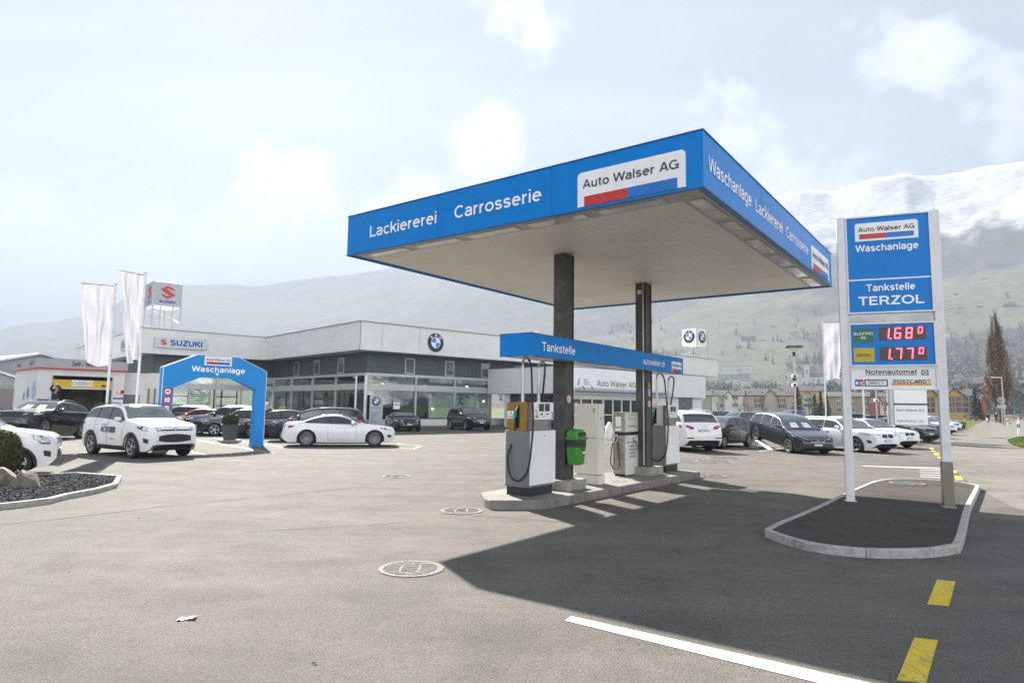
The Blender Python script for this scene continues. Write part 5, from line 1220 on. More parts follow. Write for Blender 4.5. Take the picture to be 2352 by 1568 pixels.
# ---------------------------------------------------------------- shed at the left edge
q = at(-20, 900, 46); o = thing('metal_shed', 'small grey metal shed with pale panelled roof at the left edge', 'shed', (q.x, q.y, 0), R(40))
SHEDW = mat('shed_grey', (.30, .32, .34), .5, metal=.3, var=.08)
def gable_house(o, w, d, eave, ridge, wall_m, roof_m, over=.4, name_w='wall', name_r='roof', thick=.16):
    """ridge along y"""
    mb = MB(); mb.bb((-w / 2, -d / 2, -.3), (w / 2, d / 2, eave))
    mb.add([(-w / 2, -d / 2, eave), (w / 2, -d / 2, eave), (0, -d / 2, ridge - .05), (-w / 2, d / 2, eave), (w / 2, d / 2, eave), (0, d / 2, ridge - .05)], [(0, 1, 2), (4, 3, 5), (1, 4, 5, 2), (3, 0, 2, 5)])
    mb.build(name_w, wall_m, o)
    k = (ridge - eave) / (w / 2); e = w / 2 + over; ze = eave - over * k; D = d / 2 + over
    mb = MB()
    for s in (-1, 1):
        mb.add([(0, -D, ridge), (s * e, -D, ze), (s * e, D, ze), (0, D, ridge), (0, -D, ridge + thick), (s * e, -D, ze + thick), (s * e, D, ze + thick), (0, D, ridge + thick)], [(0, 1, 2, 3), (4, 7, 6, 5), (0, 4, 5, 1), (1, 5, 6, 2), (2, 6, 7, 3)])
    return mb.build(name_r, roof_m, o)
PALEROOF = mat('pale_roof', (.62, .63, .64), .35, metal=.2, var=.05)
gable_house(o, 4.4, 9, 2.8, 3.6, SHEDW, PALEROOF, .3)
mb = MB()
for k in range(12): mb.bb((-2.22, -4.2 + k * .75, 0), (-2.19, -4.14 + k * .75, 2.7)); mb.bb((-2.1 + k * .36, -4.53, 0), (-2.05 + k * .36, -4.50, 2.75))
mb.build('cladding_ribs', GREYPANEL, o); MB().bb((.2, -4.56, 0), (2.0, -4.51, 2.5)).build('door', mat('shed_door', (.2, .18, .18), .6), o)
q = at(-60, 900, 62); o = thing('hall_building', 'far grey hall with large pale panelled roof behind the shed', 'building', (q.x, q.y, 0), R(55))
gable_house(o, 16, 30, 3.4, 5.5, SHEDW, PALEROOF, .3)
mb = MB()
for i in range(9):
    y = -14 + i * 3.4
    for s in (-1, 1): mb.add([(s * .4, y, 5.58), (s * 8.0, y, 3.58), (s * 8.0, y + .06, 3.58), (s * .4, y + .06, 5.58)], [(0, 1, 2, 3)])
for v in mb.v: v.z += .02
mb.build('panel_joints', GALV, o)
# ================================================================ wash arch
R0 = g(594, 1024.5); AAZ = 42.0
ar_ = thing('wash_arch', 'tall blue gateway arch lettered Waschanlage with three round signs on its left leg', 'arch', (R0.x, R0.y, 0), math.pi / 2 - R(AAZ))
outl = [(-3.95, 0), (-3.93, 3.11), (-2.70, 3.66), (-1.04, 3.66), (.19, 3.13), (.20, .12), (.24, 0), (-.30, 0), (-.26, .12), (-.23, 2.34), (-1.25, 2.79), (-2.50, 2.79), (-3.52, 2.34), (-3.54, 0)]
ABLUE = mat('arch_blue', (.0, .24, .64), .38, var=.03, scale=1.2)
def strips(mb, y0, y1):                                  # the arch as butted blocks so that every face is flat and convex
    for q in ([(-3.95, 0), (-3.54, 0), (-3.52, 2.34), (-3.93, 2.34)], [(-.26, .12), (.20, .12), (.19, 2.34), (-.23, 2.34)], [(-.30, 0), (.24, 0), (.20, .12), (-.26, .12)], [(-3.93, 2.34), (-3.52, 2.34), (-2.50, 2.79), (-2.70, 3.66), (-3.93, 3.11)],
              [(-2.50, 2.79), (-1.25, 2.79), (-1.04, 3.66), (-2.70, 3.66)], [(-1.25, 2.79), (-.23, 2.34), (.19, 2.34), (.19, 3.13), (-1.04, 3.66)]):
        mb.slab(q, (0, y1, 0), X, Z, -Y, y1 - y0)
mb = MB(); strips(mb, 0, .32); mb.build('arch_body', ABLUE, ar_)
mb = MB()
for a, b in zip(outl[1:5], outl[2:5]): mb.tube([(a[0], .16, a[1] + .004), (b[0], .16, b[1] + .004)], .02, 4)
for y in (-.004, .324):
    for a, b in zip(outl[0:5], outl[1:6]): mb.tube([(a[0], y, a[1]), (b[0], y, b[1])], .012, 4)
mb.build('edge_strip', SIGNWHITE, ar_)
dealer_logo(ar_, (-2.43, -.004, 3.265), X, Z, 1.10, .37)
lettering(ar_, 'Waschanlage', (-2.90, -.008, 3.00), X, Z, LETWHITE, w=2.14, h=.215, bold=.03)
mb = MB(); mb.slab([(-1.98, 2.97), (-1.90, 2.85), (-1.82, 2.97)], (0, -.001, 0), X, Z, -Y, .006); mb.build('arrow', LETWHITE, ar_)
for i, zz in enumerate((2.19, 1.875, 1.555)):
    s_ = MB().lathe([(.0001, -.012), (.105, -.012), (.105, 0)], 28, 'Y', (-3.725, 0, zz)).build('round_sign', SIGNWHITE, ar_, 30)
    MB().lathe([(.104, -.004), (.104, -.014), (.155, -.014), (.155, 0)], 28, 'Y', (-3.725, 0, zz)).build('red_ring', LOGORED, s_, 30)
    mb = MB()
    if i == 0: mb.slab([(-.06, -.005), (-.045, .03), (.02, .028), (.04, .055), (.065, .05), (.05, .02), (.035, .0), (.035, -.05), (.022, -.05), (.018, -.012), (-.03, -.012), (-.036, -.05), (-.05, -.05)], (-3.725, -.0125, zz), X, Z, -Y, .002)
    elif i == 1:
        text(mb, '2.30 m', (-3.725, -.0125, zz - .02), X, Z, h=.045, w=.15, bold=.01, align='C', ext=.002)
        for s in (1, -1): mb.slab([(-.03, s * .10), (.03, s * .10), (0, s * .055)], (-3.725, -.0125, zz), X, Z, -Y, .002)
    else:
        text(mb, '2.08 m', (-3.725, -.0125, zz - .02), X, Z, h=.04, w=.12, bold=.01, align='C', ext=.002)
        for s in (1, -1): mb.slab([(s * .10, -.04), (s * .10, .04), (s * .06, 0)], (-3.725, -.0125, zz), X, Z, -Y, .002)
    mb.build('sign_print', LETBLACK, s_)
mb = MB(); text(mb, '\u00d6ffnungszeiten', (-3.725, -.002, 1.27), X, Z, h=.05, w=.34, bold=.015, align='C'); text(mb, '07.00 - 20.00 Uhr', (-3.725, -.002, 1.17), X, Z, h=.04, w=.30, bold=.01, align='C'); mb.build('small_lettering', LETWHITE, ar_)
# ================================================================ flags
FLAGM = mat('flag_cloth', (.60, .60, .61), .8, var=.03, scale=1)
nt = FLAGM.node_tree; p_ = nt.nodes['Principled BSDF']; tr = nn(nt, 'ShaderNodeBsdfTranslucent'); tr.inputs[0].default_value = (.34, .34, .37, 1); mx = nn(nt, 'ShaderNodeMixShader'); mx.inputs[0].default_value = .55
nt.links.new(p_.outputs[0], mx.inputs[1]); nt.links.new(tr.outputs[0], mx.inputs[2]); nt.links.new([n for n in nt.nodes if n.type == 'OUTPUT_MATERIAL'][0].inputs[0].links[0].from_socket if False else mx.outputs[0], [n for n in nt.nodes if n.type == 'OUTPUT_MATERIAL'][0].inputs[0])
def flag(label, top_px, dep, arm, w1, h, seed, group, mirror=-1, lettering_s=None, slope=.1, sway=.0):
    t = at(*top_px, dep); o = thing('flag', label, 'flag', (t.x, t.y, 0), 0, group)
    MB().tube([(0, 0, 0), (0, 0, t.z * .55), (0, 0, t.z)], [.055, .05, .035], 12).build('flagpole', WHITEMETAL, o, 40)
    MB().lathe([(.0001, t.z + .06), (.05, t.z + .04), (.06, t.z), (.036, t.z - .02)], 12).build('pole_cap', GALV, o, 40)
    az = t.z - .07
    MB().tube([(0, 0, az - .02), (mirror * arm * 1.12, 0, az + slope * arm)], .014, 6).build('flag_arm', GALV, o)
    NX, NZ = 40, 40; vs = []; rng = random.Random(seed); ph = rng.uniform(0, 6)
    def cloth(a, v):
        wd = arm + (w1 - arm) * v ** 1.3
        fold = (.03 + .13 * v ** .8) * (math.sin(a * 11 + ph + 2.2 * v) * .6 + math.sin(a * 23 + 1.7 * ph - 3.1 * v) * .28 + .4 * math.sin(a * 5 - 4 * v + ph)) * min(1, a * 6)
        dia = .05 * math.sin((a * 3.2 + v * 6.5) * 2.0 + ph) * math.sin(math.pi * min(1, v * 1.2))
        x = mirror * (.05 + wd * a + .03 * math.sin(v * 5 + ph) * a + sway * v * v * a)
        z = az + slope * arm * a * (1 - v) - .02 - h * v * (1 + .035 * math.sin(3.1 * a + ph)) + .02 * math.sin(a * 9 + ph) * v - .08 * v * a * (1 - a)
        return Vector((x, fold + dia, z))
    for j in range(NZ + 1):
        for i in range(NX + 1): vs.append(cloth(i / NX, j / NZ))
    mb = MB(); mb.add(vs, [(j * (NX + 1) + i, j * (NX + 1) + i + 1, (j + 1) * (NX + 1) + i + 1, (j + 1) * (NX + 1) + i) for j in range(NZ) for i in range(NX)])
    c = mb.build('flag_cloth', FLAGM, o, 180)
    if lettering_s:
        gv_, fs_ = glyphs(lettering_s, .02); x1 = max(v.x for v in gv_); mb = MB()
        mb.add([cloth(.80 + .16 * (.6 - v.y), .97 - .62 * (v.x / x1)) + Vector((0, -.05 - v.z, 0)) for v in gv_], fs_); mb.build('lettering', LETBLACK, c)
    for k in range(1, 4): MB().lathe([(.055, 0), (.06, .015), (.055, .03)], 10, 'Z', (0, 0, az - h * k / 3.3)).build('flag_ring', GALV, o)
    return o
flag('white hanging flag on the left pole, in front of the wash building', (266, 652), 26, 1.28, 1.02, 3.15, 1, 'white flags on poles', slope=.07)
flag('taller narrow white flag with long folds, beside the grey sign cube', (335, 627), 24.5, .92, .42, 3.35, 5, 'white flags on poles', slope=.18, sway=-.1)
flag('white lettered flag half hidden by the left post of the price sign', (1890, 738), 46, 1.75, 1.25, 4.1, 9, 'white flags on poles', mirror=1, lettering_s='BMW Service', slope=.0)
def pole(name, label, cat, base, h, r=.04, m=None, group=None):
    o = thing(name, label, cat, base, 0, group); MB().tube([(0, 0, 0), (0, 0, h)], [r, r * .8], 10).build('pole', m or WHITEMETAL, o, 40); return o
p = at(1984, 930, 50); pole('flagpole', 'bare white flagpole below the price sign, left of the address board', 'flagpole', (p.x, p.y, 0), 6.2, .07)
# lamp posts with cameras
def lamp_cam(label, px, dep, ytop, cams):
    p = at(px, 930, dep); top = at(px, ytop, dep).z; o = thing('lamp_post', label, 'lamp post', (p.x, p.y, 0), R(-15))
    MB().tube([(0, 0, 0), (0, 0, top - .55)], [.07, .055], 12).build('pole', GALV, o, 40)
    MB().tube([(0, 0, top - .75), (0, 0, top - .48)], [.06, .11], 12).build('lamp_neck', BLACKPL, o, 40)
    mb = MB()
    for k in range(4): a = math.pi / 4 + k * math.pi / 2; mb.tube([(0, 0, top - .5), (.42 * math.cos(a), .42 * math.sin(a), top - .16)], .015, 5)
    mb.build('lamp_arms', ALU, o); MB().box((0, 0, top - .10), (1.05, 1.05, .12), 0, .05).build('lamp_head', mat('lamp_dark', (.07, .075, .08), .4, metal=.4), o, 40)
    MB().box((0, 0, top - .168), (.8, .8, .012)).build('lamp_diffuser', mat('diffuser', (.5, .5, .48), .3), o)
    for k, (yy, big) in enumerate(cams):
        z = at(px, yy, dep).z
        c = MB().box((-.06, -.25, z), (.34, .42, .24), 0, .06).build('camera', SIGNWHITE, o, 40); MB().lathe([(.0001, -.475), (.085, -.47), (.095, -.45)], 16, 'Y', (-.06, 0, z)).build('lens', BLACKPL, c, 40)
        if big: MB().lathe([(.0001, z - .33), (.09, z - .3), (.12, z - .2), (.11, z - .12)], 16, 'Z', (-.06, -.25, 0)).build('dome', BLACKPL, c, 40)
    return o
lamp_cam('dark flat-headed lamp post with two white cameras behind the graphite hatchback', 1827, 44, 793, [(864, True), (884, False)])
lamp_cam('slim lamp post with one white camera seen below the payment panel of the price sign', 2013, 56, 800, [(919, False)])
# address board
p = at(2045, 930, 39); o = thing('address_board', 'white two part address board on a thick silver column behind the parked cars', 'sign board', (p.x, p.y, 0), R(-12))
w_ = 68 * 39 / FPX; zt_, zb_, zm = at(2080, 858, 39).z, at(2080, 975, 39).z, at(2080, 928, 39).z
MB().tube([(0, 0, 0), (0, 0, zt_ + .1)], .17, 18).build('column', ALU, o, 40)
mb = MB()
for k in range(5): a = -2.6 + k * .45; mb.tube([(.172 * math.cos(a), .172 * math.sin(a), .1), (.172 * math.cos(a), .172 * math.sin(a), zt_)], .006, 4)
mb.build('grooves', GREYPANEL, o)
a1 = MB().bb((.19, -.05, zm + .05), (.19 + w_, .05, zt_)).build('board', SIGNWHITE, o); a2 = MB().bb((.19, -.05, zb_), (.19 + w_, .05, zm - .05)).build('board', SIGNWHITE, o)
MB().bb((-.2, -.06, zm - .05), (.19 + w_, .04, zm + .05)).build('divider', mat('divider_dark', (.05, .045, .04), .3, metal=.5), o)
lettering(a2, 'Auto Walser AG', (.30, -.052, zm - .42), X, Z, LETGREY, w=w_ * .83, h=.15, bold=.01); lettering(a2, 'Bahnhofstr. 56', (.33, -.052, zb_ + .16), X, Z, mat('letter_bronze', (.28, .21, .15), .5), w=w_ * .79, h=.15, bold=.01)
# totems before the entrance and in the window
q = KB + b1 * 15.0 + b2 * -3.2; o = thing('info_totem', 'tall white information board with black lettering left of the entrance wing', 'sign board', (q.x, q.y, 0), RB - R(45))
MB().bb((-.62, -.06, 0), (.62, .06, 2.2)).build('board', SIGNWHITE, o); mb = MB(); text(mb, 'MINI', (-.5, -.062, 1.92), X, Z, h=.17, bold=.02); text(mb, 'SERVICE', (-.5, -.062, 1.68), X, Z, h=.17, bold=.02); mb.build('lettering', LETBLACK, o)
mb = MB()
for k in range(3): mb.bb((-.5, -.064, 1.45 - k * .1), (.35, -.06, 1.465 - k * .1))
mb.build('print', MATS['print_grey'], o)
q = KB + b1 * 2.0 + b2 * .75; o = thing('info_totem', 'pale glass information board with round badge at the corner of the showroom', 'sign board', (q.x, q.y, 0), RB)
MB().bb((-.55, -.06, .1), (.55, .06, 2.55)).build('board', mat('totem_pale', (.42, .48, .49), .3), o); roundel(o, (-.05, -.062, 2.05), X, Z, .36)
mb = MB(); text(mb, 'Freude am Fahren', (-.45, -.062, 1.5), X, Z, h=.08, w=.85, bold=.02)
for k, s in enumerate(('Willkommen', 'Automobile', 'Service', 'Teile', 'Zubeh\u00f6r')): text(mb, s, (-.45, -.062, 1.12 - k * .17), X, Z, h=.085, bold=.02)
mb.build('lettering', LETGREY, o)
q = KB + b1 * 3.95 + b2 * 1.44; o = thing('window_poster', 'small white poster stuck on the showroom window left of the black off-roader', 'poster', (q.x, q.y, 0), RB); MB().bb((0, -.012, 1.45), (.62, 0, 2.0)).build('sheet', SIGNWHITE, o); MB().bb((.06, -.016, 1.78), (.56, -.0125, 1.84)).build('print', LETGREY, o)
# give way sign at the left edge
p = at(5, 925, 45); o = thing('give_way_sign', 'red edged white give way triangle on a post at the left edge', 'road sign', (p.x, p.y, 0), R(25)); zc_ = at(5, 922, 45).z
MB().tube([(0, .04, 0), (0, .04, zc_ + .2)], .03, 8).build('post', GALV, o, 40); MB().slab([(-.40, .24), (.40, .24), (0, -.42)], (0, 0, zc_), X, Z, -Y, .012).build('sign_plate', LOGORED, o); MB().slab([(-.27, .165), (.27, .165), (0, -.27)], (0, -.0125, zc_), X, Z, -Y, .004).build('sign_field', SIGNWHITE, o)
# potted box ball
p = g(527, 1013.5); o = thing('potted_box', 'clipped round box plant in a grey pot on a stone slab under the arch', 'potted plant', p)
LEAFB = [mat('box_leaf_a', (.055, .075, .010), .5, var=.3), mat('box_leaf_b', (.12, .10, .012), .5, var=.3), mat('box_leaf_c', (.03, .05, .010), .5, var=.3)]
MB().box((0, 0, .04), (.95, .95, .08), .5, .01).build('slab', CONCRETE, o); MB().lathe([(.0001, .09), (.27, .09), (.36, .55), (.41, .78), (.42, .80), (.38, .80), (.37, .74), (.0001, .72)], 28).build('pot', mat('pot_grey', (.075, .08, .09), .55, var=.1), o, 40)
def ball(rng, c, rx, ry, rz_, n):
    pts = []
    for _ in range(n):
        v = Vector((rng.gauss(0, 1), rng.gauss(0, 1), rng.gauss(0, 1))).normalized(); k = 1 - abs(rng.gauss(0, .06)) + .035 * fbm(v * 3, 3)
        pts.append((c[0] + v.x * rx * k, c[1] + v.y * ry * k, c[2] + v.z * rz_ * k))
    return pts
rng = random.Random(21); mb = MB(); leaf_cloud(mb, ball(rng, (0, 0, 1.0), .37, .37, .34, 2600), .028, rng, 0, 3); mb.build('foliage', LEAFB, o)
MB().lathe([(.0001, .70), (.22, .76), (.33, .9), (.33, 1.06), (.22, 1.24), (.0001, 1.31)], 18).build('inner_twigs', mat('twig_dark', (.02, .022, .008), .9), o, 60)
# bush and boulders on the gravel bed
p = g(8, 1098); o = thing('round_bush', 'dense clipped bush with green and bronze leaves at the left edge, before the white crossover', 'bush', p)
LEAFY = [mat('yew_leaf_a', (.060, .075, .018), .55, var=.4), mat('yew_leaf_b', (.13, .105, .022), .55, var=.35), mat('yew_leaf_c', (.09, .105, .02), .55, var=.35)]
rng = random.Random(22); mb = MB(); leaf_cloud(mb, ball(rng, (-.12, 0, .55), .46, .44, .56, 9000), .022, rng, 0, 3); mb.build('foliage', LEAFY, o)
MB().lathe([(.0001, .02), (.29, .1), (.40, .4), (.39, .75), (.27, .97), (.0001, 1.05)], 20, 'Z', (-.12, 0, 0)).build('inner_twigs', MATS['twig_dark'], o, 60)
ROCK = mat('boulder_stone', (.15, .125, .10), .85, var=.25, scale=5, bump=.7, bscale=9, dirt=((.28, .25, .21), .5, 2.5))
def boulder(label, px, sx_, sy_, sz_, seed, rz):
    bm = bmesh.new(); bmesh.ops.create_icosphere(bm, subdivisions=4, radius=1)
    for v in bm.verts:
        d = v.co.normalized(); k = 1 + .28 * fbm(d * 1.3 + Vector((seed, 0, 0)), 3) + .05 * fbm(d * 6 + Vector((seed, 3, 0)), 3)
        q = d * k
        for nrm, lim in ((Vector((.5, -.3, .8)).normalized(), .72), (Vector((-.7, -.4, .55)).normalized(), .78), (Vector((.85, .2, .3)).normalized(), .80)):
            e = q.dot(nrm) - lim
            if e > 0: q -= nrm * e * .85
        v.co = Vector((q.x * sx_, q.y * sy_, q.z * sz_))
    me = bpy.data.meshes.new('boulder'); bm.to_mesh(me); bm.free(); me.materials.append(ROCK); me.polygons.foreach_set('use_smooth', [True] * len(me.polygons)); me.set_sharp_from_angle(angle=R(32))
    o = bpy.data.objects.new('boulder', me); col.objects.link(o); p = g(*px); o.location = (p.x, p.y, sz_ * .45); o.rotation_euler = (0, 0, rz); tag(o, label, 'boulder', 'boulders on the gravel bed')
boulder('pale brown boulder with flat slanting top on the gravel, right of the other one', (58, 1127), .26, .24, .30, 2.0, .3)
boulder('rounded grey brown boulder on the gravel at the left edge below the bush', (6, 1121), .27, .26, .30, 5.0, 1.1)
# litter on the asphalt
p = g(430, 1421); mb = MB(); rng = random.Random(5); vs = []
for j in range(7):
    for i in range(9):
        a, b = i / 8 - .5, j / 6 - .5; vs.append((a * .14 + rng.gauss(0, .004), b * .08 + rng.gauss(0, .004), .004 + .02 * abs(fbm((a * 5, b * 5, 3), 3)) + (.02 if i == 8 else 0)))
mb.add(vs, [(j * 9 + i, j * 9 + i + 1, (j + 1) * 9 + i + 1, (j + 1) * 9 + i) for j in range(6) for i in range(8)]); o = mb.build('paper_scrap', mat('scrap_paper', (.72, .62, .58), .7, var=.2, scale=20)); o.location = p; o.rotation_euler = (0, 0, .2); tag(o, 'crumpled pinkish paper scrap lying on the sunlit asphalt', 'litter')
for i, (x, y) in enumerate(((722, 1525), (1075, 1193), (1385, 1307), (1640, 1420), (206, 1218), (320, 1190), (160, 1312), (1560, 1270))):
    p = g(x, y); mb = MB(); mb.add([(-.02, -.012, .004), (.022, -.008, .012), (.018, .014, .006), (-.015, .012, .016)], [(0, 1, 2, 3)]); o = mb.build('dry_leaf', mat('leaf_dry', (.12, .07, .03), .8)); o.location = p; o.rotation_euler = (0, 0, i * 1.3); tag(o, 'dry curled leaf lying on the asphalt', 'leaf', 'dry leaves scattered on the asphalt')
# timber beams laid along the end of the long row
TIMB = mat('timber', (.12, .085, .055), .8, var=.3, scale=8)
for k, (a, b, lab) in enumerate((((2123, 1016), (2150, 1005), 'near dark timber beam edging the long row of cars'), ((2150, 1004), (2180, 993), 'middle dark timber beam edging the long row of cars'), ((2180, 992), (2215, 983), 'far dark timber beam edging the long row of cars'))):
    p, q = g(*a), g(*b); d = q - p; o = MB().box((d.length / 2, 0, .09), (d.length * .93, .18, .18), 0, .015).build('timber_beam', TIMB); o.location = p; o.rotation_euler = (0, 0, math.atan2(d.y, d.x)); tag(o, lab, 'timber beam', 'timber beams edging the row')
# roadside posts, signs and lamps on the right
def delineator(label, px, h):
    o = thing('delineator', label, 'marker post', g(*px), R(-30), 'white marker posts along the road'); MB().box((0, 0, h / 2), (.16, .13, h), 0, .03).build('post', SIGNWHITE, o, 40); MB().box((0, -.005, h * .72), (.165, .135, .26)).build('black_band', LETBLACK, o); MB().box((0, -.076, h * .72), (.05, .012, .16)).build('reflector', SIGNWHITE, o)
delineator('larger white marker post with black band on the near verge', (2341, 1002), 1.15)
delineator('further white marker post at the tip of the grass strip by the poplar', (2315, 979), 1.1)
p = g(2218, 981.5); o = thing('marker_pole', 'thin yellow and black marker pole standing in the lawn', 'marker pole', p); h_ = at(2218, 953, p.y).z
for k in range(4): MB().tube([(0, 0, h_ * k / 4), (0, 0, h_ * (k + 1) / 4)], .09, 8).build('pole_band', LETBLACK if k % 2 else mat('pole_yellow', (.6, .42, .02), .5), o, 40)
p = g(2303, 971); dp = p.y; o = thing('speed_sign', 'round speed sign marked 60 with plate below, at the foot of the poplar', 'road sign', p, R(-38)); zc_ = at(2303, 919, dp).z; r_ = 8.0 * dp / FPX
MB().tube([(0, .15, 0), (0, .15, zc_ + r_)], .10, 8).build('post', GALV, o, 40); s_ = MB().lathe([(.0001, 0), (r_, 0), (r_, .06), (.0001, .06)], 28, 'Y', (0, 0, zc_)).build('sign_plate', mat('sign_pale', (.50, .50, .49), .5), o, 30); MB().lathe([(r_ * .8, -.02), (r_ * .99, -.02), (r_ * .99, -.001), (r_ * .8, -.001)], 28, 'Y', (0, 0, zc_)).build('sign_ring', mat('ring_grey', (.30, .30, .30), .5), s_)
lettering(s_, '60', (0, -.03, zc_ - r_ * .42), X, Z, LETGREY, h=r_ * .85, w=r_ * 1.15, bold=.02, align='C'); MB().bb((-r_ * 1.05, 0, zc_ - r_ * 2.3), (r_ * 1.05, .05, zc_ - r_ * 1.25)).build('extra_plate', MATS['sign_pale'], o)
def street_lamp(label, px, ytop, arm, group='street lamps along the road'):
    p = g(*px); o = thing('street_lamp', label, 'street lamp', p, 0, group); h_ = at(px[0], ytop, p.y).z; r_ = h_ * .011
    MB().tube([(0, 0, 0), (-.02 * h_, 0, h_)], [r_ * 1.2, r_], 10).build('pole', GALV, o, 40); MB().box((-.02 * h_ + arm * .5, 0, h_), (abs(arm), r_ * 4, r_ * 2.2), 0, .02).build('lamp_head', ALU, o)
street_lamp('street lamp in front of the poplar with its head turned left', (2309, 974), 867, -1.6)
street_lamp('first of two thin street lamps beside the two walkers', (2266, 962), 911, .9)
street_lamp('second of two thin street lamps beside the two walkers, the taller one', (2256, 963), 908, .9)
street_lamp('street lamp whose head shows right of the price sign post', (2166, 990), 771, 1.1)
p = g(2243, 966); o = thing('park_bench', 'small bench at the far edge of the lawn by the path', 'bench', p, R(20)); s_ = 1.0
MB().bb((-1.2, -.3, .42), (1.2, .3, .5)).build('seat', TIMB, o); MB().bb((-1.2, .25, .6), (1.2, .33, 1.0)).build('backrest', TIMB, o)
for x in (-1, 1): MB().bb((x - .05, -.25, 0), (x + .05, .35, .42)).build('leg', GALV, o)
p = g(2322, 968); o = thing('road_barrier', 'orange and white road barrier far down the side road', 'barrier', p, R(-30)); MB().bb((-1.6, -.05, .7), (1.6, .05, 1.0)).build('rail', mat('barrier_orange', (.65, .16, .02), .5), o)
for x in (-1.3, 1.3): MB().bb((x - .06, -.2, 0), (x + .06, .2, 1.1)).build('leg', SIGNWHITE, o)
# ================================================================ cars: one lofted body per car, parts fitted on it
def pchip(P):
    n = len(P); xs = [p[0] for p in P]; ys = [p[1] for p in P]
    h = [xs[i + 1] - xs[i] for i in range(n - 1)]; dl = [(ys[i + 1] - ys[i]) / h[i] for i in range(n - 1)]
    m = [dl[0]] + [0 if dl[i - 1] * dl[i] <= 0 else 2 * dl[i - 1] * dl[i] / (dl[i - 1] + dl[i]) for i in range(1, n - 1)] + [dl[-1]]
    def f(x):
        if x <= xs[0]: return ys[0]
        if x >= xs[-1]: return ys[-1]
        i = max(j for j in range(n - 1) if xs[j] <= x)
        t = (x - xs[i]) / h[i]; a = t * t * (3 - 2 * t); b = t * (1 - t) ** 2; c = t * t * (t - 1)
        return ys[i] * (1 - a) + ys[i + 1] * a + h[i] * (m[i] * b + m[i + 1] * c)
    return f
TOP = {
 'suv': [(0, .43), (.008, .545), (.035, .615), (.15, .66), (.27, .695), (.315, .755), (.43, .955), (.50, .992), (.60, 1.0), (.75, .985), (.87, .935), (.905, .88), (.955, .69), (.985, .61), (1, .46)],
 'hatch': [(0, .40), (.014, .50), (.06, .575), (.24, .675), (.285, .735), (.42, .945), (.50, .99), (.60, 1.0), (.76, .965), (.87, .895), (.905, .84), (.955, .68), (.985, .60), (1, .43)],
 'sedan': [(0, .46), (.007, .54), (.032, .592), (.27, .69), (.32, .745), (.45, .965), (.54, 1.0), (.63, .985), (.73, .905), (.83, .775), (.88, .75), (.965, .725), (.99, .63), (1, .46)],
 'coupe': [(0, .46), (.007, .55), (.032, .605), (.28, .70), (.335, .76), (.46, .965), (.54, 1.0), (.63, .985), (.74, .90), (.84, .785), (.885, .765), (.97, .745), (.99, .66), (1, .46)],
 'wagon': [(0, .46), (.007, .545), (.032, .60), (.26, .69), (.31, .75), (.43, .96), (.50, .993), (.63, 1.0), (.80, .975), (.885, .925), (.915, .87), (.958, .70), (.985, .61), (1, .45)],
 'mpv': [(0, .38), (.014, .47), (.05, .54), (.20, .64), (.24, .69), (.40, .93), (.50, .985), (.62, 1.0), (.80, .985), (.915, .93), (.945, .86), (.975, .66), (.99, .56), (1, .42)],
 'roadster': [(0, .48), (.007, .575), (.032, .64), (.30, .76), (.36, .82), (.47, .985), (.54, 1.0), (.62, .97), (.72, .86), (.78, .82), (.96, .79), (.99, .70), (1, .48)]}
TYRE = mat('tyre', (.018, .018, .019), .75, var=.2, scale=12); RIMS = mat('rim_silver', (.55, .56, .57), .28, metal=.85, var=.05); RIMD = mat('rim_dark', (.24, .24, .245), .3, metal=.7, var=.05)
RIMBACK = mat('rim_shadow', (.02, .02, .022), .6); UNDER = mat('underbody', (.012, .012, .013), .8); TRIM = mat('car_trim_black', (.022, .022, .024), .5, var=.1, scale=8)
LENS = mat('headlamp', (.55, .57, .60), .08, metal=.1, var=.45, scale=14, coat=1.0); TAILR = mat('tail_lamp', (.38, .008, .010), .12, var=.25, scale=12, coat=1.0); PLATE = mat('licence_plate', (.68, .68, .67), .45, var=.03); PAPER = mat('paper_sheet', (.62, .68, .72), .6)
_wm = {}
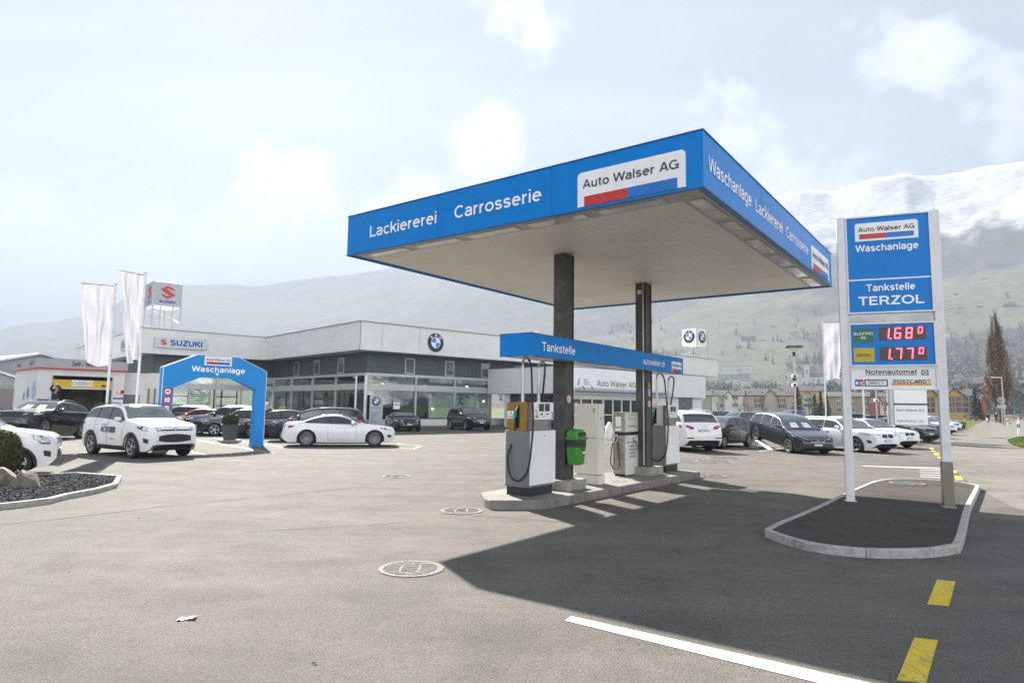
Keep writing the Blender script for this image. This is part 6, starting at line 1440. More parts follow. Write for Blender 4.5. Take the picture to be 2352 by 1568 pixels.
def wheel_mesh(r, w_, spokes, dark, double):
    k = (round(r, 3), spokes, dark, double)
    if k in _wm: return _wm[k]
    t = MB().lathe([(r * .66, -w_ * .42), (r * .72, -w_ * .5), (r * .93, -w_ * .5), (r * .985, -w_ * .40), (r, -w_ * .2), (r, w_ * .2), (r * .985, w_ * .4), (r * .93, w_ * .5), (r * .7, w_ * .5)], 36, 'Y').build('tyre', TYRE, None, 40)
    rm = MB(); rm.mi(0); rm.lathe([(.0001, -w_ * .10), (r * .66, -w_ * .10)], 30, 'Y'); rm.mi(1)
    rm.lathe([(r * .615, -w_ * .12), (r * .625, -w_ * .44), (r * .66, -w_ * .47), (r * .70, -w_ * .45)], 36, 'Y')
    rm.lathe([(.0001, -w_ * .42), (r * .10, -w_ * .41), (r * .13, -w_ * .34), (r * .13, -w_ * .2)], 16, 'Y')
    for s in range(spokes):
        a0 = 2 * math.pi * s / spokes
        for da in ((-.13, .13) if double else (0,)):
            hw = r * (.032 if double else .055)
            P0, P1 = r * .10, r * .63
            a1 = a0 + da; pts = []
            for rr, aa, ww, yy in ((P0, a0 + da * .25, hw * 1.0, -w_ * .38), (P1 * .55, a0 + da * .7, hw * .9, -w_ * .40), (P1, a1, hw * 1.15, -w_ * .43)):
                c = Vector((rr * math.cos(aa), 0, rr * math.sin(aa))); n = Vector((-math.sin(aa), 0, math.cos(aa))) * ww
                pts.append((c - n + Vector((0, yy, 0)), c + n + Vector((0, yy, 0)), c + n * 1.3 + Vector((0, yy + w_ * .14, 0)), c - n * 1.3 + Vector((0, yy + w_ * .14, 0))))
            vs = [p for q in pts for p in q]; rm.add(vs, [f for i in range(2) for f in ((4 * i, 4 * i + 1, 4 * i + 5, 4 * i + 4), (4 * i + 1, 4 * i + 2, 4 * i + 6, 4 * i + 5), (4 * i + 3, 4 * i, 4 * i + 4, 4 * i + 7))])
    rm = rm.build('rim', [RIMBACK, RIMD if dark else RIMS], None, 30)
    _wm[k] = (t.data, rm.data); bpy.data.objects.remove(t); bpy.data.objects.remove(rm)
    return _wm[k]
def pm(name, me, parent, loc, rz=0.0):
    o = bpy.data.objects.new(name, me); col.objects.link(o); o.parent = parent; o.location = loc; o.rotation_euler = (0, 0, rz); return o
def make_car(label, paint_m, kind='suv', L=4.6, W=1.85, H=1.66, wb=2.7, fo=.9, r=.36, group=None, cat='car', spokes=5, dark_rim=False, double=True, kidney=False, grille='bar', clad=False, rails=False, dark_glass=False, plate=True, papers=False,
             fog=True, name='parked_car', roof_m=None, chrome_line=False, detail=True, dark_lamp=False, rear_plate=False, lamp=1.0):
    """car frame: origin on the ground under the front axle, x towards the nose, y to the car's left"""
    o = thing(name, label, cat, group=group)
    zt = pchip([(a * L, b * H) for a, b in TOP[kind]])                       # u = distance from the nose
    zs = .135 * H; hw0 = W / 2
    def half(u):
        f = 1.0
        if u < .17 * L: f -= .27 * (1 - u / (.17 * L)) ** 2.3
        if u > .86 * L: f -= .17 * ((u - .86 * L) / (.14 * L)) ** 2.2
        return hw0 * f
    prof = pchip([(.10 * H, .90), (.16 * H, .955), (.27 * H, .985), (.42 * H, 1.0), (.52 * H, .995), (.585 * H, .982), (.66 * H, .95), (.74 * H, .925)])
    beltf = pchip([(0, .47 * H), (.04 * L, .54 * H), (.10 * L, .585 * H), (.25 * L, .655 * H), (.5 * L, .672 * H), (.85 * L, .70 * H), (.95 * L, .66 * H), (L, .44 * H)])
    tum = .245 if kind not in ('suv', 'mpv') else .20
    def zb(u): return min(beltf(u), zt(u) - .03)
    def yside(u, z):                                                          # half width on the flank / greenhouse
        b = zb(u)
        if z <= b: return half(u) * prof(z)
        return half(u) * (prof(b) - (z - b) / (H - .66 * H) * tum)
    ar = r * 1.13; wx = (fo, fo + wb)
    def zbot(u):
        z = zs
        if u < .07 * L: z = zs + (.13 * H) * (1 - u / (.07 * L)) ** 2
        if u > .93 * L: z = zs + (.15 * H) * ((u - .93 * L) / (.07 * L)) ** 2
        for w_ in wx:
            d = abs(u - w_)
            if d < ar: z = max(z, r + math.sqrt(ar * ar - d * d) * 1.0 - .02)
        return z
    us = sorted(set([0, .004 * L, .012 * L, .022 * L, .035 * L] + [L * i / 54 for i in range(3, 52)] + [.965 * L, .978 * L, .988 * L, .996 * L, L] + [w_ + ar * k for w_ in wx for k in (-1.001, -.985, -.93, -.82, -.66, -.45, -.2, 0, .2, .45, .66, .82, .93, .985, 1.001)]))
    us = [u for i, u in enumerate(us) if i == 0 or u - us[i - 1] > .006 or u == L]
    def section(u):
        b, t_, q = zbot(u), zb(u), zt(u); P = [(max(.05, yside(u, b) - .10), b + .0)]
        NL = 8
        for i in range(NL + 1): z = b + (t_ - b) * i / NL; P.append((yside(u, z), z))
        hgt = q - t_; rd_ = min(.085 * H, hgt * .55)
        for i in (1, 2, 3): z = t_ + (hgt - rd_) * i / 3; P.append((yside(u, z), z))
        ye = yside(u, q - rd_); cr = min(.03, rd_ * .4)
        for a in (25, 50, 75): P.append((ye - rd_ * 1.1 * (1 - math.cos(R(a))), q - rd_ + (rd_ - cr) * math.sin(R(a))))
        yt = P[-1][0]
        for i in (.75, .5, .25, 0): y = yt * i; P.append((y, q - cr * (y / max(yt, 1e-4)) ** 2))
        return P
    S = [section(u) for u in us]; n = len(S[0]); vs = []; fs = []
    for u, P in zip(us, S):
        vs += [(fo - u, y, z) for y, z in P] + [(fo - u, -y, z) for y, z in P[-2::-1]]
    m = 2 * n - 1
    for i in range(len(us) - 1):
        for j in range(m - 1): fs.append((i * m + j, i * m + j + 1, (i + 1) * m + j + 1, (i + 1) * m + j))
    fs.append(tuple(range(m))); fs.append(tuple(range((len(us) - 1) * m, len(us) * m))[::-1])
    mb = MB(); mb.add(vs, fs); body = mb.build('body', paint_m, o, 38)
    bvh = BVHTree.FromPolygons([Vector(v) for v in vs], [f for f in fs])
    def patch(name, lo, hi, m_, off=.006, nv=3, parent=None, both=False):
        mbp = MB()
        for sg in ((1, -1) if both == 'one' else (1,)):
            k = len(lo); vs_ = []
            for j in range(nv + 1):
                for a, b in zip(lo, hi):
                    p = Vector(a).lerp(Vector(b), j / nv); p.y *= sg
                    c, nr, _, _ = bvh.find_nearest(p)
                    if (c - Vector((fo - L / 2, 0, H * .4))).dot(nr) < 0: nr = -nr
                    vs_.append(c + nr * off)
            mbp.add(vs_, [(j * k + i, j * k + i + 1, (j + 1) * k + i + 1, (j + 1) * k + i) for j in range(nv) for i in range(k - 1)])
        return mbp.build(name, m_, parent or o, 60)
    # glass
    ctop = TOP[kind]; cow = {'suv': .285, 'hatch': .255, 'sedan': .29, 'coupe': .305, 'wagon': .28, 'mpv': .235, 'roadster': .33}[kind] * L
    hdr = [a for a, b in ctop if b > .93][0] * L + .02 * L
    def topstrip(name, u0, u1, m_, mg0, mg1, off=.007, nu=8, yc=(-1, 1)):
        mbp = MB(); vs_ = []; ny = 10
        for i in range(nu + 1):
            u = u0 + (u1 - u0) * i / nu; q = zt(u); P = section(u); ye = P[-5][0] * .5 + P[-6][0] * .5; mg = mg0 + (mg1 - mg0) * i / nu
            for j in range(ny + 1):
                y = (yc[0] + (yc[1] - yc[0]) * j / ny) * (ye - mg); cr = .02
                c, nr, _, _ = bvh.find_nearest(Vector((fo - u, y, q - cr * (y / ye) ** 2)))
                if nr.z < 0: nr = -nr
                vs_.append(c + nr * off)
        mbp.add(vs_, [(i * (ny + 1) + j, i * (ny + 1) + j + 1, (i + 1) * (ny + 1) + j + 1, (i + 1) * (ny + 1) + j) for i in range(nu) for j in range(ny)])
        return mbp.build(name, m_, o, 60)
    ws = topstrip('windscreen', cow, hdr, SCREENGLASS, .0, .0)
    if detail: topstrip('windscreen_trim', cow - .02 * L, cow + .012 * L, TRIM, -.02, .0, .009, 2)
    if papers:
        for y0 in (-.62, .12): topstrip('paper_sheet', cow + (hdr - cow) * .10, cow + (hdr - cow) * .48, PAPER, .0, .0, .011, 3, (y0, y0 + .42))
    if kind in ('sedan', 'coupe', 'roadster'):
        ra, rb = .66 * L, [a for a, b in ctop if a > .65 and b < .83][0] * L - .01 * L
    else:
        ra, rb = [a for a, b in ctop if a > .8 and b < .90][0] * L - .015 * L, [a for a, b in ctop if a > .9 and b < .72][0] * L - .006 * L
    topstrip('rear_window', ra, rb, CARGLASS, .05, .04)
    # side glazing
    k0 = cow + .05 * L; k1 = {'suv': .925, 'hatch': .90, 'sedan': .80, 'coupe': .80, 'wagon': .92, 'mpv': .945, 'roadster': .70}[kind] * L
    def side_pt(u, t, sg):
        u = max(0, min(L, u)); b, q = zb(u), zt(u); z = b + .025 * H + max(.0, (q - .065 * H) - (b + .025 * H)) * t
        c, nr, _, _ = bvh.find_nearest(Vector((fo - u, sg * yside(u, min(z, q - .04)), min(z, q - .04))))
        if nr.y * sg < 0: nr = -nr
        return c, nr
    def side_glass(name, a, b, sg, m_, off, slant=0.0, nu=7, t1=1.0):
        mbp = MB(); vs_ = []; nv = 5
        for i in range(nu + 1):
            for j in range(nv + 1):
                t = t1 * j / nv; u = a + (b - a) * i / nu + slant * t
                c, nr = side_pt(u, t, sg); vs_.append(c + nr * off)
        mbp.add(vs_, [(i * (nv + 1) + j, i * (nv + 1) + j + 1, (i + 1) * (nv + 1) + j + 1, (i + 1) * (nv + 1) + j) for i in range(nu) for j in range(nv)])
        return mbp.build(name, m_, o, 60)
    two = kind in ('coupe', 'roadster')
    for sg in (1, -1):
        side_glass('window_surround', k0 - .012 * L, k1, sg, TRIM, .004, 0, 16)
        if two:
            if kind == 'coupe': cuts = [(k0 + .02 * L, .575 * L, 0), (.59 * L, .765 * L, 0)]
            else: cuts = [(k0 + .02 * L, .60 * L, 0)]
        else:
            cuts = [(k0 + .02 * L, .535 * L, 0), (.552 * L, .715 * L if kind != 'mpv' else .72 * L, .0)] + ([(.73 * L, k1 - .035 * L, .0)] if kind in ('suv', 'wagon', 'mpv') else [(.73 * L, k1 - .02 * L, 0)])
        for a, b, sl_ in cuts: side_glass('side_window', a, b, sg, CARGLASS if not dark_glass else CARGLASS, .009, sl_, 6, .93)
        if chrome_line:
            a = [side_pt(k0 + (k1 - k0) * i / 14, 0, sg) for i in range(15)]; MB().tube([c + nr * .008 for c, nr in a], .011, 5).build('chrome_strip', CHROME, o, 60)
    # doors: seams and handles
    if detail:
        sm = MB(); seams = [cow + .035 * L, .545 * L, .745 * L] if not two else [cow + .04 * L, .60 * L]
        for sg in (1, -1):
            for u in seams:
                P = []
                for i in range(9):
                    z = zs + .06 * H + (zb(u) - zs - .06 * H) * i / 8
                    uu = u
                    for w_ in wx:
                        d = uu - w_
                        if abs(d) < ar * 1.04 and z < r + math.sqrt(max(0, (ar * 1.04) ** 2 - d * d)): z = r + math.sqrt(max(0, (ar * 1.04) ** 2 - d * d))
                    P.append(Vector((fo - uu, sg * yside(uu, z) + sg * .001, z)))
                sm.tube(P, .0055, 4)
            P = [Vector((fo - u, sg * (yside(u, zs + .07 * H) + .001), zs + .07 * H)) for u in [seams[0] + (seams[-1] - seams[0]) * i / 10 for i in range(11)]]
            sm.tube(P, .004, 4)
        sm.build('door_seams', TRIM, o)
        for sg in (1, -1):
            for u in ([.495 * L, .70 * L] if not two else [.565 * L]):
                z = .60 * H; MB().box((fo - u, sg * (yside(u, z) + .012), z), (.20, .028, .030), 0, .010).build('door_handle', paint_m if not chrome_line else paint_m, o, 40)
        hs = MB()
        for sg in (1, -1):
            P = [Vector((fo - u, sg * yside(u, zb(u) - .012) * .87, 0)) for u in [.05 * L + (cow - .07 * L) * i / 10 for i in range(11)]]
            for p in P: p.z = zt(fo - p.x) - .012
            P = [bvh.find_nearest(p)[0] + Vector((0, 0, .001)) for p in P]; hs.tube(P, .004, 4)
        hs.build('bonnet_seam', TRIM, o)
    # mirrors
    for sg in (1, -1):
        u = k0 + .025 * L; z = zb(u) + .085; y = yside(u, zb(u))
        mb = MB(); mb.box((fo - u, sg * (y + .13), z), (.14, .21, .14), 0, .055); mir = mb.build('wing_mirror', paint_m if not kidney or True else TRIM, o, 40)
        MB().box((fo - u - .01, sg * (y + .035), z - .07), (.08, .14, .035), 0, .01).build('mirror_arm', TRIM, mir)
        MB().box((fo - u - .073, sg * (y + .13), z), (.006, .17, .10)).build('mirror_glass', CARGLASS, mir)
    # lamps, grille, bumper openings (positions read on the nose, then laid on the body)
    hl = .545 * H if kind != 'mpv' else .53 * H
    def nose(u, y, z): return Vector((fo - u, y, z))
    for sg in (1, -1):
        h = W / 2
        lo = [nose(.012 * L, sg * h * .48, hl - .045 * H * lamp), nose(.025 * L, sg * h * .62, hl - .05 * H * lamp), nose(.05 * L, sg * h * .76, hl - .045 * H * lamp), nose(.085 * L, sg * h * .88, hl - .025 * H * lamp ** 2), nose(.125 * L, sg * h * .94, hl + .01 * H)]
        hi = [nose(.012 * L, sg * h * .47, hl - .005 * H), nose(.028 * L, sg * h * .62, hl + .015 * H), nose(.055 * L, sg * h * .76, hl + .03 * H), nose(.09 * L, sg * h * .88, hl + .04 * H), nose(.135 * L, sg * h * .94, hl + .045 * H)]
        s_ = patch('headlight', lo, hi, TRIM, .006)
        mid = lambda A, B, t: [a.lerp(b, t) for a, b in zip(A, B)]
        patch('lens', mid(lo, hi, .15)[0:4] if dark_lamp else mid(lo, hi, .18), mid(lo, hi, .60 if dark_lamp else .84)[0:4] if dark_lamp else mid(lo, hi, .84), LENS, .010, 3, s_)
        # tail lamp
        tl = .60 * H
        a = [nose(L * .997, sg * h * .46, tl - .055 * H), nose(L * .99, sg * h * .62, tl - .055 * H), nose(L * .975, sg * h * .80, tl - .05 * H), nose(L * .94, sg * h * .94, tl - .03 * H), nose(L * .905, sg * h * .97, tl - .005 * H)]
        b = [nose(L * .995, sg * h * .47, tl + .03 * H), nose(L * .985, sg * h * .62, tl + .045 * H), nose(L * .97, sg * h * .80, tl + .05 * H), nose(L * .935, sg * h * .93, tl + .05 * H), nose(L * .895, sg * h * .95, tl + .045 * H)]
        patch('tail_light', a, b, TAILR, .007)
        if fog:
            z0 = .275 * H; lo = [nose(.02 * L, sg * h * .60, z0), nose(.045 * L, sg * h * .74, z0 + .01 * H), nose(.07 * L, sg * h * .84, z0 + .03 * H)]; hi = [nose(.02 * L, sg * h * .58, z0 + .05 * H), nose(.045 * L, sg * h * .74, z0 + .09 * H), nose(.075 * L, sg * h * .85, z0 + .11 * H)]
            patch('air_inlet', lo, hi, TRIM, .006)
    h = W / 2
    def band(name, y0, y1, z0, z1, m_, off=.006, u=.004, n_=9, z0e=None, z1e=None):
        ys = [y0 + (y1 - y0) * i / (n_ - 1) for i in range(n_)]
        def e(y, c, d): return c if d is None else c + (d - c) * abs((2 * (y - y0) / (y1 - y0)) - 1) ** 2
        return patch(name, [nose(u, y, e(y, z0, z0e)) for y in ys], [nose(u, y, e(y, z1, z1e)) for y in ys], m_, off)
    zg = .455 * H
    if kidney:
        for sg in (1, -1):
            y0, y1 = sg * h * .03, sg * h * .34
            f = band('kidney_grille', y0, y1, zg - .01 * H, zg + .105 * H, CHROME if kidney == 'chrome' else TRIM, .008)
            band('grille_mesh', y0 + sg * h * .02, y1 - sg * h * .02, zg + .0 * H, zg + .095 * H, RIMBACK, .014).parent = f
        band('air_intake', -h * .50, h * .50, .215 * H, .275 * H, RIMBACK, .006)
        bd = bvh.ray_cast(Vector((fo - .03 * L, 0, 3)), Vector((0, 0, -1)))[0]
        MB().lathe([(.0001, .008), (.038, .006), (.042, 0)], 16, 'Z', bd).build('badge', LOGOBLUE, o, 40)
    elif grille == 'mesh':
        band('grille_bar', -h * .62, h * .62, .515 * H, .545 * H, TRIM, .007)
        band('grille', -h * .56, h * .56, .30 * H, .455 * H, RIMBACK, .007, z0e=.33 * H, z1e=.42 * H)
        band('skid_plate', -h * .78, h * .78, .195 * H, .22 * H, MATS['rim_silver'], .012)
        band('lower_lip', -h * .84, h * .84, .15 * H, .195 * H, TRIM, .007); band('bumper_trim', -h * .80, h * .80, .222 * H, .262 * H, TRIM, .008)
        s_emblem(o, bvh.ray_cast(Vector((fo + 1, 0, .53 * H)), Vector((-1, 0, 0)))[0] + Vector((.006, 0, 0)), Y, Z, .15, CHROME, 'badge')
    elif grille == 'slots':
        f = band('grille', -h * .46, h * .46, .475 * H, .56 * H, TRIM, .007)
        for i in range(5):
            y = h * (-.40 + .20 * i); band('grille_bar', y - h * .022, y + h * .022, .485 * H, .55 * H, CHROME, .012, n_=3).parent = f
        band('air_intake', -h * .42, h * .42, .24 * H, .34 * H, RIMBACK, .006); band('skid_plate', -h * .62, h * .62, .165 * H, .215 * H, MATS['rim_silver'], .012)
    else:
        band('grille', -h * .45, h * .45, .50 * H, .545 * H, RIMBACK, .007); band('air_intake', -h * .52, h * .52, .23 * H, .33 * H, RIMBACK, .006)
        MB().lathe([(.0001, .02), (.05, .014), (.055, 0)], 16, 'X', bvh.ray_cast(Vector((fo + 1, 0, .525 * H)), Vector((-1, 0, 0)))[0]).build('badge', CHROME, o, 40)
    if plate:
        c = bvh.ray_cast(Vector((fo + 1, 0, .36 * H)), Vector((-1, 0, 0)))[0]
        p_ = MB().box(c + Vector((.012, 0, 0)), (.02, .40, .10), 0, .004).build('plate_holder', TRIM, o); MB().box(c + Vector((.024, 0, 0)), (.004, .36, .075)).build('licence_plate', PLATE, p_)
    # tail: lower dark bumper
    ys = [-h * .74 + h * 1.48 * i / 8 for i in range(9)]
    patch('rear_diffuser', [nose(L, y, .17 * H) for y in ys], [nose(L, y, .27 * H) for y in ys], TRIM, .006)
    if rear_plate:
        c = bvh.ray_cast(Vector((fo - L - 1, 0, .515 * H)), Vector((1, 0, 0)))[0]
        p_ = MB().box(c + Vector((-.012, 0, 0)), (.02, .54, .15), 0, .004).build('licence_plate', PLATE, o); lettering(p_, rear_plate, c + Vector((-.023, 0, -.04)), -Y, Z, LETBLACK, h=.08, w=.44, bold=.015, align='C', ext=.001)
        MB().box(c + Vector((-.0235, .235, .0)), (.002, .05, .07)).build('plate_crest', LOGORED, p_)
        mb = MB()
        for i in range(4): mb.lathe([(.030, -.004), (.037, -.004), (.037, .0), (.030, .0)], 20, 'X', c + Vector((-.012, -.09 + .06 * i, .17 * 1.0)))
        mb.build('badge', CHROME, o)
        for sg in (1, -1):
            patch('rear_reflector', [nose(L, sg * h * y, .325 * H) for y in (.50, .62, .74, .84)], [nose(L, sg * h * y, .355 * H) for y in (.50, .62, .74, .84)], TAILR, .008)
    # cladding on sills and arches
    if clad:
        mbp = MB()
        for sg in (1, -1):
            us2 = [wx[0] + ar + (wx[1] - wx[0] - 2 * ar) * i / 10 for i in range(11)]
            vs_ = []
            for t in (0, .5, 1):
                for u in us2: z = zs - .005 + .085 * H * t; vs_.append((fo - u, sg * (yside(u, z) + .008), z))
            mbp.add(vs_, [(j * 11 + i, j * 11 + i + 1, (j + 1) * 11 + i + 1, (j + 1) * 11 + i) for j in range(2) for i in range(10)])
            for w_ in wx:
                vs_ = []; N = 18
                for rr in (ar * .985, ar * 1.14):
                    for i in range(N + 1):
                        a = math.pi * (-.09 + 1.18 * i / N); u, z = w_ - rr * math.cos(a), max(zs + .0, r + rr * math.sin(a) - .02); u = max(.02 * L, min(.985 * L, u)); vs_.append((fo - u, sg * (yside(u, z) + .009), z))
                mbp.add(vs_, [(i, i + 1, N + 2 + i, N + 1 + i) for i in range(N)])
        mbp.build('cladding', TRIM, o, 60)
    if rails:
        for sg in (1, -1):
            P = []
            for i in range(10):
                u = hdr + .02 * L + (k1 - .05 * L - hdr - .02 * L) * i / 9; q = zt(u); P.append(Vector((fo - u, sg * (section(u)[-6][0]), q - .01 + (.035 if 0 < i < 9 else .0))))
            MB().tube(P, .014, 6).build('roof_rail', TRIM if rails == 'dark' else ALU, o, 40)
    if detail:
        u = .83 * L if kind not in ('sedan', 'coupe', 'roadster') else .66 * L
        MB().add([(fo - u + .10, 0, zt(u - .1) - .01), (fo - u - .05, .025, zt(u + .05) - .01), (fo - u - .05, -.025, zt(u + .05) - .01), (fo - u - .04, 0, zt(u) + .06)], [(0, 1, 3), (1, 2, 3), (2, 0, 3)]).build('aerial', paint_m, o)
    # underside and wheels
    mb = MB(); mb.bb((fo - L + .25, -W * .36, zs + .02), (fo - .25, W * .36, .56 * H)); 
    mb.build('underbody', UNDER, o)
    tr_, rm_ = wheel_mesh(r, .225, spokes, dark_rim, double)
    for w_ in wx:
        for sg in (1, -1):
            wh = pm('wheel', tr_, o, (fo - w_, sg * (W / 2 - .125), r), 0 if sg < 0 else math.pi)
            rr = bpy.data.objects.new('rim', rm_); col.objects.link(rr); rr.parent = wh
    return o
def place(o, p, az, fo=None, pitch=0.0, lift=0.0):
    """p: ground point under the front axle centre; az: heading of the nose"""
    o.location = (p.x, p.y, lift); o.rotation_euler = (0, pitch, math.pi / 2 - R(az)); return o
def hd(az): return Vector((math.sin(R(az)), math.cos(R(az)), 0))
def rt(az): return Vector((math.cos(R(az)), -math.sin(R(az)), 0))
def by_front(o, px, az, side, W): # px: survey pixel where the near front wheel meets the ground; side 'R' or 'L' of the car
    p = g(*px); s = -1 if side == 'R' else 1
    return place(o, p + rt(az) * (s * (W / 2 - .125)), az)
WHITE = paint('white', (.78, .78, .77)); WHITE2 = paint('cool_white', (.72, .74, .77)); BLACK = paint('black', (.010, .011, .014), rough=.25); DBLUE = paint('dark_blue', (.012, .022, .055), .2, .28); GREY = paint('graphite', (.045, .052, .068), .45, .3)
BROWN = paint('grey_brown', (.075, .068, .062), .45, .32); ORANGE = paint('orange', (.62, .24, .012), 0, .3); PURPLE = paint('violet_blue', (.06, .07, .16), .4, .3); ANTH = paint('anthracite', (.022, .024, .028), .3, .3); LBLUE = paint('light_blue', (.05, .17, .42), .2, .3)
RED_ = paint('red', (.35, .02, .02))
# ---- left part of the lot
c = make_car('white crossover with large grey lettering on its doors, standing beside the blue wash arch', WHITE, 'suv', 4.63, 1.86, 1.72, 2.72, .93, .375, spokes=5, dark_rim=False, grille='mesh', clad=True, rails='dark', dark_lamp=True, plate=False)
by_front(c, (305.7, 1052.2), 124, 'R', 1.86)
dm = MB(); q = -.93
text(dm, 'ACROSS', (-2.02, -.934, .78), X, Z, h=.18, w=.98, bold=.045, ext=.004)
text(dm, 'SUZUKI', (-1.94, -.936, 1.0), X, Z, h=.05, w=.34, bold=.03, ext=.004); text(dm, 'Auto Walser AG', (-1.40, -.932, .56), X, Z, h=.045, w=.36, bold=.02, ext=.004)
dm.v = [v for v in dm.v]
dm.build('door_lettering', mat('decal_grey', (.07, .075, .085), .5), c)
MB().slab([(0, 0), (.32, 0), (.38, .09), (.32, .18), (0, .18)], (-1.04, -.938, .78), -X, Z, -Y, .002).build('door_decal', MATS['decal_grey'], c)
c = make_car('black off-roader with paper sheets behind its windscreen, in front of the car wash building', BLACK, 'suv', 4.71, 1.89, 1.68, 2.86, .87, .38, kidney='dark', rails='dark', papers=True, plate=False, spokes=5, dark_rim=False, chrome_line=True)
pL = g(95.5, 1001, .235); place(c, pL + rt(175) * (1.89 / 2 - .125), 175, pitch=-math.atan2(.235, 2.86), lift=.235)
rl = thing('display_ramp', 'flat silver car ramp under the front wheels of the black off-roader at the left', 'car ramp', (pL.x + rt(175).x * .82, pL.y + rt(175).y * .82, 0), math.pi / 2 - R(175))
for sg in (-1, 1):
    mb = MB()
    for k in range(4): yy = sg * .82 - .12 + k * .08; mb.tube([(.45, yy, .215), (-.3, yy, .215), (-1.05, yy, .03)], .016, 6)
    mb.build('track', ALU, rl, 40); MB().bb((-.2, sg * .82 - .14, 0), (.4, sg * .82 + .14, .19)).build('stand', GALV, rl)
c = make_car('white small crossover cut by the left edge, its slotted grille behind the round bush', WHITE, 'suv', 3.75, 1.72, 1.62, 2.45, .78, .33, grille='slots', clad=True, spokes=5, lamp=1.7)
by_front(c, (32, 1096), 60, 'R', 1.72)
c = make_car('low white coupe with dark multi-spoke wheels parked side on before the showroom', WHITE, 'coupe', 4.67, 1.87, 1.37, 2.81, .85, .355, kidney='dark', spokes=10, dark_rim=True, double=True, dark_lamp=True)
by_front(c, (859.8, 1025.4), 78, 'R', 1.87)
MB().add([(-.62, -.925, .60), (-.36, -.925, .66), (-.40, -.925, .56), (-.52, -.925, .48)], [(0, 1, 2, 3)]).build('wing_vent', TRIM, c)
grpA = 'cars parked in the row behind the wash arch'
c = make_car('dark blue crossover with silver wheels in the row behind the arch, beside the orange car', DBLUE, 'suv', 4.45, 1.82, 1.60, 2.67, .85, .36, kidney='chrome', rails='silver', group=grpA, spokes=5)
by_front(c, (456, 997), -112, 'L', 1.82)
c = make_car('black estate with bright five-spoke wheels in the row, left of the potted box ball', BLACK, 'wagon', 4.66, 1.81, 1.47, 2.68, .88, .345, group=grpA, spokes=5, double=False, rails='silver')
by_front(c, (491.9, 1000.8), -112, 'L', 1.81)
c = make_car('black hatchback with dark wheels in the row, directly behind the right leg of the arch', BLACK, 'hatch', 4.05, 1.74, 1.48, 2.54, .82, .32, group=grpA, spokes=7, dark_rim=True)
by_front(c, (577.8, 1005.2), -112, 'L', 1.74)
c = make_car('black people carrier with silver wheel covers, its nose behind the tail of the white coupe', BLACK, 'mpv', 4.60, 1.80, 1.66, 2.72, .86, .325, group=grpA, spokes=8, double=False)
by_front(c, (654.7, 1014), -106, 'L', 1.80)
c = make_car('orange small car with dark windows behind the left leg of the arch', ORANGE, 'hatch', 3.9, 1.72, 1.42, 2.5, .75, .31, group=grpA, roof_m=BLACK)
by_front(c, (404, 990), -110, 'L', 1.72)
c = make_car('black estate with roof rails standing behind the orange small car', ANTH, 'wagon', 4.7, 1.82, 1.52, 2.75, .9, .34, group=grpA, rails='silver', chrome_line=True)
place(c, g(368, 980), -105)
c = make_car('black roadster with low nose and closed roof facing out from the showroom window', BLACK, 'roadster', 4.32, 1.86, 1.31, 2.47, .82, .345, kidney='dark', dark_rim=False)
by_front(c, (907, 989.8), 158, 'R', 1.86)
c = make_car('black off-roader with bright kidney grille facing out from the showroom entrance', BLACK, 'suv', 4.71, 1.89, 1.68, 2.86, .87, .38, kidney='chrome', spokes=5)
by_front(c, (1071, 988.6), 152, 'R', 1.89)
c = make_car('white low car mostly hidden behind the black off-roader at the left edge', WHITE, 'sedan', 4.5, 1.8, 1.42, 2.7, .85, .33)
place(c, g(30, 988), 75)
# ---- right part of the lot
c = make_car('large white off-roader seen from behind with wide red lamps, beside the far fuel pump', WHITE, 'suv', 5.05, 1.97, 1.76, 2.99, .9, .39, rails='silver', rear_plate='SG 345716', spokes=5)
az_ = -14.0; place(c, g(1627, 1034.4) - rt(az_) * (1.97 / 2 - .125) + hd(az_) * 2.99, az_)
c = make_car('grey brown hatchback with silver wheel covers, right of the white off-roader', BROWN, 'hatch', 4.20, 1.76, 1.49, 2.50, .86, .32, spokes=9, double=False)
by_front(c, (1660, 1029), -134, 'L', 1.78)
c = make_car('graphite hatchback with its rear wheels up on a display ramp', GREY, 'hatch', 4.34, 1.78, 1.43, 2.69, .79, .335, kidney='chrome', papers=True, spokes=5)
fw = g(1814, 1040); azb = 172.0; place(c, fw - rt(azb) * (1.78 / 2 - .125), azb, pitch=math.atan2(.40, 2.69))
c['label'] = 'graphite hatchback with papers behind the windscreen and its rear wheels up on a display ramp'
grpB = 'cars in the long row beside the footpath'
ROW = []
c = make_car('white estate with wide dark kidney grille behind the left post of the price sign', WHITE2, 'wagon', 4.94, 1.87, 1.50, 2.97, .88, .35, kidney='dark', rails='silver', group=grpB, dark_lamp=False, spokes=5)
azr = 159.0; by_front(c, (1969.4, 1038.4), azr, 'R', 1.87)
c = make_car('white saloon with black kidney grille, second in the row, right of the white estate', WHITE, 'sedan', 4.63, 1.81, 1.44, 2.81, .80, .335, kidney='dark', group=grpB)
by_front(c, (2032, 1028.5), azr, 'R', 1.81)
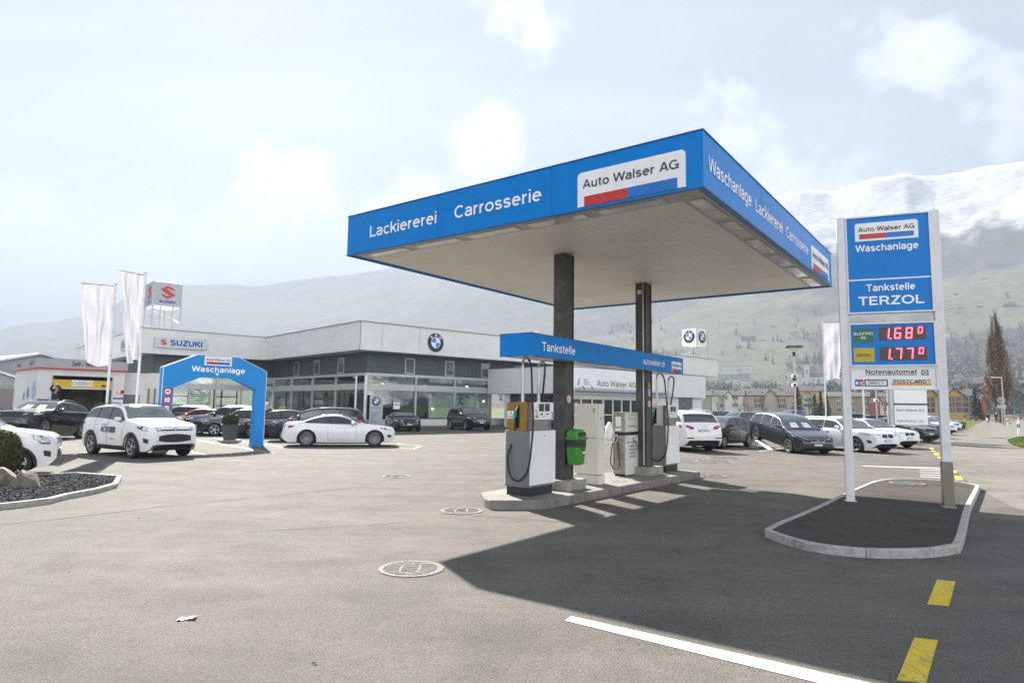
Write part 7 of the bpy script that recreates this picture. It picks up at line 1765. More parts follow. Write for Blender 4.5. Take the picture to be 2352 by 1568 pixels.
for (px, py, lab, pt, kd, H_) in ((2106, 1015, 'black saloon in the row, just behind the second white saloon', BLACK, 'sedan', 1.44), (2136, 1005, 'dark grey estate in the row, between two black bonnets beside the address board', ANTH, 'wagon', 1.48), (2166, 998, 'white car in the row, half hidden by the right post of the price sign', WHITE2, 'hatch', 1.46), (2183, 991.5, 'white car with dark grille, last but one at the far end of the row', WHITE, 'sedan', 1.45), (2197, 986.5, 'dark blue car at the far end of the row, next to the lawn', DBLUE, 'sedan', 1.45)):
    c = make_car(lab, pt, kd, 4.6, 1.82, H_, 2.8, .82, .34, kidney='dark', group=grpB, detail=False)
    by_front(c, (px - 18, py), azr, 'R', 1.82)
grpC = 'cars parked further back on the lot'
for (px, py, lab, pt, kd, H_, az0) in ((1672, 990, 'dark blue estate with chrome roof line behind the grey brown hatchback', DBLUE, 'wagon', 1.62, -128), (1735, 1006, 'violet blue saloon between the grey brown hatchback and the car on the ramp', PURPLE, 'sedan', 1.46, -128), (1612, 976, 'black car with only its roof showing behind the white off-roader', BLACK, 'hatch', 1.60, -125), (1655, 974, 'white car with its roof showing behind the dark blue estate', WHITE, 'hatch', 1.62, -125), (1725, 974, 'black off-roader with its roof showing behind the violet blue saloon', BLACK, 'suv', 1.72, -125),
                                     (1800, 971, 'light blue van roof showing above the car on the ramp', LBLUE, 'mpv', 1.85, -120), (2015, 984, 'dark blue car with only its roof line showing behind the white saloon', DBLUE, 'wagon', 1.56, 135), (2075, 990, 'dark car behind the address board post', ANTH, 'hatch', 1.5, 135)):
    c = make_car(lab, pt, kd, 4.5, 1.82, H_, 2.7, .85, .34, group=grpC, detail=False, chrome_line='chrome' in lab, rails='silver' if kd == 'wagon' else False)
    place(c, g(px, py), az0)
for (px, py, lab, pt, az0) in ((2337, 962, 'tiny blue car far along the right hand road', LBLUE, 30), (2345, 958, 'tiny red car far along the right hand road', RED_, 30)):
    c = make_car(lab, pt, 'hatch', 4.2, 1.76, 1.5, 2.6, .82, .32, detail=False); place(c, g(px, py), az0)
# ramp under the graphite hatchback
rp = thing('display_ramp', 'low silver car ramp with looped tube stand under the graphite hatchback', 'car ramp')
bk = fw - rt(azb) * (1.78 / 2 - .125) - hd(azb) * 2.69; rp.location = (bk.x, bk.y, 0); rp.rotation_euler = (0, 0, math.pi / 2 - R(azb))
for sg in (-1, 1):
    y = sg * .765
    mb = MB()
    for k in range(4): yy = y - .12 + k * .08; mb.tube([(-.42, yy, .385), (.25, yy, .385), (1.25, yy, .03)], .016, 6)
    mb.build('track', ALU, rp, 40)
    mb = MB()
    for k in range(4): xx = -.36 + k * .18; mb.tube(smooth([Vector(p) for p in ((xx, y - .15, .02), (xx, y - .15, .33), (xx + .04, y - .12, .36), (xx + .09, y - .12, .36), (xx + .12, y - .15, .33), (xx + .12, y - .15, .02))], 3, False), .018, 6)
    mb.tube([(-.4, y + .15, .02), (-.4, y + .15, .37), (.3, y + .15, .37), (.3, y + .15, .02)], .018, 6); mb.build('stand', GALV, rp, 40)
# ================================================================ people: one skinned surface each, clothing as shells over it
def skin_mesh(name, J, edges, root, m, parent=None, sub=2):
    names = list(J); me = bpy.data.meshes.new(name); me.from_pydata([J[k][0] for k in names], [(names.index(a), names.index(b)) for a, b in edges], []); o = bpy.data.objects.new(name, me); col.objects.link(o)
    sk = o.modifiers.new('s', 'SKIN'); sk.use_smooth_shade = True
    for i, k in enumerate(names):
        r_ = J[k][1]; me.skin_vertices[0].data[i].radius = (r_, r_) if not hasattr(r_, '__len__') else r_
    me.skin_vertices[0].data[names.index(root)].use_root = True
    sb = o.modifiers.new('d', 'SUBSURF'); sb.levels = sub; sb.render_levels = sub
    dg = bpy.context.evaluated_depsgraph_get(); dg.update(); nm = bpy.data.meshes.new_from_object(o.evaluated_get(dg)); nm.name = name
    o.modifiers.clear(); o.data = nm; bpy.data.meshes.remove(me); nm.materials.clear(); nm.materials.append(m); nm.polygons.foreach_set('use_smooth', [True] * len(nm.polygons))
    if parent: o.parent = parent
    return o
SKIN = mat('skin', (.45, .26, .18), .5, var=.06); HAIRW = mat('hair_white', (.62, .61, .60), .6); HAIRD = mat('hair_grey', (.10, .09, .08), .6); COATB = mat('coat_black', (.014, .014, .016), .8, var=.2, scale=9); TROUS = mat('trousers_dark', (.02, .021, .026), .8, var=.2, scale=9); OVERALL = mat('overall_grey', (.075, .09, .11), .8, var=.15, scale=9); SHOE = mat('shoe_black', (.012, .012, .012), .5)
CHAIN = [('pel', 'spi'), ('spi', 'che'), ('che', 'nec'), ('nec', 'hea'), ('hea', 'top')] + [(a + s, b + s) for s in 'LR' for a, b in (('hip', 'kne'), ('kne', 'ank'), ('ank', 'toe'), ('sho', 'elb'), ('elb', 'wri'), ('wri', 'pal'), ('pal', 'f1'), ('pal', 'f2'), ('pal', 'f3'), ('pal', 'f4'), ('wri', 'th'))] + [('pel', 'hipL'), ('pel', 'hipR'), ('che', 'shoL'), ('che', 'shoR')]
def person(label, loc, rz, H_, pose, coat, trousers, hair, group=None, scarf=None, straps=None, long_coat=True):
    o = thing('person', label, 'person', loc, rz, group); k = H_ / 1.75
    J = {'pel': ((0, 0, .95), (.14, .11)), 'spi': ((0, .0, 1.13), (.135, .10)), 'che': ((0, .0, 1.33), (.155, .11)), 'nec': ((0, .0, 1.50), .055), 'hea': ((0, -.015, 1.60), (.078, .09)), 'top': ((0, -.01, 1.70), (.07, .085)),
         'hipL': ((.09, 0, .90), .085), 'hipR': ((-.09, 0, .90), .085), 'shoL': ((.185, 0, 1.42), .06), 'shoR': ((-.185, 0, 1.42), .06)}
    P = {'kneL': (.10, -.02, .50), 'ankL': (.10, .03, .09), 'toeL': (.11, -.14, .03), 'kneR': (-.10, -.02, .50), 'ankR': (-.10, .03, .09), 'toeR': (-.11, -.14, .03), 'elbL': (.25, .03, 1.14), 'wriL': (.27, -.05, .90), 'elbR': (-.25, .03, 1.14), 'wriR': (-.27, -.05, .90)}
    P.update(pose)
    for s in 'LR':
        w_, e = Vector(P['wri' + s]), Vector(P['elb' + s]); d = (w_ - e).normalized(); sd = d.orthogonal().normalized(); sg = 1 if s == 'L' else -1; fw_ = Vector((0, -1, 0)); fw_ = (fw_ - d * fw_.dot(d)); fw_ = fw_.normalized() if fw_.length > .1 else sd
        P['pal' + s] = w_ + d * .07
        for q, (off, ln) in enumerate(((.03, .085), (.010, .095), (-.010, .09), (-.03, .07))): P['f%d%s' % (q + 1, s)] = w_ + d * (.075 + ln) + fw_ * off - d.cross(fw_) * (.02 * sg)
        P['th' + s] = w_ + d * .07 + fw_ * .055
        for nme, r_ in (('kne', .055), ('ank', .04), ('toe', .035), ('elb', .045), ('wri', .03), ('pal', (.035, .018)), ('f1', .009), ('f2', .009), ('f3', .009), ('f4', .008), ('th', .011)): J[nme + s] = (P[nme + s], r_)
    J = {a: (tuple(Vector(b) * k), (tuple(x * k for x in c) if hasattr(c, '__len__') else c * k)) for a, (b, c) in J.items()}
    skin_mesh('body', J, CHAIN, 'pel', SKIN, o)
    sub_ = lambda ks: {a: (J[a][0], J[a][1]) for a in ks}
    grow = lambda D, f: {a: (b, (tuple(x * f + .012 for x in c) if hasattr(c, '__len__') else c * f + .012)) for a, (b, c) in D.items()}
    tj = grow(sub_(['pel', 'hipL', 'hipR', 'kneL', 'kneR', 'ankL', 'ankR']), 1.16); skin_mesh('trousers', tj, [('pel', 'hipL'), ('pel', 'hipR'), ('hipL', 'kneL'), ('kneL', 'ankL'), ('hipR', 'kneR'), ('kneR', 'ankR')], 'pel', trousers, o)
    cj = grow(sub_(['pel', 'spi', 'che', 'shoL', 'shoR', 'elbL', 'elbR', 'wriL', 'wriR']), 1.14)
    ce = [('pel', 'spi'), ('spi', 'che'), ('che', 'shoL'), ('che', 'shoR'), ('shoL', 'elbL'), ('elbL', 'wriL'), ('shoR', 'elbR'), ('elbR', 'wriR')]
    if long_coat: cj['hem'] = (tuple(Vector((0, .0, .76)) * k), (.175 * k, .15 * k)); ce.append(('hem', 'pel'))
    skin_mesh('jacket', cj, ce, 'pel', coat, o)
    for s in (1, -1):
        a = Vector(J['ankL' if s > 0 else 'ankR'][0]); t = Vector(J['toeL' if s > 0 else 'toeR'][0]); mb = MB(); mb.tube([a + Vector((0, .06 * k, -.04 * k)), (a + t) / 2 + Vector((0, 0, -.005)), t], [.05 * k, .052 * k, .04 * k], 10); mb.build('shoe', SHOE, o, 50)
    hc = Vector(J['hea'][0]); bm = MB(); bm.lathe([(.0001, .145 * k), (.055 * k, .13 * k), (.086 * k, .085 * k), (.094 * k, .03 * k), (.088 * k, -.02 * k)], 18, 'Z', hc + Vector((0, .012 * k, .03 * k))); h_ = bm.build('hair', hair, o, 60)
    for v in h_.data.vertices:
        if v.co.y < hc.y - .03 * k and v.co.z < hc.z + .09 * k: v.co.z = hc.z + .09 * k
    for s in (1, -1):
        MB().lathe([(.0001, -.006 * k), (.012 * k, 0), (.0001, .006 * k)], 10, 'Y', hc + Vector((s * .032 * k, -.088 * k, .015 * k))).build('eye', LETBLACK, o, 60)
        MB().lathe([(.0001, -.01 * k), (.026 * k, 0), (.0001, .01 * k)], 10, 'X', hc + Vector((s * .086 * k, 0, -.0))).build('ear', SKIN, o, 60)
    MB().add([tuple(hc + Vector(q) * k) for q in ((0, -.088, .02), (-.016, -.088, -.025), (.016, -.088, -.025), (0, -.118, -.022))], [(0, 1, 3), (0, 3, 2), (1, 2, 3)]).build('nose', SKIN, o); MB().box(hc + Vector((0, -.084, -.052)) * k, (.045 * k, .012 * k, .010 * k)).build('mouth', mat('lips', (.35, .14, .11), .5), o)
    if straps:
        mb = MB()
        for s in (1, -1): mb.tube([Vector((s * .10, -.135, 1.14)) * k, Vector((s * .09, -.14, 1.32)) * k, Vector((s * .07, -.06, 1.47)) * k, Vector((-s * .04, .13, 1.30)) * k, Vector((-s * .06, .13, 1.1)) * k], .018 * k, 6)
        mb.build('straps', straps, o)
    return o
walk = {'kneL': (.09, -.16, .52), 'ankL': (.09, -.20, .12), 'toeL': (.10, -.37, .09), 'kneR': (-.09, -.02, .49), 'ankR': (-.09, .20, .13), 'toeR': (-.10, .08, .03), 'elbL': (.24, .10, 1.15), 'wriL': (.24, .02, .92), 'elbR': (-.24, -.04, 1.15), 'wriR': (-.24, -.16, .94)}
walk2 = {a.replace('L', '#').replace('R', 'L').replace('#', 'R'): (-b[0], b[1], b[2]) for a, b in walk.items()}
az2 = R(36)
person('white-haired walker in a dark coat seen from behind on the footpath, the right one', g(2289, 971), math.pi - az2, 1.9, walk, COATB, TROUS, HAIRW, 'walkers on the footpath')
q = person('grey-haired walker in dark clothes with a pale bag, the left one on the footpath', g(2270.5, 970.8), math.pi - az2, 1.82, walk2, COATB, TROUS, HAIRD, 'walkers on the footpath')
p = g(2270.5, 970.8) + Vector((-.30, -.1, .62)); o = MB().lathe([(.0001, -.2), (.13, -.17), (.16, 0), (.10, .18), (.03, .30), (.0001, .31)], 12).build('carrier_bag', SIGNWHITE, None, 60); o.location = p; tag(o, 'pale carrier bag held by the left walker', 'bag')
wp = at(131, 900, 35.2); LZ = .80
person('worker in grey overalls with both arms raised, on a platform by the wash door', (wp.x, wp.y, LZ), R(-10), 1.78, {'elbL': (.34, -.08, 1.55), 'wriL': (.16, -.16, 1.78), 'elbR': (-.34, -.08, 1.56), 'wriR': (-.12, -.16, 1.79)}, COATB, OVERALL, HAIRD, straps=OVERALL, long_coat=False)
o = thing('step_platform', 'small wheeled step platform with handrail under the worker at the wash door', 'steps', (wp.x, wp.y, 0), R(-10)); MB().bb((-.45, -.3, LZ - .05), (.45, .3, LZ)).build('platform', ALU, o)
for x in (-.42, .42):
    for y in (-.27, .27): MB().bb((x - .02, y - .02, 0), (x + .02, y + .02, LZ - .05)).build('leg', ALU, o)
MB().tube(smooth([Vector(v) for v in ((.42, -.27, LZ), (.42, -.27, 1.55), (.45, -.2, 1.62), (.75, -.1, 1.62))], 3, False), .02, 6).build('handrail', BLACKPL, o, 40)
p = at(613, 930, 35); person('white-haired visitor in a black coat standing right of the arch before the showroom', (p.x, p.y, 0), R(200), 1.84, {}, COATB, TROUS, HAIRW)
# ================================================================ houses of the village
ROOFB = mat('roof_brown', (.070, .058, .052), .8, var=.18, scale=.8); ROOFR = mat('roof_red', (.12, .06, .048), .8, var=.18, scale=.8); ROOFG = mat('roof_grey', (.075, .072, .07), .8, var=.15, scale=.8)
HW = {'white': mat('house_white', (.66, .65, .62), .8, var=.04, scale=.5), 'pink': mat('house_pink', (.46, .37, .33), .8, var=.05, scale=.5), 'grey': mat('house_grey', (.34, .34, .32), .8, var=.05, scale=.5), 'tan': mat('house_tan', (.33, .26, .20), .8, var=.05, scale=.5), 'yellow': mat('house_yellow', (.56, .36, .13), .8, var=.05, scale=.5), 'ochre': mat('house_ochre', (.58, .42, .17), .8, var=.05, scale=.5), 'red': mat('house_red', (.33, .10, .08), .8, var=.05, scale=.5), 'cream': mat('house_cream', (.58, .52, .38), .8, var=.05, scale=.5), 'wood': mat('house_wood', (.10, .07, .05), .85, var=.2, scale=1.5)}
WFR = mat('window_frame', (.55, .55, .53), .6); WPANE = glassy('house_pane', (.05, .055, .06), .1, .6); SHUT = mat('shutter_brown', (.12, .085, .06), .7); AWN = mat('awning_orange', (.55, .17, .05), .7)
def win(par, x, z, w_, h_, y, shutters=False, awn=False):
    f = MB(); t = .12
    f.bb((x - w_ / 2, y - .10, z), (x + w_ / 2, y - .002, z + t)); f.bb((x - w_ / 2, y - .10, z + h_ - t), (x + w_ / 2, y - .002, z + h_)); f.bb((x - w_ / 2, y - .1, z + t), (x - w_ / 2 + t, y - .002, z + h_ - t)); f.bb((x + w_ / 2 - t, y - .1, z + t), (x + w_ / 2, y - .002, z + h_ - t)); f.bb((x - .05, y - .09, z + t), (x + .05, y - .003, z + h_ - t))
    f = f.build('window', WFR, par); MB().bb((x - w_ / 2 + t, y - .06, z + t), (x + w_ / 2 - t, y - .003, z + h_ - t)).build('pane', WPANE, f)
    if shutters:
        for s in (-1, 1): MB().bb((x + s * (w_ / 2 + .30) - .28, y - .09, z), (x + s * (w_ / 2 + .30) + .28, y - .002, z + h_)).build('shutter', SHUT, f)
    if awn: MB().bb((x - w_ / 2 - .1, y - .35, z + h_), (x + w_ / 2 + .1, y - .02, z + h_ + .22)).build('awning', AWN, f)
def house(name, label, xl, xr, yb, ye, yr, dep, wall, roof, kind='eaves', yaw=0.0, wins=(), depth=11, group=None, chim=True, shutters=False, awn=False, terr=False, over=.6, gables=(), base_z=None, ww=1.3, wh=1.4, sky_l=0):
    """px extents of the street front -> a gabled house at its real distance"""
    xm = (xl + xr) / 2; p = at(xm, yb, dep); z0 = p.z if terr else 0.0
    az = math.atan2(p.x, p.y); rng_ = math.hypot(p.x, p.y)
    k = (Vector(at(xr, yb, dep)) - Vector(at(xl, yb, dep))).length * math.cos(az)
    w_ = k / max(.4, math.cos(R(yaw))); ez = at(xm, ye, dep).z - z0; rz_ = at(xm, yr, dep).z - z0
    if rz_ < ez + .8: rz_ = ez + .8
    o = thing(name, label, 'house' if name != 'barn' else 'barn', (p.x, p.y, z0), -az + R(yaw), group)
    o.location = (p.x + math.sin(az) * depth / 2, p.y + math.cos(az) * depth / 2, z0)
    holder = o
    mbw = MB(); mbr = MB(); d = depth; foot = -6 if terr else -.3
    if kind == 'eaves':
        mbw.bb((-w_ / 2, -d / 2, foot), (w_ / 2, d / 2, ez)); mbw.add([(-w_ / 2, -d / 2, ez), (-w_ / 2, d / 2, ez), (-w_ / 2, 0, rz_ - .1), (w_ / 2, -d / 2, ez), (w_ / 2, d / 2, ez), (w_ / 2, 0, rz_ - .1)], [(0, 2, 1), (3, 4, 5), (0, 3, 5, 2), (1, 2, 5, 4)])
        sl_ = (rz_ - ez) / (d / 2); e = d / 2 + over; ze = ez - over * sl_; D = w_ / 2 + over
        for s in (-1, 1): mbr.add([(-D, 0, rz_), (-D, s * e, ze), (D, s * e, ze), (D, 0, rz_), (-D, 0, rz_ + .25), (-D, s * e, ze + .25), (D, s * e, ze + .25), (D, 0, rz_ + .25)], [(0, 1, 2, 3), (4, 7, 6, 5), (0, 4, 5, 1), (1, 5, 6, 2), (2, 6, 7, 3)])
    elif kind == 'flat':
        mbw.bb((-w_ / 2, -d / 2, foot), (w_ / 2, d / 2, ez)); mbr.bb((-w_ / 2 - .2, -d / 2 - .2, ez), (w_ / 2 + .2, d / 2 + .2, ez + .4))
    else:
        mbw.bb((-w_ / 2, -d / 2, foot), (w_ / 2, d / 2, ez)); mbw.add([(-w_ / 2, -d / 2, ez), (w_ / 2, -d / 2, ez), (0, -d / 2, rz_ - .1), (-w_ / 2, d / 2, ez), (w_ / 2, d / 2, ez), (0, d / 2, rz_ - .1)], [(0, 1, 2), (4, 3, 5), (1, 4, 5, 2), (3, 0, 2, 5)])
        sl_ = (rz_ - ez) / (w_ / 2); e = w_ / 2 + over; ze = ez - over * sl_; D = d / 2 + over
        for s in (-1, 1): mbr.add([(0, -D, rz_), (s * e, -D, ze), (s * e, D, ze), (0, D, rz_), (0, -D, rz_ + .25), (s * e, -D, ze + .25), (s * e, D, ze + .25), (0, D, rz_ + .25)], [(0, 1, 2, 3), (4, 7, 6, 5), (0, 4, 5, 1), (1, 5, 6, 2), (2, 6, 7, 3)])
    for (gx, gw, gz, gp) in gables:              # projecting gabled bay: centre px, width px, ridge px, projection m
        s = w_ / (xr - xl); cx = (gx - xm) * s; hw = gw * s / 2; gr = at(gx, gz, dep).z - z0; y0 = -d / 2 - gp
        mbw.bb((cx - hw, y0, foot), (cx + hw, -d / 2 + .01, ez)); mbw.add([(cx - hw, y0, ez), (cx + hw, y0, ez), (cx, y0, gr - .1), (cx - hw, 0, ez), (cx + hw, 0, ez), (cx, 0, gr - .1)], [(0, 1, 2), (1, 4, 5, 2), (3, 0, 2, 5)])
        g2 = hw + over; zz = ez - over * (gr - ez) / hw
        for s2 in (-1, 1): mbr.add([(cx, y0 - .5, gr), (cx + s2 * g2, y0 - .5, zz), (cx + s2 * g2, 0, zz), (cx, 0, gr), (cx, y0 - .5, gr + .25), (cx + s2 * g2, y0 - .5, zz + .25), (cx + s2 * g2, 0, zz + .25), (cx, 0, gr + .25)], [(0, 1, 2, 3), (4, 7, 6, 5), (0, 4, 5, 1), (1, 5, 6, 2), (2, 6, 7, 3)])
    wl = mbw.build('wall', HW[wall], o); rf = mbr.build('roof', roof, o)
    if chim and kind == 'eaves': MB().bb((w_ * .2 - .4, -.4, rz_ - .5), (w_ * .2 + .4, .4, rz_ + 1.1)).build('chimney', HW['grey'], rf)
    for q in range(sky_l): x = w_ * (-.4 + .8 * q / max(1, sky_l - 1)); yy = -d * .28; zz = rz_ - (rz_ - ez) * .56; MB().box((x, yy, zz + .32), (.9, 1.0, .10)).build('roof_window', MATS['sign_white'], rf)
    if wins and kind != 'none':
        s = w_ / (xr - xl)
        for item in wins:
            wx_, wz_ = item[0], item[1]; hh = wh; zz = at(wx_, wz_, dep).z - z0 - hh / 2
            yy = -d / 2
            for (gx, gw, gz, gp) in gables:
                if abs(wx_ - gx) < gw / 2: yy = -d / 2 - gp
            win(o, (wx_ - xm) * s, zz, item[2] if len(item) > 2 else ww, hh, yy, shutters, awn)
    return o
def zz7(x): return (2700 + x / 3.92) / 1.7415
def zz5(x): return (3250 + x / 3.618) / 1.7415
HB = 'houses'
house('apartment_house', 'grey end block of the apartment row, next to the showroom', 1596, 1634, 948, 908, 893, 228, 'grey', ROOFG, sky_l=0, depth=14)
house('apartment_house', 'white apartment house with gabled stair bay in the row behind the parked cars', 1635, 1708, 948, 908, 896, 226, 'white', ROOFB, gables=((1674, 17, 898, 2.0),), wins=[(zz7(728), 915), (zz7(728), 931), (zz7(728), 947), (zz7(803), 913), (zz7(925), 913), (zz7(963), 913), (zz7(925), 930), (zz7(963), 930)], sky_l=5, depth=14)
house('apartment_house', 'pink apartment house with brown shutters and tall gabled bay in the row', 1709, 1823, 948, 908, 892.5, 224, 'pink', ROOFB, gables=((1770, 25, 895, 2.0),), shutters=True, wins=[(zz7(1307), 919.5), (zz7(1317), 931), (zz7(1673), 919.5), (zz7(1685), 932)], sky_l=4, depth=14)
house('apartment_house', 'white apartment house with steep brown roof between the two conifers', 1841, 1870, 948, 915, 898, 220, 'white', ROOFB, 'gable', wins=[(1852, 918), (1861, 918), (1852, 930), (1861, 930)], depth=16)
house('apartment_house', 'long brown roofed house with ochre end behind the white and pink row', 1790, 1897, 948, 898, 886, 262, 'ochre', ROOFB, sky_l=5, depth=14)
house('apartment_house', 'tan apartment house with small white windows left of the pink-red one', 1900, 1996, 955, 911, 900, 200, 'tan', ROOFG, wins=[(zz5(383), 912.5 + 2), (zz5(385), 926), (zz5(388), 941), (zz5(585), 915), (zz5(585), 927), (zz5(587), 941), (zz5(787), 915), (zz5(790), 927), (zz5(793), 941)], depth=14)
house('apartment_house', 'pink-red gabled house squeezed behind the address board', 1998, 2022, 956, 915, 902, 196, 'red', ROOFB, 'gable', depth=16, wins=[(2004, 919)])
house('apartment_house', 'white house with dark roof just left of the address board column', 2022, 2040, 956, 912, 902, 215, 'white', ROOFG, depth=12, wins=[(2030, 925)])
house('apartment_house', 'big yellow apartment house with twin gables and orange awnings beside the lawn', 2122, 2232, 957, 909, 893, 170, 'yellow', ROOFB, gables=((2140, 30, 893, 1.5), (2196, 40, 892, 1.5)), awn=True, ww=2.4, wins=[(2138, 917.5), (2165, 917.5), (2188, 917.5, 1.5), (2211, 917.5, 3.0), (2226, 917.5, 1.2), (2138, 929.5), (2165, 929.5), (2188, 929.5, 1.5), (2211, 929.5, 3.0), (2226, 929.5, 1.2), (2138, 942), (2165, 942), (2188, 942, 1.5), (2211, 942, 3.0), (2226, 942, 1.2)], depth=13)
house('village_house', 'red walled house with white gable behind the dark conifer by the path', 2240, 2268, 957, 915, 895, 185, 'red', ROOFG, 'gable', depth=14, wins=[(2252, 908)])
# houses standing on the slope: survey pixels of left, right, base, eaves, ridge
def hill_house(label, xl, xr, yb, ye, yr, wall, roof, kind='eaves', wins=(), name='village_house', depth=10, group='houses on the slope', **kw):
    th, ep = elev((xl + xr) / 2, yb); d = ray_dist(th, ep); return house(name, label, xl, xr, yb, ye, yr, d * math.cos(R(th)) - 4, wall, roof, kind, wins=wins, depth=depth, terr=True, group=group, chim=False, ww=1.6, wh=1.7, **kw)
def m2(x, y): return ((2650 + x / 1.6266) / 1.7415, (1000 + y / 1.6266) / 1.7415)
def m6(x, y): return ((3600 + x / 2.413) / 1.7415, (1200 + y / 2.413) / 1.7415)
hh = [  # zoom-6 coordinates: xl, xr, base, eave, ridge
 (528, 680, 722, 690, 678, 'white', ROOFG, 'flat', 'long white flat house on the slope right of the price sign post, topmost one'),
 (590, 700, 758, 722, 700, 'white', ROOFG, 'gable', 'white gabled house below the long white flat house'),
 (700, 800, 762, 726, 700, 'white', ROOFG, 'eaves', 'white house with pale low roof left of the poplar, upper one'),
 (462, 590, 780, 745, 725, 'cream', ROOFB, 'eaves', 'cream house at the right post of the price sign'),
 (500, 620, 812, 770, 745, 'cream', ROOFB, 'gable', 'brown roofed cream house in the middle of the village cluster'),
 (600, 740, 850, 812, 768, 'wood', ROOFB, 'eaves', 'dark house with wide brown roof in the village cluster, left one'),
 (690, 860, 858, 800, 768, 'wood', ROOFR, 'eaves', 'house with wide reddish roof next to the poplar'),
 (520, 620, 842, 815, 792, 'white', ROOFG, 'gable', 'small white gabled house low in the village cluster'),
 (790, 870, 745, 722, 700, 'cream', ROOFR, 'gable', 'small cream house half hidden by the poplar on its left side'),
 (700, 850, 905, 872, 828, 'grey', ROOFG, 'eaves', 'grey roofed long house right behind the red walled house'),
 (470, 570, 530, 512, 485, 'white', ROOFG, 'gable', 'lone white house in a clearing above the village, right of the sign post'),
 (1112, 1197, 748, 692, 668, 'white', ROOFR, 'gable', 'white three storey house at the right edge above the road'),
 (1120, 1197, 850, 822, 800, 'grey', ROOFG, 'eaves', 'low grey roofed house at the right edge, below the white three storey house'),
 (1090, 1160, 965, 915, 880, 'cream', ROOFG, 'gable', 'cream house beside the road right of the poplar'),
 (1140, 1210, 985, 925, 885, 'white', ROOFB, 'eaves', 'brown roofed white house at the right edge beside the road'),
 (790, 860, 690, 660, 640, 'white', ROOFG, 'gable', 'white house among trees above the reddish roof, left of the poplar'),
 (1095, 1150, 690, 668, 650, 'white', ROOFG, 'gable', 'white house between the poplar and the three storey house')]
for xl, xr, b, e, r_, wl, rf, kd, lab in hh:
    (a, yb), (c, ye), (_, yr) = m6(xl, b), m6(xr, e), m6(xl, r_)
    n = max(1, int((c - a) / 12)); hill_house(lab, a, c, yb, ye, yr, wl, rf, kd, wins=[(a + (c - a) * (i + .5) / n, ye + (yb - ye) * .35) for i in range(n)])
hz = [ # zoom of the hillside: xl, xr, base, eave, ridge
 (385, 500, 812, 758, 752, 'white', ROOFG, 'flat', 'pale apartment block high in the hazy village, left one'), (505, 600, 806, 756, 750, 'white', ROOFG, 'flat', 'pale apartment block high in the hazy village, right one'),
 (360, 500, 840, 812, 806, 'grey', ROOFG, 'flat', 'long low grey block below the pale apartment blocks'), (500, 570, 848, 815, 800, 'grey', ROOFG, 'eaves', 'grey roofed house at the hazy village centre'),
 (440, 462, 876, 838, 838, 'white', ROOFG, 'flat', 'slim white tower like house in the hazy village'), (398, 450, 902, 886, 876, 'white', ROOFG, 'eaves', 'white house low in the village, just above the grey end block'),
 (490, 560, 904, 890, 880, 'white', ROOFG, 'eaves', 'white house low in the village, above the white apartment roof'), (676, 724, 896, 876, 866, 'white', ROOFG, 'gable', 'white gabled house left of the lamp post'),
 (600, 660, 900, 884, 876, 'cream', ROOFB, 'eaves', 'cream house between two white houses above the apartment roofs'), (782, 845, 880, 860, 842, 'white', ROOFG, 'gable', 'white house left of the church, beside the lamp post'),
 (575, 640, 880, 868, 858, 'grey', ROOFB, 'eaves', 'small grey house in the hazy village behind the lamp post'), (1060, 1110, 884, 866, 856, 'white', ROOFG, 'eaves', 'white house right of the church behind the flag'),
 (640, 700, 868, 852, 842, 'white', ROOFG, 'eaves', 'small white house uphill from the white gabled house'), (540, 600, 864, 850, 840, 'white', ROOFB, 'eaves', 'small white house below the pale apartment blocks')]
for xl, xr, b, e, r_, wl, rf, kd, lab in hz:
    (a, yb), (c, ye), (_, yr) = m2(xl, b), m2(xr, e), m2(xl, r_)
    n = max(1, int((c - a) / 10)); hill_house(lab, a, c, yb, ye, yr, wl, rf, kd, wins=[(a + (c - a) * (i + .5) / n, ye + (yb - ye) * .4) for i in range(n)])
for xl, xr, b, e, r_, lab in ((515, 605, 594, 578, 560, 'long dark barn on the hazy meadow above the lamp post'), (630, 668, 592, 584, 578, 'small barn right of the long barn on the meadow'), (478, 514, 634, 622, 614, 'small dark barn on the lower meadow'), (700, 732, 502, 494, 486, 'lone barn high on the upper meadow'),
                              (1895, 1928, 296, 286, 276, 'barn below the snow patches on the right slope'), (1922, 1958, 384, 374, 364, 'barn low on the tan meadow of the right slope'), (2045, 2078, 370, 362, 354, 'barn in the middle of the tan meadow'), (2075, 2112, 190, 182, 174, 'barn at the edge of the snow patches'), (2215, 2300, 366, 352, 338, 'big barn with pale roof at the right edge of the slope')):
    (a, yb), (c, ye), (_, yr) = m2(xl, b), m2(xr, e), m2(xl, r_); hill_house(lab, a, c, yb, ye, yr, 'wood', ROOFG, 'eaves', name='barn', group='barns on the meadows')
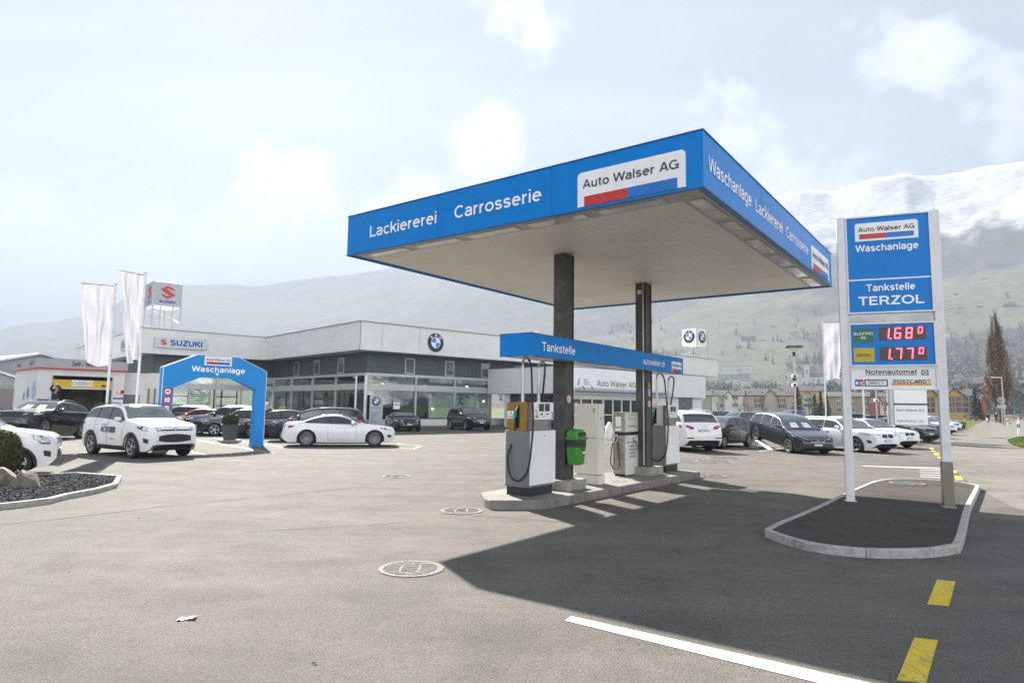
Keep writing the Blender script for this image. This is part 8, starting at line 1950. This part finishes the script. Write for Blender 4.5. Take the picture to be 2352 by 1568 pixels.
# church
(ax, ay), (bx, by) = m2(924, 874), m2(958, 745); (cx2, _), (_, sy_) = m2(1052, 0), m2(0, 655); th, ep = elev(ax, ay); dC = ray_dist(th, ep) * math.cos(R(th))
p = at((ax + bx) / 2, ay, dC); o = thing('church', 'white village church with slim grey spire on the slope', 'church', p, -R(th)); m_ = dC / FPX
tw = (bx - ax) * m_; ez = at(ax, by, dC).z - p.z; sz_ = at(ax, sy_, dC).z - p.z
tm_ = MB().bb((-tw / 2, -tw / 2, -8), (tw / 2, tw / 2, ez)).build('tower', HW['white'], o)
mb = MB()
for s in (0, 1, 2, 3):
    a = s * math.pi / 2; c, s_ = math.cos(a), math.sin(a); f = lambda x, y, z: (x * c - y * s_, x * s_ + y * c, z)
    mb.add([f(-tw / 2, -tw / 2 - .1, ez), f(tw / 2, -tw / 2 - .1, ez), f(0, -tw / 2 - .1, ez + tw * .7), f(0, 0, ez + tw * .8)], [(0, 1, 2), (0, 2, 3), (1, 3, 2)])
mb.add([(tw * .36 * math.cos(k * math.pi / 4), tw * .36 * math.sin(k * math.pi / 4), ez + tw * .35) for k in range(8)] + [(0, 0, sz_)], [(k, (k + 1) % 8, 8) for k in range(8)]); sp_ = mb.build('spire', mat('spire_slate', (.07, .075, .085), .6), o)
MB().lathe([(.0001, 0), (tw * .2, 0), (tw * .2, .2), (.0001, .2)], 20, 'Y', (0, -tw / 2 - .22, ez - tw * .35)).build('clock', WFR, tm_); MB().bb((-tw * .14, -tw / 2 - .12, ez * .55), (tw * .14, -tw / 2, ez * .75)).build('belfry_window', WPANE, tm_)
nw = (cx2 - bx) * m_ * 1.1; ne = at(ax, m2(0, 826)[1], dC).z - p.z; nr = at(ax, m2(0, 800)[1], dC).z - p.z
nv = MB(); nv.bb((tw / 2, -5, -8), (tw / 2 + nw, 6, ne)); nv.bb((-tw * .9, -4, -8), (-tw / 2, 5, ne * .92)); nv = nv.build('nave', HW['white'], o)
mb = MB(); mb.add([(tw / 2, -5.6, ne - .3), (tw / 2 + nw + .6, -5.6, ne - .3), (tw / 2 + nw + .6, .5, nr), (tw / 2, .5, nr), (tw / 2, 6.6, ne - .3), (tw / 2 + nw + .6, 6.6, ne - .3)], [(0, 1, 2, 3), (3, 2, 5, 4)]); mb.add([(-tw * .95, -4.6, ne * .92), (-tw / 2, -4.6, ne * .92), (-tw / 2, .5, nr), (-tw * .95, 5.6, ne * .92), (-tw / 2, 5.6, ne * .92)], [(0, 1, 2), (3, 2, 4), (0, 2, 3)]); mb.build('roof', ROOFG, o)
for k in range(3): MB().bb((tw / 2 + nw * (.2 + .3 * k) - .7, -5.12, ne * .35), (tw / 2 + nw * (.2 + .3 * k) + .7, -4.99, ne * .8)).build('window', WPANE, nv)
wl_ = MB(); th2, ep2 = elev(*m2(960, 888)); wl_.bb((-tw * 2, -14, -9), (nw + tw * 3.4, -13.2, -1.2)); wl_ = wl_.build('retaining_wall', mat('wall_old', (.16, .15, .14), .85), o)
# ================================================================ trees
BARK = mat('bark', (.075, .06, .05), .9, var=.25, scale=6); BARKP = mat('bark_pale', (.30, .28, .26), .8, var=.3, scale=6)
def branches(mb, p, d, ln, r_, lvl, rng, up=.25, spread=.55, kids=4):
    n = 4; P = [Vector(p)]; dd = d.copy()
    for i in range(n):
        dd = (dd + Vector((rng.gauss(0, .13), rng.gauss(0, .13), rng.gauss(0, .08) + up * .12))).normalized(); P.append(P[-1] + dd * ln / n)
    mb.tube(P, [r_ * (1 - .62 * i / n) for i in range(n + 1)], 6 if lvl > 1 else 4, False)
    tips = [P[-1]]
    if lvl > 0:
        for k in range(kids):
            t = rng.uniform(.35, 1.0); i = min(n - 1, int(t * n)); q = P[i].lerp(P[i + 1], t * n - i); s = Vector((rng.gauss(0, 1), rng.gauss(0, 1), rng.gauss(0, .5))).normalized()
            tips += branches(mb, q, (dd + s * spread * 1.5 + Vector((0, 0, up))).normalized(), ln * rng.uniform(.45, .72), r_ * .45, lvl - 1, rng, up, spread, kids)
    return tips
def bare_tree(label, px, yb, yt, dep, seed, m=BARK, leaf=None, group='bare trees', wide=1.0):
    rng = random.Random(seed); p = at(px, yb, dep); p.z = 0 if p.z < 1.5 else p.z; h = at(px, yt, dep).z - p.z
    o = thing('bare_tree', label, 'tree', p, 0, group); mb = MB(); tr_ = MB(); tr_.tube([(0, 0, -.5), (.02 * h, 0, h * .18), (0, .01 * h, h * .4)], [h * .022, h * .017, h * .012], 8, False); tr_.build('trunk', m, o, 60)
    for k in range(9):
        a = rng.uniform(0, 6.28); z = h * rng.uniform(.16, .42); branches(mb, (0, 0, z), Vector((math.cos(a) * .55 * wide, math.sin(a) * .55 * wide, 1)).normalized(), h * rng.uniform(.34, .52), h * .0085, 3, rng, .22, .5, 3)
    mb.build('crown', m, o); return o
bare_tree('pale leafless birch standing before the white apartment house', zz7(680), 951, 893, 150, 1, BARKP, wide=.8)
bare_tree('small leafless tree between the white and the pink apartment house', zz7(1010), 951, 915, 160, 2)
bare_tree('low leafless shrub-like tree before the pink house, left one', zz7(1165), 951, 922, 160, 3, wide=1.3)
bare_tree('low leafless tree before the pink house bay', zz7(1400), 951, 925, 165, 4, wide=1.3)
bare_tree('leafless tree before the white gabled house, between the conifers', zz7(2100), 951, 898, 165, 5, wide=.8)
bare_tree('leafless tree behind the address board column', 2032, 953, 905, 150, 6)
bare_tree('leafless tree spreading over the village roofs right of the price sign', m6(560, 0)[0], 912, 868, 300, 8, wide=1.3)
NEED = [mat('needle_a', (.018, .035, .020), .8, var=.3), mat('needle_b', (.035, .055, .028), .8, var=.3)]
def conifer(label, px, yb, yt, wpx, dep, seed, z0=None, group='conifers'):
    rng = random.Random(seed); p = at(px, yb, dep); p.z = 0 if z0 is None else z0; h = at(px, yt, dep).z - p.z; rad = wpx / 2 * dep / FPX * 1.05
    o = thing('conifer', label, 'tree', p, 0, group); MB().tube([(0, 0, -.4), (0, 0, h * .5), (0, 0, h * .98)], [h * .018, h * .012, .02], 8, False).build('trunk', BARK, o, 60)
    mb = MB(); nw = 26
    for i in range(nw):
        t = i / (nw - 1); z = h * (.06 + .93 * t); r_ = rad * (1 - t) ** .85 * rng.uniform(.82, 1.1) + .05
        nb = int(7 + 9 * (1 - t))
        for b in range(nb):
            a = rng.uniform(0, 6.28); rl = r_ * rng.uniform(.7, 1.08); ns = 7
            for s in range(ns):
                k = (s + .6) / ns; q = Vector((math.cos(a) * rl * k, math.sin(a) * rl * k, z - rl * .35 * k * k + rng.gauss(0, .03 * h * .2)))
                mb.cur = rng.randrange(2); sz = h * .028 * rng.uniform(.7, 1.3); u = Vector((math.cos(a), math.sin(a), -.3)).normalized(); v = u.cross(Vector((0, 0, 1))).normalized() * rng.choice((1, .8)); v = v + Vector((0, 0, rng.gauss(0, .4)))
                mb.add([q - u * sz, q + v * sz * .6, q + u * sz * 1.3, q - v * sz * .6], [(0, 1, 2, 3)])
    mb.build('crown', NEED, o); return o
conifer('broad dark conifer right behind the lamp post with cameras', zz7(1930), 953, 888, 50, 130, 1)
conifer('slim dark conifer between the white house and the flag', zz7(2195), 953, 904, 30, 150, 2)
conifer('dark conifer left of the flagpole at the ochre house', 1886, 953, 898, 28, 140, 3)
conifer('dark conifer behind the white lettered flag', 1900, 953, 905, 26, 135, 4)
conifer('tall slim dark conifer beside the yellow apartment house', 2241, 957, 892, 34, 150, 5)
conifer('shorter conifer right behind the tall slim one', 2252, 957, 915, 20, 170, 6)
def hill_conifer(label, x, yb, yt, wpx, seed):
    th, ep = elev(x, yb); d = ray_dist(th, ep); p = terr_px(x, yb); conifer(label, x, yb, yt, wpx, d * math.cos(R(th)), seed, p.z, 'conifers on the slope')
for k, (x, b, t, w_, lab) in enumerate(((718, 745, 685, 22, 'lone conifer on the meadow above the church, left of the lamp post'), (2040, 770, 738, 22, 'conifer in the wood above the village roofs, right of the sign post'), (2245, 315, 268, 40, 'round dark conifer at the right edge of the tan meadow'), (1880, 40, 10, 30, 'conifer among the high snow patches'), (480, 555, 490, 20, 'tall conifer at the edge of the upper meadow'), (2075, 775, 748, 16, 'second conifer in the wood above the village roofs'))):
    a, b_ = m2(x, b); hill_conifer(lab, a, b_, m2(x, t)[1], w_ / 1.6266 / 1.7415, 30 + k)
# ---------------------------------------------------------------- columnar poplar with last year's leaves
POPL = [mat('poplar_leaf_a', (.30, .14, .05), .75, var=.35), mat('poplar_leaf_b', (.19, .10, .05), .75, var=.35), mat('poplar_leaf_c', (.42, .20, .06), .75, var=.3)]
p = g(2301, 969.5); h = at(2301, 705, p.y).z; o = thing('poplar', 'tall narrow poplar with rusty brown leaves beside the footpath', 'tree', p); rng = random.Random(77); mx_ = p.y / FPX
PW_ = pchip([(0, 2), (.06, 5), (.14, 16), (.24, 27), (.34, 30), (.48, 27), (.60, 22), (.72, 15), (.82, 9), (.92, 4.5), (1.0, .6)])
MB().tube([(0, 0, -.5), (0, 0, h * .2), (.2, 0, h * .6), (-.4, 0, h * .95)], [h * .022, h * .017, h * .009, .03], 10, False).build('trunk', BARK, o, 60)
mb = MB(); lf = MB()
for i in range(210):
    t0 = rng.uniform(.02, .72); z0 = h * t0; a = rng.uniform(0, 6.28); ln = h * rng.uniform(.18, .36) * (1 - .25 * t0); P = []
    lean = -.05 * h * 0
    for k in range(9):
        s = k / 8; z = z0 + ln * s; R_ = PW_(min(1, z / h)) * mx_ * .88 * min(1, .30 + .95 * s) * rng.uniform(.9, 1.0); P.append(Vector((math.cos(a) * R_ - .012 * z, math.sin(a) * R_, z)))
    P[0] = Vector((0, 0, z0)); mb.tube(P, [max(.014, h * .0042 * (1 - s / 9)) for s in range(9)], 4, False)
    for q in range(52):
        s = rng.uniform(.15, 1.0); k = min(7, int(s * 8)); c = P[k].lerp(P[k + 1], s * 8 - k) + Vector((rng.gauss(0, .28), rng.gauss(0, .28), rng.gauss(0, .3)))
        zf = c.z / h
        if rng.random() < (.25 if zf > .72 else .8): leaf_cloud(lf, [c], .125, rng, 0, 3)
    for q in range(5):
        k = rng.randrange(3, 8); mb.tube([P[k], P[k] + Vector((rng.gauss(0, .3), rng.gauss(0, .3), rng.uniform(.6, 1.5)))], [.02, .008], 3, False)
mb.build('branches', BARK, o); lf.build('crown', POPL, o)
# ---------------------------------------------------------------- woods on the slopes: one mass each
WOOD = [mat('wood_bare', (.085, .072, .062), .9, var=.25, scale=.2), mat('wood_brown', (.11, .085, .06), .9, var=.25, scale=.2), mat('wood_fir', (.025, .042, .028), .9, var=.25, scale=.2)]
def woodland(name, th0, th1, dmin, n, seed, smax, size):
    rng = random.Random(seed); mb = MB(); cnt = 0; tries = 0
    while cnt < n and tries < n * 8:
        tries += 1; th = rng.uniform(th0, th1); D = lerp_tab(RDIST, th); dd0 = lerp_tab(RD0, th); s = rng.uniform(.01, 1) ** 1.6 * smax; d = dd0 + (D - dd0) * s; x, y = math.sin(R(th)) * d, math.cos(R(th)) * d
        if d < dmin: continue
        if forest_f(x, y) < -.06 + .1 * rng.random() and rng.random() > .05: continue
        z = terr_z(th, d) + relief(x, y, s, d) * .55; cnt += 1; hh_ = rng.uniform(9, 19) * size; fir = rng.random() < .28 + .25 * fbm((x / 200, y / 200, 8), 3)
        if fir:
            mb.cur = 2; r_ = hh_ * .2
            for t in range(3):
                zb_ = z + hh_ * (.08 + .27 * t); rr = r_ * (1.15 - .33 * t); k = 6; a0 = rng.uniform(0, 6)
                mb.add([(x + rr * rng.uniform(.75, 1.2) * math.cos(a0 + j * 1.047), y + rr * math.sin(a0 + j * 1.047), zb_ - rng.uniform(0, .08) * hh_) for j in range(k)] + [(x, y, zb_ + hh_ * .42)], [(j, (j + 1) % k, k) for j in range(k)])
        else:
            for q in range(26):
                mb.cur = rng.randrange(2); v = Vector((rng.gauss(0, 1), rng.gauss(0, 1), rng.gauss(0, 1))).normalized(); c = Vector((x, y, z + hh_ * .55)) + Vector((v.x * hh_ * .28, v.y * hh_ * .28, v.z * hh_ * .40)) * rng.uniform(.5, 1); leaf_cloud(mb, [c], hh_ * .085, rng, .2, 2)
            mb.cur = 0; mb.add([(x - .25, y, z - 2), (x + .25, y, z - 2), (x, y, z + hh_ * .7)], [(0, 1, 2)])
    o = mb.build(name, WOOD); o['kind'] = 'stuff'
woodland('woodland', 8, 50, 430, 2600, 41, .62, 1.0)
woodland('woodland', -40, 8, 600, 1000, 42, .5, 1.2)
# orchard and garden shrubs round the village roofs, too many and too small to tell apart
woodland('village_shrubs', 14, 46, 300, 500, 43, .12, .42)
# ================================================================ the valley air
hz_ = MB(); hz_.bb((-6200, -300, -14), (5200, 6400, 1360)); ho = hz_.build('haze', mat('haze_box', (1, 1, 1), 1)); ho['kind'] = 'stuff'
m = bpy.data.materials.new('valley_air'); m.use_nodes = True; nt = m.node_tree; nt.nodes.clear(); ou = nn(nt, 'ShaderNodeOutputMaterial'); pv = nn(nt, 'ShaderNodeVolumePrincipled'); pv.inputs['Color'].default_value = (.385, .452, .545, 1); pv.inputs['Density'].default_value = HAZE_D; pv.inputs['Anisotropy'].default_value = .15
nt.links.new(pv.outputs[0], ou.inputs['Volume']); ho.data.materials.clear(); ho.data.materials.append(m)
